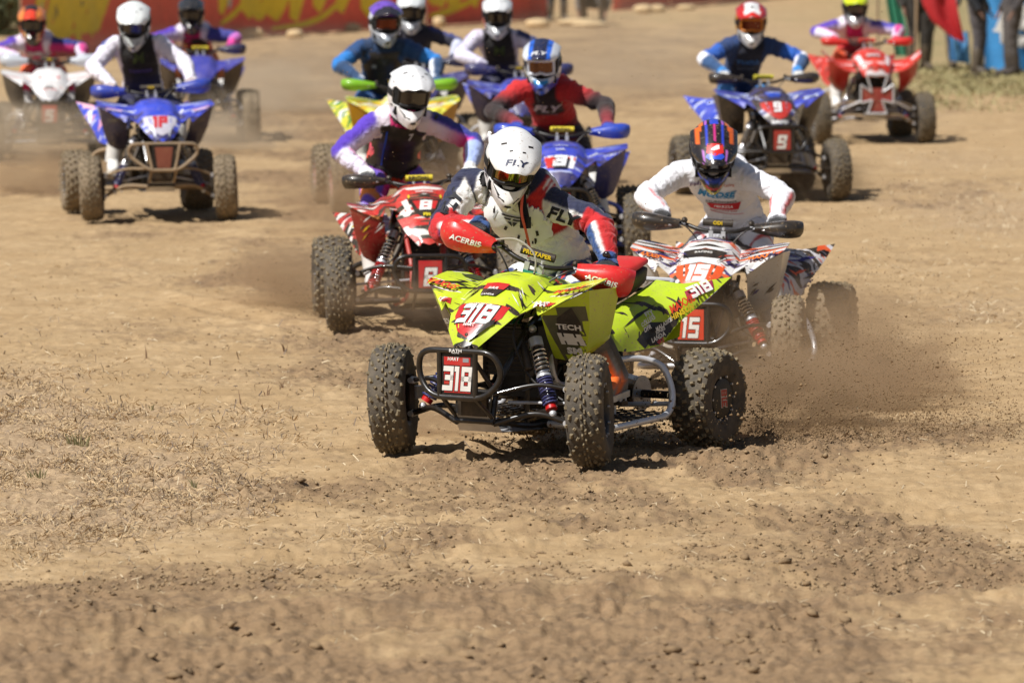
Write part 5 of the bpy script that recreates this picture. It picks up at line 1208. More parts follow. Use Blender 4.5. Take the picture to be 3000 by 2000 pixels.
# ================================================================== THE MACHINES AND THEIR RIDERS
W_, K_, RD, NV, YL, OR_ = '#efeeea', '#101012', '#c3141d', '#1b2547', '#e8c41c', '#ee6a1c'
QUADS = dict(
 A=dict(at=(1436, 1350), ry=.59, rz=-.035, rs=.945, wx=.90, wy=.15, yaw=-31, steer=23, bsteer=20, broll=9, hf=-.085, hr=-.095, roll=0, kit=[('#101012', .20, 35, 1.), ('#e9e6df', .08, 30, 4.)], kitr=[('#101012', .12, 20, 2.)], main='#c6dc14', panel='#c0d812', tank='#b9d516', rear='#bcd814', guard='#dc1a20', guardsize=1.32, guardtext='ACERBIS', plate='318', flag=True,
        ptext=[('HART', .607, .017)], pad=K_, padtext='PROTAPER', seatred='#cf1f24', stem=mat('stem_teal', '#1f8d88', .35, metal=.3, coat=.4), rim=M_BLACK, nerf=mat('polished_aluminium', '#e4e5e8', .28, metal=.35, dirt=.25, dirtscale=14, dthr=.58),
        label='lime green quad number 318 leading the pack, red hand guards and black bumper'),
 B=dict(at=(1249, 942), hr=-.04, hf=-0.20, z=-0.06, bz=-.15, noz=-.09, barz=-.03, yaw=6, steer=-4, kit=[('#101012', .34, 40, 2.), ('#e9e6df', .22, 35, 5.)], kitr=[('#101012', .45, 40, 2.), ('#e9e6df', .34, 35, 5.)], hoodx=1.05, wingz=-.09, main='#c8161c', panel='#8e1216', tank='#1c1c1e', rear='#b5141a', guard='#161618', guardsize=.85, plate='8', pad='#d8c21a', rim=M_DARK, nerf=M_BLACKM, bstyle='loop', frame=mat('frame_red', '#b3161c', .4, dirt=.3), spring=mat('spring_red', '#b3161c', .4),
        label='red quad number 8 with yellow bar pad, just behind the lime one on its left'),
 C=dict(at=(2056, 1091), hr=-0.15, hf=-0.16, z=-0.09, tr=.50, wx=.88, yaw=-14, steer=8, kit=[('#2a2478', .20, 30, 3.), ('#101012', .40, 30, 6.), ('#e8581c', .20, 30, 9.)], main='#e9e8e6', panel='#c9c8c4', tank='#e9e8e6', rear='#d8d6da', guard='#141416', guardsize=.9, plate='15', platec='#cf3a20', pad=K_, padtext='ODI', rim=M_DARK, nerf=M_ALU, bstyle='loop', spring=mat('spring_red', '#b3161c', .4), muddy=True,
        label='white quad number 15 with purple and orange graphics, partly behind flying dirt'),
 D=dict(at=(1642, 785), hr=-0.08, hf=-0.12, yaw=-2, steer=0, kit=[('#0f2370', .38, 30, 3.), ('#b8c4ec', .12, 30, 6.)], main='#1a3fc4', panel='#14256e', tank='#1a3fc4', rear='#1a3fc4', guard='#1545b8', guardsize=1., plate='3', platec='#c2281f', pad='#d8c21a', rim=M_DARK, nerf=mat('nerf_blue', '#2a52c4', .4, dirt=.3), bstyle='loop',
        label='blue quad number 3 ridden by the rider in red and black jersey'),
 E=dict(at=(466, 648), hf=0.02, yaw=12, steer=-10, kit=[('#12226e', .32, 30, 3.), ('#c8d0f0', .18, 30, 6.)], kitr=[('#c8d0f0', .30, 30, 3.), ('#e0a0c0', .2, 30, 6.)], main='#1c45cf', panel='#141a42', tank='#1a3bb8', rear='#1c45cf', guard='#1f3fa8', guardsize=1.05, plate='', platec='#8a4a3c', pad=K_, padtext='ODI', rim=M_DARK, tube=M_MUDMET, bumper=M_MUDMET, nerf=M_MUDMET, arm=M_MUDMET, bstyle='trap', muddy=True,
        label='blue quad with muddy tan bumper on the left, number plate smeared with mud'),
 F=dict(at=(146, 467), hr=-0.08, hf=-0.11, yaw=5, steer=0, kit=[('#c4c4c8', .3, 30, 3.), ('#d85a5a', .05, 30, 6.)], main='#ecebea', panel='#55504a', tank='#ecebea', rear='#e4e2e0', guard='#c3cad2', guardsize=1.15, plate='5', platec='#b53a34', pad=K_, padtext='ODI', rim=M_DARK, nerf=M_ALU, bstyle='loop',
        label='white quad at the left edge of the picture with pale grey hand guards'),
 G=dict(at=(587, 410), hr=-0.05, hf=-0.12, z=-0.03, yaw=3, main='#2a3aa8', panel='#4a4038', tank='#2a3aa8', rear='#2a3aa8', guard='#20264e', guardsize=1.05, plate=None, pad='#d8c21a', rim=M_DARK, nerf=M_ALU, muddy=True,
        label='blue quad in the dust behind the white helmeted rider on the left'),
 H=dict(at=(1190, 624), yaw=9, kit=[('#dfe04a', .45, 30, 3.), ('#3f8a34', .30, 30, 6.), ('#efeeea', .22, 30, 8.)], main='#e3c21c', panel='#c9921a', wing='#e0b41a', tank='#2f6b2c', rear='#dfd83a', guard='#7ab81e', guardsize=.9, plate='', platec='#b8432e', pad=YL, rim=mat('rim_pink', '#b98a84', .5, dirt=.5), nerf=M_ALU, muddy=True,
        label='yellow and green quad with lime hand guards behind the red quad'),
 I=dict(at=(1232, 511), yaw=2, main='#23307a', panel='#1c2148', tank='#23307a', rear='#23307a', guard='#23284a', guardsize=1., plate=None, pad=K_, padtext='ODI', rim=M_DARK, muddy=True,
        label='dark blue quad almost hidden behind the yellow one'),
 J=dict(at=(1525, 552), yaw=2, kit=[('#12206a', .4, 30, 3.), ('#a8b4e4', .12, 30, 6.)], main='#1f3fb4', panel='#1a1f48', tank='#1f3fb4', rear='#1f3fb4', guard='#232c62', guardsize=1., plate=None, pad=K_, padtext='ODI', rim=M_DARK, muddy=True,
        label='blue quad hidden behind the red jersey rider, dark blue hand guards'),
 K=dict(at=(2268, 590), hf=-0.03, yaw=10, kit=[('#0d1022', .55, 30, 3.), ('#c8d4f4', .18, 30, 6.)], kitr=[('#c8d4f4', .3, 30, 3.)], kitw=[('#101a50', .35, 30, 4.), ('#b8c8f4', .25, 30, 7.)], main='#1d2c74', wing='#1c40c0', panel='#0e0f16', tank='#20284e', rear='#2148c8', guard='#17181c', guardsize=.85, plate='9', platec='#a8302a', pad='#c8bc2a', rim=M_DARK, nerf=M_ALU, bstyle='loop', spring=mat('spring_white', '#d8d8d8', .4),
        label='blue and black quad number 9 on the right, rider in blue jersey'),
 L=dict(at=(2556, 420), yaw=5, style='round', kit=[('#f0dede', .14, 30, 3.), ('#8a1010', .2, 30, 6.)], main='#d91a1a', panel='#b01014', tank='#d91a1a', rear='#c81a1c', guard='#d41a1e', guardsize=.8, plate=None, bumper=M_ALU, bstyle='cross', arm=M_MUDMET, pad='#d42a2a', rim=M_DARK, nerf=M_ALU, stem=M_ALU,
        label='red quad farthest right with silver cross shaped bumper'),
)
SL = [('ua', 't>-1', W_), ('ua', 'a>.28', NV), ('ua', '(t>.80)&(a<.75)', RD), ('ua', '(t>.66)&(a<.1)', RD),
      ('fa', 't>-1', '#1f4a86'), ('fa', '(a>.12)&(a<.50)', W_), ('fa', '(a>=.50)', RD), ('fa', '(t<.12)', RD), ('fa', '(t>.9)', '#1f4a86')]
PINK = [('ua', 't>-1', '#5534b8>#efe0f3|ss(.25,-.6,a)'), ('fa', 't>-1', '#e8e0f6'), ('fa', '(abs(b)<.35)&(a>.2)', '#d8308a'), ('fa', 't<.12', '#7a4fc4'), ('to', '(t>.70)&(abs(u)<.55)&(f>0)', '#c8156a'), ('to', '(abs(u)>.55)', '#efe4f2'), ('to', 't<.55', '#e0491e>#c8156a|(t-.1)*2.2')]
RIDERS = dict(
 A=dict(head=(1500, 470), face=(31, 6, 8), hy=-.05, limb=1.14, shw=.205, hipz=.84, torso=.50, fat=1.1, hs=1.05, vox=.006, jersey=W_, pants='#1d3a70', glove='#17181c', shell='#f4f4f2', lens=M_LENS, peaktext='FLY', folds=True, poleL=(-1., .25, -.05), poleR=(1., .25, -.15),
        label='rider in white, navy and red gear and white helmet on the lime quad', vest=('#f1f1ef', .30, .94, .72, .016),
        rules=[('to', '(t>.80)&(abs(u)>.75)', NV), ('to', '(t>.30)&(t<.84)&(abs(u)>.58)&(abs(u)<1.0)&(f>-.1)', RD)] + SL +
              [('th', '(np.sin(t*9+a*2.5+x*9)>.25)', W_), ('th', '(np.sin(t*9+a*2.5+x*9)<-.75)', RD), ('th', '(a<-.5)', '#14161c'), ('sn', '(np.sin(t*7+a*2)>.4)', W_), ('sn', '(np.sin(t*7+a*2)<-.6)', '#14161c')],
        hrules=[('(z<-.02)&(z>-.07)&(ax>.09)', '#1c2433'), ('(y>.03)&(z<.06)', '#1f2b3a')], boot='#6d7076', brules=[('(h>.125)', '#151517'), ('(h>.045)&(h<.07)&(d>-.02)', OR_), ('(d>.06)&(d<.10)&(h<.12)', OR_)], sole='#e6dfce',
        chest=[('#3a3a3e', P_, 0, .66, .12, 0, 'V') for P_ in ([(-.5, .22), (.5, .22), (.44, .15), (-.44, .15)], [(-.40, .08), (-.04, .08), (-.09, .0), (-.30, .0)], [(.40, .08), (.04, .08), (-.0, .0), (.30, .0)], [(-.22, -.07), (-.06, -.07), (-.02, -.27), (-.04, -.3)], [(.22, -.07), (.02, -.07), (.02, -.27), (.04, -.3)])],
        sleeve=[('L', ('#14161e', 'FLY', .56, .062, -1, -.022)), ('R', ('#14161e', 'FLY', .50, .062, 1, -.020))]),
 B=dict(head=(1200, 270), face=(18, 14, 4), hy=.12, hipz=.94, vox=.010, jersey='#f0e6f2', pants='#6a4bc0', shell='#f4f4f4', label='rider in white helmet with pink and purple gear and black vest on the red quad', vest=('#131316', .04, .96, .86, .014), hipx=-.12,
        rules=PINK + [('uaR', 't>2', W_), ('ua', '(s>0)&(a>.3)', '#26308c'), ('ua', '(s>0)&(a<.1)', '#d8207e>#f0dcf0|ss(.9,.2,t)'), ('fa', '(s>0)', '#a9bdf0'), ('fa', '(s>0)&(a<-.2)', '#d0166e'), ('fa', 't>.88', W_), ('th', '(np.sin(t*8+a*2)>.55)', '#f08a2e'), ('th', 'a<-.2', '#d8157e'), ('sn', 't>-1', '#30246e'), ('sn', '(b>.3)&(t<.4)', '#f09a4a')], boot='#e4e0dc', sole='#c01a20', glove='#2a2a30',
        chest=[('#1f4fc8', [(-.02, -1.1), (.02, -1.1), (.03, 1.), (-.03, 1.)], -.095, .64, .17, -6, 'V'), ('#d8d8dc', '7', .06, .80, .045, 0, .03, .2, 'V')]),
 C=dict(head=(2090, 437), face=(36, 0, 0), hy=.12, hipz=.84, vox=.010, jersey='#f1f1f6', pants='#f0f0f4', shell='#121218', lens=M_LENSD, peak='#16161c', label='rider in white jersey with black and orange helmet on the white quad', strap='#141416',
        rules=[('fa', '(abs(b-.2)<.09)', '#d83a3a'), ('fa', '(t<.05)', '#d83a3a'), ('th', '(np.sin(t*10+a*2)>.93)', '#c8322e'), ('sn', '(t>.3)', '#dfe0e8')], glove='#1a1a1c',
        hrules=[('(z>.07)&(ax>.058)&(ax<.082)', '#ee7a1e'), ('(z>.02)&(ax>.095)', '#16161c'), ('(z<-.115)&(ax<.045)&(y<0)', '#b01a2a'), ('(abs(z+.095)<.006)&(y<0)', '#1a3ab0'), ('(abs(ax-.045)<.006)&(z>0)', '#b060c8'), ('(z>.08)&(ax<.022)', '#2a48c8'), ('(z<-.135)', '#b8b01e')],
        prules=[('(ax<.100)&(ax>.074)&(y>-.12)', '#ee6a1e'), ('(ax<.062)&(ax>.056)', '#c070d0'), ('(ax<.045)&(ax>.034)&(y>-.15)', '#2a48d8'), ('(ax<.008)&(y>-.13)', '#d8308a')],
        peakshapes=[('#1f52d8', [(-.5, .0), (.5, .0), (.62, -.2), (.4, -.42), (-.4, -.42), (-.62, -.2)], -.21, .08), ('#e01e24', [(-.45, .55), (.45, .55), (.5, -.05), (0, -.28), (-.5, -.05)], -.195, .09), ('#f4f4f4', [(-.4, .1), (.15, .5), (.35, .5), (.35, .15), (-.05, -.02)], -.185, .065)],
        chest=[('#3a8fc4', 'MOOSE', 0, .73, .048, 0, .05, .35, 'J'), ('#3a8fc4', 'RACING', .025, .66, .026, 0, .04, .3, 'J'), ('#4a4a52', 'STURDIVANT', 0, .56, .022, 0, .02, .0, 'J'), ('#c8242c', [(-1, .25), (1, .25), (.85, -.22), (-.8, -.22)], 0, .47, .10, 0, 'J'), ('#f2f2f2', 'FERRERA', 0, .472, .02, 0, .03, .2, 'J'), ('#c8485a', 'RACING CO', 0, .40, .018, 0, .02, .0, 'J'), ('#c8242c', [(-1, .03), (1, -.01), (1, -.03), (-1, -.03)], 0, .35, .10, 0, 'J'), ('#c86a4a', 'Racing', .09, .88, .024, 4, .01, .1, 'J'), ('#8a7a96', 'FMF', -.10, .86, .032, 0, .03, .1, 'J')]),
 D=dict(head=(1590, 184), face=(16, -6, 0), hy=.14, hipz=.92, vox=.011, jersey='#c21a20', pants='#1c1518', shell='#dfe6ee', peak='#14244a', label='rider in red and black jersey and navy blue helmet on quad number 3', gog='#dfe6ee', lens=mat('goggle_lens_bronze', '#6b4a36', .15, metal=.6),
        rules=[('ua', 't>-1', '#c21a20>#2a1c20|ss(.15,.8,t-a*.15)'), ('fa', 't>-1', '#241d20>#8a2a34|ss(.3,1.,t)'), ('to', '(t>.45)&(t<.82)&(abs(u)<.62)', '#2a1416'), ('to', '(t>=.82)&(abs(u)<.5)', '#1e1215'), ('to', 't<.25', '#7a1014'), ('th', 'b>.5', '#5a1014')], glove='#1c50c0',
        hrules=[('z>.02', '#14244a'), ('(z<-.08)&(ax<.05)&(y<0)', '#1c8ac8'), ('(z<-.11)', '#2a60c8')], prules=[('ax>.068', '#e6ecf4'), ('(ax>.05)&(ax<.075)', '#1a6ae0')], peaktext='FLY', ptcol='#f0f0f0',
        chest=[('#d8cfd4', 'FLY', 0, .66, .085, 0, .05, .3, 'J'), ('#8a7a80', 'RACING', 0, .50, .022, 0, .02, .2, 'J')]),
 E=dict(head=(393, 66), face=(24, 0, 0), hy=.12, hipz=.95, hipx=.04, vox=.011, jersey='#ece8f4', pants='#161a4a', shell='#d8dede', label='rider in white helmet with black and purple jersey on the muddy blue quad', glove='#c9b8b0',
        rules=[('to', '(abs(u)<.85)&(f>-.4)', '#0e0e12>#181a48|ss(.5,.2,t)'), ('ua', '(abs(b)<.10)', '#6a5ab8'), ('fa', '(abs(b)<.10)', '#6a5ab8'), ('ua', '(a>.85)&(t<.3)', '#3a52a0')],
        hrules=[('(ax>.085)&(z>-.03)', '#2a4a5e'), ('(z<-.06)', '#b4bab8')], peak='#eef2f0', chest=[('#3c4a1a', 'M', 0, .72, .10, 0, .03, 0, 'J'), ('#5a4a8a', 'YAMAHA', 0, .48, .034, 0, .03, .1, 'J')]),
 F=dict(head=(95, 70), face=(14, 0, 0), hy=.12, hipz=.88, vox=.013, jersey='#f0e4f0', pants='#e02a5a', shell='#e05a14', peak='#1a1a1a', label='rider in orange and black helmet with pink jersey at the left edge', vest=('#d8c8cc', .2, .9, .55, .01),
        rules=PINK + [('ua', '(s>0)', '#1f2c7c'), ('ua', '(s>0)&(a<0)', '#c8206e'), ('th', 'a>.2', '#f06a3a')], glove='#d8dce4', vrules=[], prules=[('(ax<.05)&(y<-.13)', '#f0442a'), ('(ax>.06)', '#ee8a3a')],
        hrules=[('ax<.05', '#1a1c12'), ('(ax>.05)&(ax<.075)', '#f2b878')], chest=[('#e8508a', [(-.6, -.4), (.6, -.4), (.6, .4), (-.6, .4)], 0, .66, .07, 0, 'V'), ('#c8174a', [(-.8, .1), (.8, .1), (.7, -.1), (-.7, -.1)], 0, .42, .14, 0, 'V')]),
 G=dict(head=(561, 42), face=(12, 0, 0), hy=.14, hipz=.90, vox=.013, jersey='#b48ad0', pants='#ee8a4a', shell='#1e2226', peak='#22282e', label='rider in black helmet and black and pink vest in the dust at the left', vest=('#241e1c', .15, .95, .75, .012),
        rules=PINK + [('ua', '(s>0)', '#3a3f90'), ('fa', 't>-1', '#c86ac0'), ('fa', 't>.75', '#e83a9a')], glove='#c0389a', chest=[('#d82a7a', [(-.6, -.2), (.3, -.2), (.6, .3), (-.3, .3)], -.05, .86, .10, 20, 'V'), ('#a81a52', [(-.6, -.2), (.6, -.2), (.6, .2), (-.6, .2)], 0, .68, .12, 0, 'V')]),
 H=dict(head=(1128, 66), face=(10, 8, 0), hy=.14, hipz=.92, hipx=-.08, vox=.011, jersey='#16487e', pants='#1a5a9a', shell='#d8dce4', peak='#7a52c8', label='rider in purple and white helmet with blue jersey and black vest on the yellow quad', vest=('#17181c', .05, .95, .80, .012), gog='#1a1a20', lens=mat('goggle_lens_orange', '#6a2a14', .15, metal=.4),
        rules=[('ua', '(t>.55)', '#1c7ac8'), ('fa', 't>-1', '#e6ebf4'), ('fa', '(a>.2)', '#23466e'), ('fa', 't<.1', '#f0f2f6'), ('to', 't>.8', '#1b3a60')], glove='#2c5a88', hrules=[('(z>.05)&(ax<.08)', '#7a52c8'), ('(z<-.09)', '#9aa4b0'), ('(ax>.1)&(z>-.06)', '#e4e8ee')], prules=[('y<-.16', '#1c2030')],
        chest=[('#9aa0a8', [(-.4, -.4), (.4, -.4), (.4, .4), (-.4, .4)], -.08, .60, .045, 0, 'V'), ('#4a4c52', 'V', 0, .70, .06, 0, .04, 0, 'V')]),
 I=dict(head=(1205, 36), face=(12, 0, 0), hy=.14, hipz=.92, vox=.013, jersey='#2a2c3c', pants='#23263a', shell='#cfd4d8', peak='#e8ecec', label='rider in white helmet and dark jersey half hidden behind the purple helmet', rules=[('ua', 'a>.3', '#3a4480'), ('fa', 't>-1', '#c4c8dc')], hrules=[('ax>.09', '#2c3440')], glove='#2a2c48'),
 J=dict(head=(1457, 46), face=(14, 0, 0), hy=.14, hipz=.92, hipx=-.12, vox=.012, jersey='#dcd8ea', pants='#23244e', shell='#c8ced4', peak='#eef0f0', label='rider in white and navy helmet with white sleeves behind the red jersey rider', rules=[('to', '(abs(u)<.8)&(f>-.4)', '#121216>#20204e|ss(.5,.2,t)'), ('ua', '(abs(b)<.09)', '#6a5ab8'), ('ua', '(s>0)&(a>.1)', '#2a3668'), ('fa', '(abs(b)<.12)', '#6a5ab8')], hrules=[('(ax>.085)&(z>0)', '#1f3048'), ('(ax>.1)&(z<0)&(x<0)', '#e0705a')], glove='#3a3060', chest=[('#3c4a1a', 'M', 0, .70, .10, 0, .03, 0, 'J')]),
 K=dict(head=(2200, 66), face=(14, 0, 0), hy=.12, hipz=.93, hipx=-.06, vox=.011, jersey='#173a6e', pants='#173a6e', shell='#eeeeec', peak='#c81a1c', label='rider in red and white helmet with blue jersey and white gloves on quad number 9', glove='#e2e0d8', gog='#c87a1e', lens=mat('goggle_lens_orange', '#6a2a14', .15, metal=.4),
        rules=[('to', '(abs(u)<.7)&(t>.2)', '#101a30'), ('ua', 't>.35', '#1a5ab8'), ('fa', 't>-1', '#ecebf6'), ('fa', '(a>.25)', '#2c5280'), ('ua', 't>.93', '#f0f0f6'), ('th', '(t>.5)&(a>0)', '#2a86c8'), ('fa', 't>.88', '#2c8ad8')],
        hrules=[('(z>.0)&(ax>.06)', '#d01c1c'), ('z>.09', '#e8e8e8'), ('(ax>.11)', '#c8881e')], prules=[('(ax<.062)&(y<-.03)', '#f0f0ee'), ('(y<-.225)', '#d01c1c')], peakshapes=[(K_, [(-.3, .5), (0, .3), (.3, .5), (.1, -.5), (-.1, -.5)], -.13, .045)],
        chest=[('#4a7ab4', 'THOR', 0, .62, .055, 0, .04, .0, 'J'), ('#6a7280', 'RACING', 0, .48, .03, 0, .02, .0, 'J')]),
 L=dict(head=(2505, 22), face=(16, 0, 0), hy=.12, hipz=.88, vox=.013, jersey='#efe2ee', pants='#e0562a', shell='#4a4c50', peak='#d0e01c', label='rider with neon yellow helmet peak and pink jersey on the farthest red quad', rules=PINK + [('ua', '(s>0)&(a>0)', '#4a44a8')], glove='#d8324a', hrules=[('(z<-.07)&(ax<.08)&(y<0)', '#c8ccd0')]),
)
X_, UP = (1, 0, 0), (0, .8, .6)
def num_plate(q, txt, bgc, fg, outline=K_, extra=()):
    T = lambda t, b=.05, s=.12, x=.86: text2d(t, b, s, x)
    it = [(bgc, poly2d([(-1.02, .55), (1.02, .55), (.95, .0), (.45, -.75), (0, -1.0), (-.45, -.75), (-.95, .0)], 3), (0, -.765, .805), X_, (0, .55, .83), .135),
          (outline, racing(txt, .30, sx=.8), (0, -.765, .812), X_, (0, .55, .83), .115), (fg, racing(txt, .21, sx=.8), (0, -.765, .812), X_, (0, .55, .83), .115)]
    decals(q, 'hood', it + list(extra))
def wing_marks(q, bgc, txt, tc, second=None):
    for s in (-1, 1):
        it = [(bgc, poly2d([(-.5, -.35), (.1, -.45), (.62, .35), (.5, .6), (-.45, .35)], 2), (s * .36, -.69, .87), X_, (0, .4, .9), .13, 0)] if bgc else []
        if txt: it.append((tc, text2d(txt, .05, .2, 1.1), (s * .40, -.625, .905), X_, (0, .4, .9), .034, s * 12, 2))
        if second: it.append((second[1], text2d(second[0], .04, .2), (s * .345, -.70, .85), X_, (0, .4, .9), .024, s * 20, 3))
        decals(q, ('wingo', s), it)

def slashes(q, which, colr, org, u, v, n, spread, size, seed, rot=0):
    r = random.Random(seed); it = []
    for i in range(n):
        w = r.uniform(.04, .14); l = r.uniform(.5, 1.2); a = r.uniform(-12, 12) + rot
        o = Vector(org) + Vector(u) * r.uniform(-spread, spread) + Vector(v) * r.uniform(-spread, spread)
        it.append((colr if isinstance(colr, str) else colr[i % len(colr)], poly2d([(-l, -w * .2), (0, -w), (l, 0), (0, w)], 2), tuple(o), u, v, size, a, i % 5 * .7))
    decals(q, which, it)
built = {}
def make_all(keys):
    for k in keys:
        q = QUADS[k]; build_quad(q); built[k] = q
        for s in (-1, 1):
            for y, r in ((-.635, .16), (.635, .2)):
                w = Matrix.LocRotScale(q['root'].location, q['root'].rotation_euler, None) @ Vector((s * .52, y, 0)); HOLES.append((w.x, w.y, r, q.get('z', 0) + (q.get('rz', 0) if y > 0 else 0)))
    for k in keys:
        if k in RIDERS: build_rider(QUADS[k], RIDERS[k])
def dress():
    q = QUADS
    if 'A' in built:
        a = q['A']
        slashes(a, 'hood', (K_, '#2a2c20', W_), (-.12, -.60, .88), X_, UP, 9, .04, .05, 4, 60); slashes(a, 'hood', (K_, W_), (.14, -.60, .88), X_, UP, 7, .035, .045, 9, -50)
        num_plate(a, '318', RD, '#f2f0ea', K_, [('#101012', poly2d([(-.9, .5), (.9, .5), (.55, -.8), (-.55, -.8)], 2), (0, -.60, .91), X_, UP, .075), (RD, poly2d([(-.8, .45), (.8, .45), (.7, -.25), (-.7, -.25)], 2), (0, -.585, .92), X_, UP, .08), ('#e9e6df', text2d('R&R', .03, .1), (0, -.60, .915), X_, UP, .022), ('#e9e6df', text2d('LANDA', .04, .15), (0, -.655, .89), X_, UP, .015),
                  ('#101012', poly2d([(-.04, -.35), (1.0, .9), (1.0, .55), (.12, -.55)], 2), (.015, -.83, .725), X_, (0, .45, .9), .095), ('#e9e6df', text2d('HART', .04, .2), (0, -.812, .755), X_, (0, .5, .85), .017), ('#e9e6df', text2d('GNCCRACING.COM', .02, 0), (0, -.722, .852), X_, UP, .010),
])
        wing_marks(a, None, 'MAXXIS', '#e0401c')
        for s in (-1, 1):
            decals(a, ('wingo', s), [(K_, poly2d([(-.55, .15), (.55, .5), (.8, .62), (.3, .62), (-.6, .42)], 2), (s * .40, -.64, .90), X_, (0, .4, .9), .10), (RD, poly2d([(-.55, -.3), (.1, -.1), (.3, .1), (-.35, .05)] if s > 0 else [(.55, -.3), (-.1, -.1), (-.3, .1), (.35, .05)], 2), (s * .32, -.72, .845), X_, (0, .4, .9), .12), ('#e9e6df', text2d('FMF', .05, .2), (s * .305, -.735, .835), X_, (0, .4, .9), .022, s * 18, 4), ('#101012', poly2d([(-1, .0), (1, .35), (1, .45), (-1, .2)], 2), (s * .25, -.60, .885), X_, (0, .5, .85), .06)])
            slashes(a, ('wingo', s), (K_, K_, '#e9e6df'), (s * .30, -.50, .92), X_, (0, .6, .8), 5, .05, .05, 7 + s, s * 20)
            # inner fender: a grey and black graphic with initials
            n = (0, -1, .15)
            decals(a, ('pano', s), [('#4a4f34', poly2d([(-.42, .62), (.50, .78), (.36, -.75), (-.34, -.68)], 3), (s * .365, -.62, .70), X_, (0, .15, 1), .175), (K_, poly2d([(-.2, .5), (.25, .9), (.36, .4), (.2, .0), (.36, -.4), (0, -.2), (-.3, .0)], 3), (s * .37, -.62, .70), X_, (0, .15, 1), .14),
                    ('#e9e6df', text2d('QUAD', .04, .1), (s * .375, -.63, .768), X_, (0, .15, 1), .027), ('#e9e6df', text2d('TECH', .04, .1), (s * .375, -.63, .736), X_, (0, .15, 1), .025), ('#e4e2da', text2d('HH', .12, .0, .9), (s * .365, -.62, .680), X_, (0, .15, 1), .050), ('#e4e2da', text2d('SM', .07, .2), (s * .36, -.6, .625), X_, (0, .15, 1), .030), (K_, poly2d([(-.8, -.25), (.8, -.25), (.8, .25), (-.8, .25)], 1), (s * .355, -.59, .575), X_, (0, .15, 1), .034), ('#e4e2da', text2d('R&R', .04, .1), (s * .355, -.59, .575), X_, (0, .15, 1), .014, 0, 5)])
            # rear fender seen from its outer side
            u = (0, .95 * s, .25) if s > 0 else (0, -.95, -.25); u = Vector((s * .33, .88, .26)) * s; v = Vector((-.5 * s, 0, .86)); o = lambda t, h: Vector((s * (.28 + t * .27), .28 + t * .60, .69 + t * .155)) + Vector((-.3 * s, .1, .9)) * h
            T = lambda t, b=.04, sh=.2: text2d(t, b, sh)
            it = [(K_, poly2d([(-1.1, -.25), (-.3, .1), (.3, -.1), (1.2, .5), (1.0, .1), (.45, -.45), (-.2, -.9), (-.75, -.8)], 3), tuple(o(.2, -.03)), u, v, .155), (K_, poly2d([(-2.2, .3), (-.8, .45), (.5, .32), (-.8, .28)], 2), tuple(o(.2, .02)), u, v, .11, 10),
                  ('#b31a3a', poly2d([(-.5, -.9), (-.1, .2), (.35, .9), (.0, .2), (-.15, -.9)], 2), tuple(o(.42, -.11)), u, v, .11), ('#9b1c48', poly2d([(-1, -.25), (.9, -.2), (1.2, .25), (-.7, .25)], 2), tuple(o(.62, .055)), u, v, .10), ('#f0eee8', racing('318', .22, sx=1.25), tuple(o(.62, .057)), u, v, .058, 0, 6),
                  ('#e0401c', T('MAXXIS'), tuple(o(.42, .012)), u, v, .034, 4, 5), (YL, T('HINSON'), tuple(o(.40, -.026)), u, v, .030, 4, 5), ('#e4e2da', T('FTY'), tuple(o(.12, .02)), u, v, .024, 0, 6), ('#e4e2da', T('COLLINS'), tuple(o(.08, -.012)), u, v, .020, 8, 6), ('#e4e2da', T('MALASKE'), tuple(o(.22, -.052)), u, v, .020, 8, 6), ('#e4e2da', T('DFR'), tuple(o(.06, -.045)), u, v, .022, 8, 6), ('#e4e2da', T('JONES'), tuple(o(.18, -.078)), u, v, .022, 5, 6), ('#e4e2da', T('LANDA'), tuple(o(.15, -.104)), u, v, .022, 5, 6), ('#d02a30', T('LANKS'), tuple(o(.14, -.130)), u, v, .022, 5, 6), ('#e4e2da', T('YAMAHA', .02, .1), tuple(o(.62, -.075)), u, v, .022, 24, 6)]
            decals(a, ('rearo', s), it)
        slashes(a, 'tanko', (K_, '#e9e6df', '#2f8a3a', K_), (.08, -.26, .93), X_, UP, 8, .06, .05, 11, 30)
        decals(a, 'tanko', [(K_, poly2d([(-1.6, -.6), (1.6, -.6), (1.5, .6), (-1.5, .6)], 2), (.155, -.22, .885), (.8, .3, -.5), (0, .5, .86), .03), ('#c8261c', text2d('MAXXIS', .04, .1), (.155, -.22, .886), (.8, .3, -.5), (0, .5, .86), .022, 0, 3)])
    if 'B' in built:
        b = q['B']
        decals(b, 'hood', [(K_, poly2d([(-.9, .9), (.9, .9), (.6, -.3), (0, -.75), (-.6, -.3)], 3), (0, -.74, .83), X_, (0, .6, .8), .12), (RD, poly2d([(-.8, .5), (.8, .5), (.55, -.35), (-.55, -.35)], 2), (0, -.70, .865), X_, UP, .10), ('#f2f0ea', racing('8', .24, sx=1.1), (0, -.70, .865), X_, UP, .09), ('#e9e6df', text2d('YAMAHA', .03), (0, -.56, .93), X_, UP, .02), ('#d8c21a', text2d('FM', .06), (0, -.80, .79), X_, (0, .4, .9), .028)])
        for s in (-1, 1):
            decals(b, 'hood', [('#e9e6df', poly2d([(-.35, 1.2), (.1, 1.2), (.35, -.6), (.1, -.9)] if s < 0 else [(.35, 1.2), (-.1, 1.2), (-.35, -.6), (-.1, -.9)], 2), (s * .12, -.70, .84), X_, UP, .08), ('#d8c21a', poly2d([(-.2, .6), (.2, .6), (.2, -.6), (-.2, -.6)], 1), (s * .10, -.60, .905), X_, UP, .03)])
            slashes(b, ('wingo', s), (W_, K_, W_, YL), (s * .36, -.66, .88), X_, (0, .4, .9), 8, .07, .07, 5, s * 30)
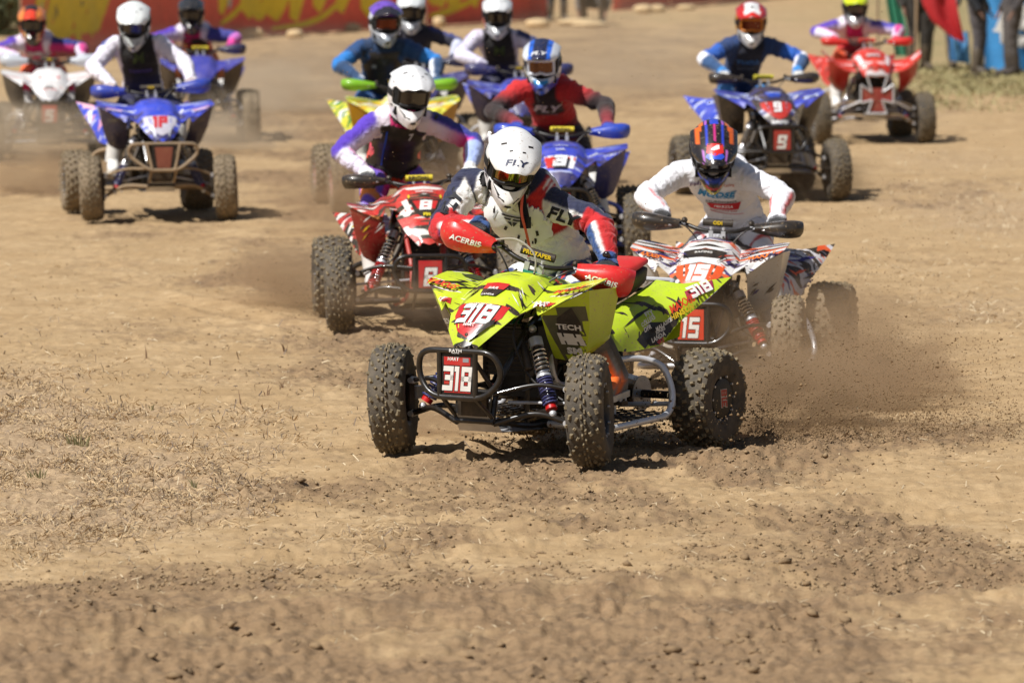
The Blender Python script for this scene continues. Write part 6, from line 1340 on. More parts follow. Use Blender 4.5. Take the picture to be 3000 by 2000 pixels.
            u = Vector((.33, .88 * s, .26)) if s > 0 else Vector((.33, -.88, -.26))
            slashes(b, ('rearo', s), (W_, W_, K_, W_, '#d8c21a'), (s * .34, .45, .78), (0, s * .95, .25), (0, 0, 1), 14, .13, .07, 15, -10)
            slashes(b, ('pano', s), (W_, K_, YL), (s * .35, -.6, .68), X_, (0, .1, 1), 7, .07, .05, 5, 40)
    if 'C' in built:
        b = q['C']
        num_plate(b, '15', '#e0501c', '#f6f4f0', W_, [(K_, poly2d([(-1, .3), (1, .3), (.9, -.4), (-.9, -.4)], 2), (0, -.60, .91), X_, UP, .12), ('#e9e6df', text2d('RACING', .03), (0, -.60, .912), X_, UP, .02)])
        for s in (-1, 1):
            decals(b, ('wingo', s), [('#1c1c50', poly2d([(-.9, -.25), (.95, .3), (.9, .6), (-.6, .35)] if s > 0 else [(.9, -.25), (-.95, .3), (-.9, .6), (.6, .35)], 2), (s * .38, -.68, .88), X_, (0, .4, .9), .11), ('#ee7a1c', text2d('MAXXIS', .05, .1), (s * .375, -.68, .885), X_, (0, .4, .9), .034, s * 16, 4)])
            slashes(b, ('wingo', s), ('#2a2478', '#c83a2a', K_), (s * .26, -.52, .90), X_, (0, .5, .8), 9, .06, .06, 6, s * 20)
            slashes(b, 'hood', ('#2a2478', '#c8452a', K_), (s * .12, -.6, .90), X_, UP, 7, .05, .06, 8 + s, 60 * s)
            slashes(b, ('rearo', s), ('#2a2478', '#e0501c', K_, '#2a2478', W_), (s * .38, .62, .84), (0, s * .95, .25), (0, 0, 1), 22, .16, .08, 16, -8)
            slashes(b, ('pano', s), (K_, '#555', '#2a2478') if 0 else (K_, '#4a4a50', '#2a2478'), (s * .35, -.6, .68), X_, (0, .1, 1), 5, .06, .05, 5, 40)
    if 'D' in built:
        b = q['D']; decals(b, 'hood', [('#f0eff0', poly2d([(-1, .7), (1, .7), (.8, -.5), (-.8, -.5)], 3), (0, -.735, .83), X_, (0, .6, .8), .115), ('#d02424', poly2d([(-.95, .6), (.95, .6), (.9, .25), (-.9, .25)], 2), (0, -.735, .83), X_, (0, .6, .8), .113), ('#d02424', poly2d([(-1.0, .5), (-.5, .5), (-.4, -.5), (-.8, -.5)], 2), (0, -.735, .83), X_, (0, .6, .8), .113), (K_, racing('3', .36, sx=1.1), (.0, -.74, .83), X_, (0, .6, .8), .105, 0, 6), ('#f0f0f2', racing('3', .27, sx=1.1), (.0, -.74, .83), X_, (0, .6, .8), .105, 0, 7), ('#c8ccda', text2d('YAMAHA', .02), (0, -.52, .93), X_, UP, .018), ('#c8ccda', text2d('UA', .04), (0, -.58, .90), X_, UP, .035)])
        for s in (-1, 1): wing = decals(b, ('wingo', s), [('#c8ccda', text2d('YAMAHA', .03, .2), (s * .40, -.67, .885), X_, (0, .4, .9), .028, s * 18), ('#c8ccda', text2d('FMF', .04, .2), (s * .25, -.6, .87), X_, (0, .5, .8), .03, s * 40)])
    if 'E' in built:
        b = q['E']; num_plate(b, '1P', '#c9c6d4', '#c82a3a', '#c82a3a')
        for s in (-1, 1):
            decals(b, 'hood', [('#dfe4f4', poly2d([(-.25, 1), (.2, 1), (.5, -1), (.3, -1.1)] if s < 0 else [(.25, 1), (-.2, 1), (-.5, -1), (-.3, -1.1)], 2), (s * .075, -.82, .74), X_, (0, .4, .9), .05)])
            decals(b, ('wingo', s), [('#b8c4ec', poly2d([(-.7, -.2), (.7, .0), (.6, .3), (-.6, .2)], 2), (s * .37, -.66, .89), X_, (0, .4, .9), .10, s * 12), ('#e4e6f4', poly2d([(-.5, -.5), (.3, .0), (.5, .5), (-.2, .1)], 2), (s * .22, -.60, .865), X_, (0, .5, .8), .07, s * 25), ('#e0a0c0', text2d('MAXXIS', .04, .1), (s * .38, -.67, .888), X_, (0, .4, .9), .03, s * 14, 4)])
            decals(b, ('rearo', s), [('#f0b8c8', poly2d([(-.9, -.3), (.9, -.2), (.7, .3), (-.8, .2)], 2), (s * .42, .70, .87), X_, (0, .2, 1), .10, s * 30), ('#eef0fa', poly2d([(-.3, -.9), (.1, -.9), (.4, .8), (.0, .8)], 2), (s * .40, .55, .78), X_, (0, .2, 1), .07)])
            decals(b, ('pano', s), [('#5a5a58', text2d('UPP', .04), (s * .38, -.6, .80), X_, (0, .1, 1), .03)])
    if 'F' in built:
        b = q['F']
        decals(b, 'hood', [('#d8323a', poly2d([(-.3, .6), (.3, .4), (.2, -.5), (-.2, -.2)], 1), (s * .09, -.64, .885), X_, UP, .05) for s in (-1, 1)] + [('#6a6a6c', poly2d([(-1, -.2), (-.5, .3), (.5, .3), (1, -.2)], 1), (0, -.79, .79), X_, (0, .5, .85), .06)])
        for s in (-1, 1): decals(b, ('wingo', s), [('#e06a6a', text2d('MAXXIS', .0, .1), (s * .38, -.67, .888), X_, (0, .4, .9), .03, s * 14)])
    for k, tx in (('K', '9'),):
        if k in built:
            b = q[k]; num_plate(b, '9', '#c02a28', '#f2f0ee', K_, [('#1f52c8', poly2d([(-.8, .5), (.8, .5), (.5, -.5), (-.5, -.5)], 2), (0, -.60, .91), X_, UP, .09), ('#c8ccda', text2d('YAMAHA', .03), (0, -.6, .912), X_, UP, .022, 0, 5), ('#e8e8ea', text2d('MAXXIS', .05), (0, -.86, .68), X_, (0, .1, 1), .03)])
            for s in (-1, 1):
                decals(b, ('wingo', s), [('#c8d4f4', poly2d([(-.9, -.2), (.7, .0), (.6, .3), (-.6, .2)], 2), (s * .37, -.66, .89), X_, (0, .4, .9), .10, s * 12), ('#1c2a8c', text2d('FMF', .04, .1), (s * .37, -.66, .89), X_, (0, .4, .9), .03, s * 12, 5), ('#eef0fa', poly2d([(-.8, -.2), (.8, 0), (.6, .3), (-.6, .2)], 2), (s * .24, -.58, .875), X_, (0, .5, .8), .05, s * 35)])
                slashes(b, 'hood', ('#3a62d8', W_), (s * .14, -.62, .89), X_, UP, 4, .03, .05, 9, 60 * s); slashes(b, ('rearo', s), (W_, '#1c2a8c'), (s * .42, .65, .84), (0, s * .95, .25), (0, 0, 1), 9, .1, .07, 16, -8)
    if 'L' in built:
        b = q['L']; decals(b, 'hood', [('#f4eeee', poly2d([(-1, -.3), (1, -.3), (1, .3), (-1, .3)], 2), (0, -.66, .93), X_, UP, .07), ('#d8504a', text2d('HONDA', .05), (0, -.66, .93), X_, UP, .03, 0, 5)] + [('#f0e4e4', poly2d([(-.25, 1), (.25, 1), (.5, -1), (.1, -1)] if s < 0 else [(.25, 1), (-.25, 1), (-.5, -1), (-.1, -1)], 2), (s * .16, -.66, .86), X_, UP, .10) for s in (-1, 1)])
        for s in (-1, 1): decals(b, ('wingo', s), [('#f4dcdc', poly2d([(-.6, -.3), (.6, .0), (.6, .4), (-.4, .2)], 2), (s * .44, -.62, .90), X_, (0, .4, .9), .07, s * 25)])
    for k in 'HGIJ':
        if k in built:
            b = q[k]
            for s in (-1, 1):
                cs = {'H': ('#3f8a34', W_, '#c83a2a', '#7ab81e'), 'G': ('#c8c8e0', '#5a6ad0'), 'I': ('#8a90c0',), 'J': ('#c0c8ec', '#5a6ad0')}[k]
                slashes(b, ('wingo', s), cs, (s * .36, -.62, .90), X_, (0, .4, .9), 6, .07, .06, 5, s * 15); slashes(b, ('rearo', s), cs, (s * .42, .65, .84), X_, (0, .2, 1), 8, .1, .07, 16, s * 30)
    # accessories of the leading rider
    if 'A' in built and 'out' in RIDERS['A']:
        o = RIDERS['A']['out']; J = o['J']; N = J['neck']; X1 = J['shlat']; Fv = J['front']; H_ = J['head']; root = o['root']
        upv = (J['neck'] - J['hip']).normalized()
        pt = lambda a, b, c: N + X1 * a + Fv * b + upv * c
        mb = MB(); mb.mat(mat('hose_orange', '#e0583a', .45, coat=.3)); mb.tube(spline([pt(.15, -.08, .10), pt(.175, .02, .13), pt(.175, .12, .06), pt(.14, .19, -.04), pt(.11, .21, -.15), pt(.07, .215, -.26), pt(.0, .20, -.36)], 8), .0068, 10); put('drinking_hose', mb.mesh('drinking_hose'), root)
        mb = MB(); mb.mat(M_FOAM); mb.tube(spline([pt(.13, -.10, .03), pt(.145, .03, .075), pt(.14, .13, .0), pt(.125, .175, -.09)], 6), .022, 8, flat=.35)
        mb.box(pt(.12, .185, -.11), (.045, .03, .055)); put('pack_strap', mb.mesh('pack_strap'), root)
        mb = MB(); mb.mat(K_m := M_BLACK)
        tree = o.get('vtree')
        hip, ctrl = J['hip'], J['ctrl']
        def slot(u_, t_, w, h, rot, mm=M_BLACK):
            p = hip * (1 - t_) ** 2 + ctrl * 2 * t_ * (1 - t_) + N * t_ * t_ + X1 * u_; v = upv - Fv * upv.dot(Fv)
            sticker(mb, mm, poly2d([(-w, -h), (-w * .6, h), (w, h * .8), (w * .8, -h)], 1), p + Fv * .1, X1, v, 1, tree, .0015, R(rot), reach=.3)
        for s in (-1, 1):
            slot(s * .085, .74, .007, .022, -s * 12); slot(s * .035, .86, .020, .003, s * -22); slot(s * .08, .52, .008, .014, s * 20); slot(s * .045, .42, .007, .016, s * 10); slot(s * .09, .68, .006, .03, s * 25, mat('groove_grey', '#b9b9b8', .6)); slot(s * .03, .60, .02, .003, s * 15, mat('groove_grey', '#b9b9b8', .6)); slot(s * .018, .38, .005, .016, 0)
            slot(s * .045, .83, .028, .003, s * -25, mat('groove_grey', '#b9b9b8', .6))
        vest = o.get('vest')
        if vest: put('vents', mb.mesh('vents', 180, fixn=False), vest)['kind'] = 'stuff'
        mb = MB(); wr = J['wrR']; el = J['elR']; d = (wr - el).normalized(); p = wr - d * .02; mb.mat(M_DARK); mb.tube([p - d * .012, p + d * .012], .040, 16); mb.ball(p + Vector((.01, -.036, .014)), .022, 12, (1, .5, 1)); mb.mat(M_LENSD); mb.ball(p + Vector((.01, -.04, .016)), .019, 12, (1, .5, 1)); put('wrist_watch', mb.mesh('wrist_watch'), root)
# ================================================================== BACKGROUND: banners, people, bush
def cloth_sheet(name, P, n, m, wav=.04, seed=0, thick=.004, k=3.):
    """hanging cloth between four corners P (bottom-left, bottom-right, top-right, top-left)"""
    a, b, c, d = [Vector(p) for p in P]; nx, ny = n; V = []; F = []; nrm = (b - a).cross(d - a).normalized()
    for j in range(ny + 1):
        for i in range(nx + 1):
            u, v = i / nx, j / ny; p = (a * (1 - u) + b * u) * (1 - v) + (d * (1 - u) + c * u) * v
            w = wav * math.sin(u * k * 6.28 + seed + v * 2) * (1 - .3 * v) + wav * .5 * math.sin(u * k * 14 + v * 5 + seed * 2)
            V.append(p + nrm * w)
    for j in range(ny):
        for i in range(nx): q = j * (nx + 1) + i; F.append((q, q + 1, q + nx + 2, q + nx + 1))
    mb = MB(); mb.mat(m); mb.add(V, F); mb.add([v - nrm * thick for v in V], [tuple(reversed(f)) for f in F]); return mb
def banner_run(pts, h, name, label, col, strokes=(), grp=None):
    root = empty(name, label, 'banner', loc=(0, 0, 0), group=grp); root.location = ground(*pts[0]); o0 = root.location
    m = mat('banner_' + col, col, .6, wrinkle=.2, dirt=.15, dirtscale=2)
    G = [ground(*p) for p in pts]
    meshes = []
    for i in range(len(G) - 1):
        a, b = G[i] - o0, G[i + 1] - o0; L = (b - a).length
        cl = cloth_sheet('banner_panel', (a + Vector((0, 0, .015)), b + Vector((0, 0, .015)), b + Vector((0, 0, h)), a + Vector((0, 0, h))), (max(8, int(L * 4)), 6), m, .03, i, k=L / 3)
        po = cl.obj('banner_panel', root, angle=180); meshes.append((po, a, b))
        n = max(1, int(L / 2.6))
        for j in range(n):
            p = a * (1 - j / n) + b * (j / n) + Vector((0, .06, 0)); mb = MB(); mb.mat(M_MUDMET); mb.tube([p + Vector((0, 0, -.1)), p + Vector((0, 0, h + .12))], .022, 8); mb.obj('post', root)
    # painted script strokes: (segment, [(u metres, z)...], width)
    ym = mat('banner_yellow', '#ffe030', .6, dirt=.1, dirtscale=2); wm = mat('banner_white', '#c9c4bc', .6); gm = mat('banner_grey', '#5a5654', .6)
    for seg, P, w, cc in strokes:
        po, a, b = meshes[seg]; d = (b - a); L = d.length; d.normalize(); nrm = Vector((d.y, -d.x, 0)); nrm = nrm if nrm.y < 0 else -nrm
        S = spline([(u, z, 0) for u, z in P], 6); mb = MB(); mb.mat({'y': ym, 'w': wm, 'g': gm}[cc]); V = []; tree = bvh(po.data)
        for i, p in enumerate(S):
            t = (S[min(i + 1, len(S) - 1)] - S[max(i - 1, 0)]).normalized(); q = Vector((-t.y, t.x, 0)); ww = w * (.35 + .65 * math.sin(math.pi * min(1, max(0, (i + .7) / len(S)))))
            for k in (-1, 0, 1):
                r = p + q * (ww * k); X = a + d * r.x + Vector((0, 0, r.y)); hh = tree.ray_cast(X + nrm * .5, -nrm, 1.2); V.append((hh[0] if hh[0] else X) + nrm * .006)
        F = []
        for i in range(len(S) - 1):
            for k in (0, 1): F.append((i * 3 + k, i * 3 + k + 1, (i + 1) * 3 + k + 1, (i + 1) * 3 + k))
        mb.add(V, F); put('painted_stroke', mb.mesh('painted_stroke', 180, fixn=False), po)
    return root
def stand(px, py, label, cols, face=0, wide=1., seed=0, legs=.14, crouch=False, group='spectators along the track'):
    g = ground(px, py); root = empty('person', label, 'spectator', loc=(g.x, g.y, 0), rz=R(face), group=group)
    r = random.Random(seed); z = Vector
    if crouch:
        hip = z((0, .25, .42)); neck = z((0, -.02, .82)); Hm = Matrix.Translation((0, -.10, 1.0)); kn = lambda s: z((s * .2, -.22, .52)); an = lambda s: z((s * .17, .05, .10))
    else:
        hip = z((0, 0, .95)); neck = z((0, .03, 1.46)); Hm = Matrix.Translation((0, -.02, 1.66)); kn = lambda s: z((s * legs * .9 + .01 * s, -.04, .50)); an = lambda s: z((s * legs * 1.1, .03 * s * r.uniform(-1, 1), .10))
    J = dict(hip=hip, neck=neck, ctrl=(hip + neck) / 2 + z((0, .02, 0)), hiplat=z((1, 0, 0)), shlat=z((1, 0, 0)), head=Hm, front=z((0, -1, 0)))
    for s, k in ((-1, 'L'), (1, 'R')):
        sh = neck + z((s * .18, .01, -.05)); J['sh' + k] = sh; J['el' + k] = sh + z((s * .10, .03, -.27)); J['wr' + k] = sh + z((s * .08, -.12, -.50)); J['hp' + k] = hip + z((s * .09, 0, -.02)); J['kn' + k] = kn(s); J['an' + k] = an(s); J['foot' + k] = z((s * .3, -1, 0))
    c = dict(jersey=cols[0], pants=cols[1], glove='#8a6450', boot=cols[2], sole='#2a2826', fat=wide, vox=.018, rules=[], loose=2.2)
    build_person(c, root, J, .018)
    mb = MB(); mb.mat(mat('cap' + cols[0], cols[0], .8)); c0 = Hm.translation; mb.ball(c0 + z((0, .01, .035)), .105, 14, (.95, 1.08, .95)); mb.box(c0 + z((0, -.12, .06)), (.14, .10, .012)); mb.obj('cap', root)
    return root
def build_back():
    st = []
    def scribble(seg, x0, x1, seed, colr='y'):
        r = random.Random(seed); x = x0
        while x < x1:
            st.append((seg, [(x, .25 + r.uniform(0, .2)), (x + .25, .75 + r.uniform(-.1, .3)), (x + .6 + r.uniform(0, .3), 1.15)], r.uniform(.28, .42), colr))
            if r.random() < .6: st.append((seg, [(x + .1, .85), (x + .35, .5), (x + .7, .62 + r.uniform(-.2, .2)), (x + 1.0, 1.0)], r.uniform(.14, .2), colr))
            x += r.uniform(.65, 1.0)
    scribble(0, .9, 4.6, 1); scribble(1, .0, 1.3, 2); scribble(1, 1.9, 5.4, 3); scribble(2, .2, 2.2, 6)
    for seg, P, w in ((0, [(.2, .12), (1.5, .30), (3.0, .42), (4.4, .8)], .05), (1, [(0, .25), (.6, .45), (1.3, .95)], .06), (1, [(1.9, .12), (3.3, .22), (4.6, .62), (5.6, 1.2)], .06), (2, [(.1, .2), (1.2, .3), (2.2, .5)], .07)): st.append((seg, P, w, 'y'))
    for seg, x, z_, w, cc in ((0, 1.1, .8, .06, 'w'), (0, 1.0, .5, .05, 'w'), (0, 2.0, .72, .11, 'g'), (1, .35, .62, .06, 'w'), (1, 1.75, .7, .05, 'g'), (1, 2.3, .78, .06, 'g'), (0, 3.4, .9, .06, 'g')): st.append((seg, [(x, z_ - .12), (x + .03, z_), (x + .06, z_ + .12)], w, cc))
    banner_run([(62, 192), (640, 114), (1250, 80), (1612, 58)], 1.35, 'banner_fence', 'long red banner with yellow painted script running behind the pack, left of the gap', '#ff6650', st)
    banner_run([(1795, 34), (1960, 22), (2330, -12)], 1.3, 'banner_fence', 'short red banner right of the gap with the standing people', '#ff6650', [(0, [(-.0, .75), (.5, .85), (1.0, 1.2)], .14, 'y'), (1, [(.1, .9), (.4, .6), (.9, .9)], .12, 'y')])
    y5 = banner_run([(1540, 56), (1606, 53)], .95, 'banner', 'yellow banner piece at the left side of the gap', '#f2bd28')
    # pale sand bags along the foot of the banner
    hm = mat('pale_sandbag', '#d9bd90', .9, dirt=.3, dirtscale=4, dcol=(.30, .22, .13), wrinkle=.4); g = 'pale sandbags at the foot of the red banner'; first = None
    for i, (px, py, sx) in enumerate(((560, 118, .2), (735, 112, .34), (865, 112, .22), (885, 98, .12), (925, 96, .30), (1020, 92, .36), (1175, 84, .2), (1285, 82, .2), (1575, 82, .34), (1690, 76, .55), (1730, 80, .5), (1885, 40, .3), (1925, 36, .28), (2010, 30, .3))):
        if first is None:
            mb = MB(); mb.mat(hm); mb.ball((0, 0, .1), 1, 14, (.5, .3, .13)); me = mb.mesh('sandbag', 180)
            V = verts(me); V = V * (1 + .12 * noise3(V * 6)[:, None]); me.vertices.foreach_set('co', V.ravel().astype(np.float32)); first = me
        o = put('sandbag', first); p = ground(px, py); o.location = p; o.scale = (sx / .5 * .7, .6, .45 + .5 * ((i * 37) % 10) / 10); o.rotation_euler = (0, 0, R((i * 53) % 30 - 15)); tag(o, ('pale sandbag under the banner, ' + ('leftmost of all the sandbags', 'large one right of the black helmet', 'small one in the middle', 'tiny one beside the long flat one', 'long flat one in the middle of the row', 'plump one left of the purple helmet', 'just right of the white helmet behind the purple one', 'left of the white and navy helmet', 'left of the two in the gap', 'long one in front of the thin standing spectator', 'in front of the crouching spectator', 'left one of three under the short banner', 'middle one of three under the short banner', 'right one of three under the short banner')[i]), 'sandbag', g)
    # people in the gap and along the right verge
    stand(1632, 62, 'thin spectator in dark trousers standing in the gap between the red banners', ('#3a3c42', '#3c3a3c', '#4a4640'), 10, .95, 1, .12)
    stand(1738, 74, 'spectator in grey crouching beside the pale sandbags', ('#6a625a', '#544e48', '#4a4640'), -8, 1.3, 2, .2, True)
    stand(2690, 205, 'spectator in black standing by the green cloth at the right', ('#24221f', '#24211d', '#2a2620'), 12, 1.12, 3, .09)
    stand(2752, 198, 'spectator in grey brown trousers behind the hanging red flag', ('#4a4440', '#574f48', '#544a3c'), -10, 1.1, 4, .17)
    stand(2862, 218, 'spectator in dark jacket and grey trousers between the red flag and the blue banner', ('#1f2630', '#4c484b', '#3a3836'), 70, 1.0, 5, .07)
    stand(2966, 222, 'spectator in brown trousers in front of the blue banner at the right edge', ('#3a3638', '#4a4340', '#23262e'), -75, 1.0, 6, .06)
    def hang(name, label, col, px0, px1, pyb0, pyb1, Y, top, skew=0., wav=.05, seed=0, lettering=(), pole=True):
        a = ray_at(px0, pyb0, Y); b = ray_at(px1, pyb1, Y); root = empty(name, label, 'flag' if 'flag' in name else 'banner', loc=(a.x, a.y, 0)); o0 = Vector((a.x, a.y, 0))
        m = mat('cloth_' + col, col, .7, wrinkle=.35); A, Bb = a - o0, b - o0
        mb = cloth_sheet('cloth', (A, Bb, Vector((Bb.x + skew, Bb.y, top)), Vector((A.x + skew, A.y, top))), (24, 10), m, wav, seed, k=2.); cl = mb.obj('cloth', root, angle=180); tree = bvh(cl.data)
        for i, t in enumerate(lettering):
            lm = MB(); sticker(lm, mat('cloth_white', '#e6e2da', .7), text2d(t[0], .07, t[4], .62), A + Vector((t[1], -.1, t[2])), (1, 0, .0), (0, 0, 1), t[3], tree, .006, R(t[5]), reach=.6); put('lettering', lm.mesh('lettering', 180, fixn=False), cl)
        if pole: mb = MB(); mb.mat(M_MUDMET); mb.tube([(A.x + skew - .03, A.y + .05, -.1), (A.x + skew - .03, A.y + .05, top + .1)], .02, 8); mb.tube([(A.x + skew - .03, A.y + .04, top), (Bb.x + skew, A.y + .04, top)], .015, 8); mb.obj('pole', root)
        return root
    hang('green_cloth', 'green cloth hanging at the left end of the spectator line', '#2f7d5f', 2622, 2668, 165, 165, 74, 1.5, -.22, .03, 1)
    hang('blue_cloth', 'small light blue cloth hanging below the red flag', '#5a97cc', 2782, 2842, 178, 188, 71, .62, -.02, .03, 2, pole=False)
    # red flag: a drooping triangle of cloth on a pole
    root = empty('red_flag', 'dark red flag drooping from the left over the light blue cloth', 'flag', loc=ray_at(2700, 190, 70.5)); root.location.z = 0; o0 = root.location
    P = [ray_at(*p, 70.5) - o0 for p in ((2690, -70), (2702, 10), (2730, 62), (2790, 112), (2826, 124), (2812, 60), (2800, -20), (2796, -80))]
    Q = [ray_at(*p, 70.5) - o0 for p in ((2742, -70), (2750, 0), (2766, 50), (2800, 100), (2822, 118), (2808, 60), (2799, -20), (2794, -80))]
    m = mat('cloth_red', '#b01c22', .7, wrinkle=.5); V = []; F = []
    n = 14
    for i in range(n + 1):
        t = i / n; A = Vector((np.interp(t, [0, .4, .7, .92, 1], [P[0].x, P[1].x, P[2].x, P[3].x, P[4].x]), 0, np.interp(t, [0, .4, .7, .92, 1], [P[0].z, P[1].z, P[2].z, P[3].z, P[4].z]))); Bq = Vector((np.interp(t, [0, .5, 1], [P[7].x, P[6].x, P[4].x + .01]), 0, np.interp(t, [0, .5, 1], [P[7].z, P[5].z + .25, P[4].z])))
        for j in range(9): u = j / 8; q = A * (1 - u) + Bq * u; V.append(q + Vector((0, .05 * math.sin(u * 9 + t * 4), 0)))
    for i in range(n):
        for j in range(8): F.append((i * 9 + j, i * 9 + j + 1, (i + 1) * 9 + j + 1, (i + 1) * 9 + j))
    mb = MB(); mb.mat(m); mb.add(V, F); mb.add([Vector(v) + Vector((0, .006, 0)) for v in V], [tuple(reversed(f)) for f in F]); mb.obj('cloth', root, angle=180)
    mb = MB(); mb.mat(M_MUDMET); x = P[0].x - .02; mb.tube([(x, .03, -.1), (x, .03, P[0].z + .1)], .02, 8); mb.tube([(x, .03, P[0].z), (P[7].x, .03, P[7].z)], .015, 8); mb.obj('pole', root)
    hang('blue_banner', 'light blue banner with large white lettering at the right edge', '#3d8cc8', 2885, 3130, 205, 225, 73, 1.45, 0, .05, 4, lettering=(('A', .17, .70, .62, .1, -8), ('5', .56, .62, .62, .05, 0), ('S', 1.2, .7, .6, 0, 0)))
    # bush at the far left
    b = ground(5, 105); root = empty('bush', 'green bush beyond the left end of the red banner', 'bush', loc=(b.x, b.y, 0)); mb = MB(); mb.mat(mat('bark', (.10, .07, .04), .9))
    for i in range(7): a = i * .9; mb.tube(spline([(0, 0, -.1), (math.cos(a) * .25, math.sin(a) * .25, .7), (math.cos(a) * .8, math.sin(a) * .7, 1.7 + .2 * (i % 3))], 4), [.05] * 4 + [.04] * 4 + [.012], 6)
    mb.obj('trunk', root)
    rng = np.random.RandomState(9); n = 7000; c = rng.normal(0, 1, (60, 3)) * np.array([.30, .4, .40]) + np.array([-.05, 0, .75]); k = rng.randint(0, 60, n); p = c[k] + rng.normal(0, .17, (n, 3)); p[:, 2] = np.maximum(p[:, 2], .05)
    d1 = rng.normal(0, 1, (n, 3)); d1 /= np.linalg.norm(d1, axis=1)[:, None]; d2 = np.cross(d1, rng.normal(0, 1, (n, 3))); d2 /= np.linalg.norm(d2, axis=1)[:, None]; s = rng.uniform(.03, .06, (n, 1))
    V = np.stack([p - d1 * s, p + d2 * s * .5, p + d1 * s, p - d2 * s * .5], 1).reshape(-1, 3); F = np.arange(n * 4).reshape(n, 4)
    o = put('crown', fast_mesh('crown', V, F, mat('leaves', (.09, .12, .045), .7, dirt=.7, dirtscale=3, dcol=(.15, .15, .07))), root); o['kind'] = 'stuff'

# ================================================================== FLYING DIRT AND DUST
def dustm(name, dens, col=(.62, .44, .27), seed=0., scale=1.6, thr=.42):
    m = bpy.data.materials.new(name); m.use_nodes = True; nt = m.node_tree; N = nt.nodes; L = nt.links; N.remove(N['Principled BSDF']); out = N['Material Output']
    v = N.new('ShaderNodeVolumePrincipled'); v.inputs['Color'].default_value = (*col, 1); v.inputs['Anisotropy'].default_value = .1; L.new(v.outputs[0], out.inputs['Volume'])
    tc = N.new('ShaderNodeTexCoord'); ln = N.new('ShaderNodeVectorMath'); ln.operation = 'LENGTH'; L.new(tc.outputs['Object'], ln.inputs[0])
    fall = N.new('ShaderNodeMapRange'); fall.interpolation_type = 'SMOOTHSTEP'; fall.inputs[1].default_value = 1.; fall.inputs[2].default_value = .15; L.new(ln.outputs['Value'], fall.inputs[0])
    n = N.new('ShaderNodeTexNoise'); n.inputs['Scale'].default_value = scale; n.inputs['Detail'].default_value = 4; n.inputs['Roughness'].default_value = .62; n.inputs['Distortion'].default_value = .5
    off = N.new('ShaderNodeVectorMath'); off.inputs[1].default_value = (seed, seed * 2.3, 0); L.new(tc.outputs['Object'], off.inputs[0]); L.new(off.outputs[0], n.inputs['Vector'])
    r = N.new('ShaderNodeMapRange'); r.inputs[1].default_value = thr; r.inputs[2].default_value = .68; L.new(n.outputs[0], r.inputs[0])
    a = N.new('ShaderNodeMath'); a.operation = 'MULTIPLY'; L.new(fall.outputs[0], a.inputs[0]); L.new(r.outputs[0], a.inputs[1])
    b = N.new('ShaderNodeMath'); b.operation = 'MULTIPLY'; b.inputs[1].default_value = dens; L.new(a.outputs[0], b.inputs[0]); L.new(b.outputs[0], v.inputs['Density']); return m
DUSTS = [  # centre pixel on the ground, lift, half sizes (x, y, z), density
    ((120, 560), .15, (.8, .9, .32), 4.5), ((40, 480), .25, (1.3, 1.5, .5), 2.2), ((680, 440), .2, (1.0, 1.6, .55), 1.7), ((200, 450), .25, (1.4, 2.0, .5), 1.1), ((860, 880), .12, (.8, .9, .32), 4.5), ((1080, 700), .25, (1.1, 1.6, .5), 1.8),
    ((1560, 640), .3, (1.5, 2.0, .6), .9), ((2480, 1170), .20, (.85, .8, .52), 5.), ((2330, 1235), .14, (.68, .5, .34), 15.), ((2620, 1130), .15, (.6, .6, .36), 6.), ((2150, 1100), .28, (1.1, .7, .42), 1.6), ((2340, 575), .12, (1.0, .9, .34), 4.2), ((2150, 520), .2, (1.0, 1.4, .4), 1.0),
    ((1290, 1275), .07, (.35, .4, .15), 7.), ((1980, 270), .4, (3.6, 7., 1.1), .24), ((800, 280), .3, (4., 6., .7), .24), ((1150, 970), .15, (.8, .7, .32), 1.4), ((2560, 390), .15, (1.2, 1.4, .4), .4), ((820, 330), .25, (1.3, 2., .6), 1.8)]
def build_dust():
    for i, (p, lift, sz, d) in enumerate(DUSTS):
        g = ground(*p); bm = bmesh.new(); bmesh.ops.create_icosphere(bm, subdivisions=3, radius=1); me = bpy.data.meshes.new('dust_cloud'); bm.to_mesh(me); bm.free()
        me.materials.append(dustm('dust', d, (.80, .66, .48) if p[1] < 520 else (.62, .44, .27), seed=i * 3.7)); o = put('dust_cloud', me); o.location = (g.x, g.y, lift); o.scale = sz; tag(o, kind='stuff')
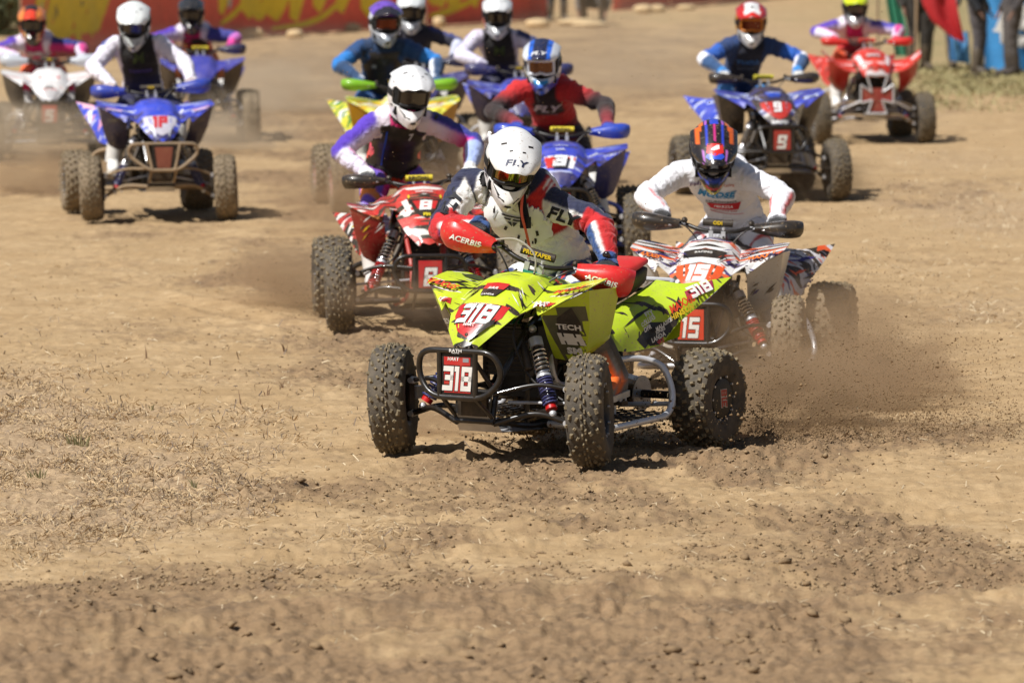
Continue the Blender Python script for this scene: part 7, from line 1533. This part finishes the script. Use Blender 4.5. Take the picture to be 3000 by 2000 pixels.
def build_spray():
    rng = np.random.RandomState(21); dm = mat('flying_dirt', (.13, .082, .042), .95, dirt=.8, dirtscale=4, dcol=(.36, .24, .13), spec=.05)
    def emit(org, n, az, daz, el0, el1, v0, v1, r0, r1, tmax=.5, jit=.06):
        a = np.radians(az + rng.normal(0, daz, n)); e = np.radians(rng.uniform(el0, el1, n)); v = rng.uniform(v0, v1, n) ; t = rng.uniform(0, 1, n) ** 1.1 * tmax
        P = np.array(org)[None] + rng.normal(0, jit, (n, 3)) * np.array([1, 1, .5]); P[:, 0] += np.cos(a) * np.cos(e) * v * t; P[:, 1] += np.sin(a) * np.cos(e) * v * t; P[:, 2] += np.sin(e) * v * t - 4.9 * t * t
        # clumpy: pull particles towards a handful of strands
        k = rng.randint(0, max(2, n // 60), n); r_ = rng.normal(0, .05, (n // 60 + 2, 3)); P += r_[k]
        w = P[:, 2] > .0; rr = r0 + (r1 - r0) * rng.uniform(0, 1, n) ** 4; return P[w], rr[w]
    a = QUADS['A']['root']; M = Matrix.LocRotScale(a.location, a.rotation_euler, None); C = []; Rr = []
    def add(x): C.append(x[0]); Rr.append(x[1])
    wr = M @ Vector((.50, .80, .10)); wl = M @ Vector((-.5, .8, .1))
    def fan(org, n, az, spread, dmax, h0, h1, r0, r1, thr=-.1):
        a = np.radians(az + rng.normal(0, spread, n)); d = rng.uniform(0, 1, n) ** .85 * dmax; q = d / dmax
        env = (h0 + h1 * np.sin(np.pi * np.clip(q * .8 + .1, 0, 1))); z = rng.uniform(0, 1, n) ** 1.7 * env
        P = np.stack([org[0] + np.cos(a) * d, org[1] + np.sin(a) * d, z + .005], 1) + rng.normal(0, .03, (n, 3)) * np.array([1, 1, .3])
        w = (noise3(P * np.array([5, 5, 7]) + 3) + .5 * noise3(P * 14) > thr + .25 * (q > .8) * rng.uniform(0, 1, n)) & (P[:, 2] > 0)
        return P[w], (r0 + (r1 - r0) * rng.uniform(0, 1, n) ** 6)[w]
    add(fan(wr, 30000, 22, 24, 1.75, .10,   .46, .0009, .0046)); add(fan(wr, 14000, 12, 14, 1.5, .06, .18, .0010, .006, -.2)); add(fan(wr, 10000, 60, 30, 1.0, .15, .75, .0008, .0034, 0.)); add(emit(wr, 300, 15, 18, 5, 35, 1.5, 5.0, .004, .010, .33))
    add(fan(wr, 2600, 20, 22, 1.9, .12, .50, .0028, .0085, .0)); add(fan(wr, 16000, 26, 20, 2.0, .12, .55, .0008, .0028, .05))
    add(fan(wl, 4000, 40, 20, 1.2, .1, .5, .001, .004))
    c = QUADS['C']['root']; Mc = Matrix.LocRotScale(c.location, c.rotation_euler, None); add(fan(Mc @ Vector((.3, .3, 0)), 9000, 20, 50, 1.3, .3, .75, .0012, .0045, .02)); add(emit(Mc @ Vector((.5, .8, .1)), 1500, 45, 28, 10, 75, 1.5, 6, .0014, .005, .5))
    b = QUADS['B']['root']; Mb_ = Matrix.LocRotScale(b.location, b.rotation_euler, None); add(emit(Mb_ @ Vector((.2, -1.2, .3)), 3000, 0, 180, 10, 90, .2, 1.6, .0012, .0035, .5, .28)); add(emit(Mb_ @ Vector((-.5, -.3, .05)), 1500, 150, 20, 2, 40, 1, 5, .0015, .006, .35))
    add(emit(M @ Vector((0, -.1, .08)), 2500, 200, 60, 5, 60, .3, 2.2, .0015, .009, .3, .14)); add(emit(M @ Vector((.2, .5, .1)), 4000, -20, 70, 0, 40, .3, 2.5, .002, .010, .3, .2))
    # stray grains hanging in the air over the right half
    n = 500; P = np.stack([rng.uniform(-1, 3.2, n), rng.uniform(25, 32, n), rng.uniform(.2, 2.0, n) ** 1.], 1); C.append(P); Rr.append(rng.uniform(.0015, .004, n))
    me = lumps('dirt_spray', np.concatenate(C), np.concatenate(Rr), dm, .9, rng, True); tag(put('dirt_spray', me), kind='stuff')
KEYS = list('ABCDEFGHIJKL')
make_all(KEYS); dress(); print('T machines', time.time() - T00)
build_ground(); print('T ground', time.time() - T00)
build_litter(); print('T litter', time.time() - T00)
build_back(); build_spray(); build_dust(); print('T all', time.time() - T00)
print('TRIS', sum(len(p.vertices) - 2 for o in sc.objects if o.type == 'MESH' for p in ()) or sum(len(o.data.loops) - 2 * len(o.data.polygons) for o in sc.objects if o.type == 'MESH'), len(sc.objects))
from collections import Counter
_c = Counter()
for o in sc.objects:
    if o.type == 'MESH': _c[o.name.split('.')[0]] += len(o.data.loops) - 2 * len(o.data.polygons)
print('TOP', _c.most_common(22))
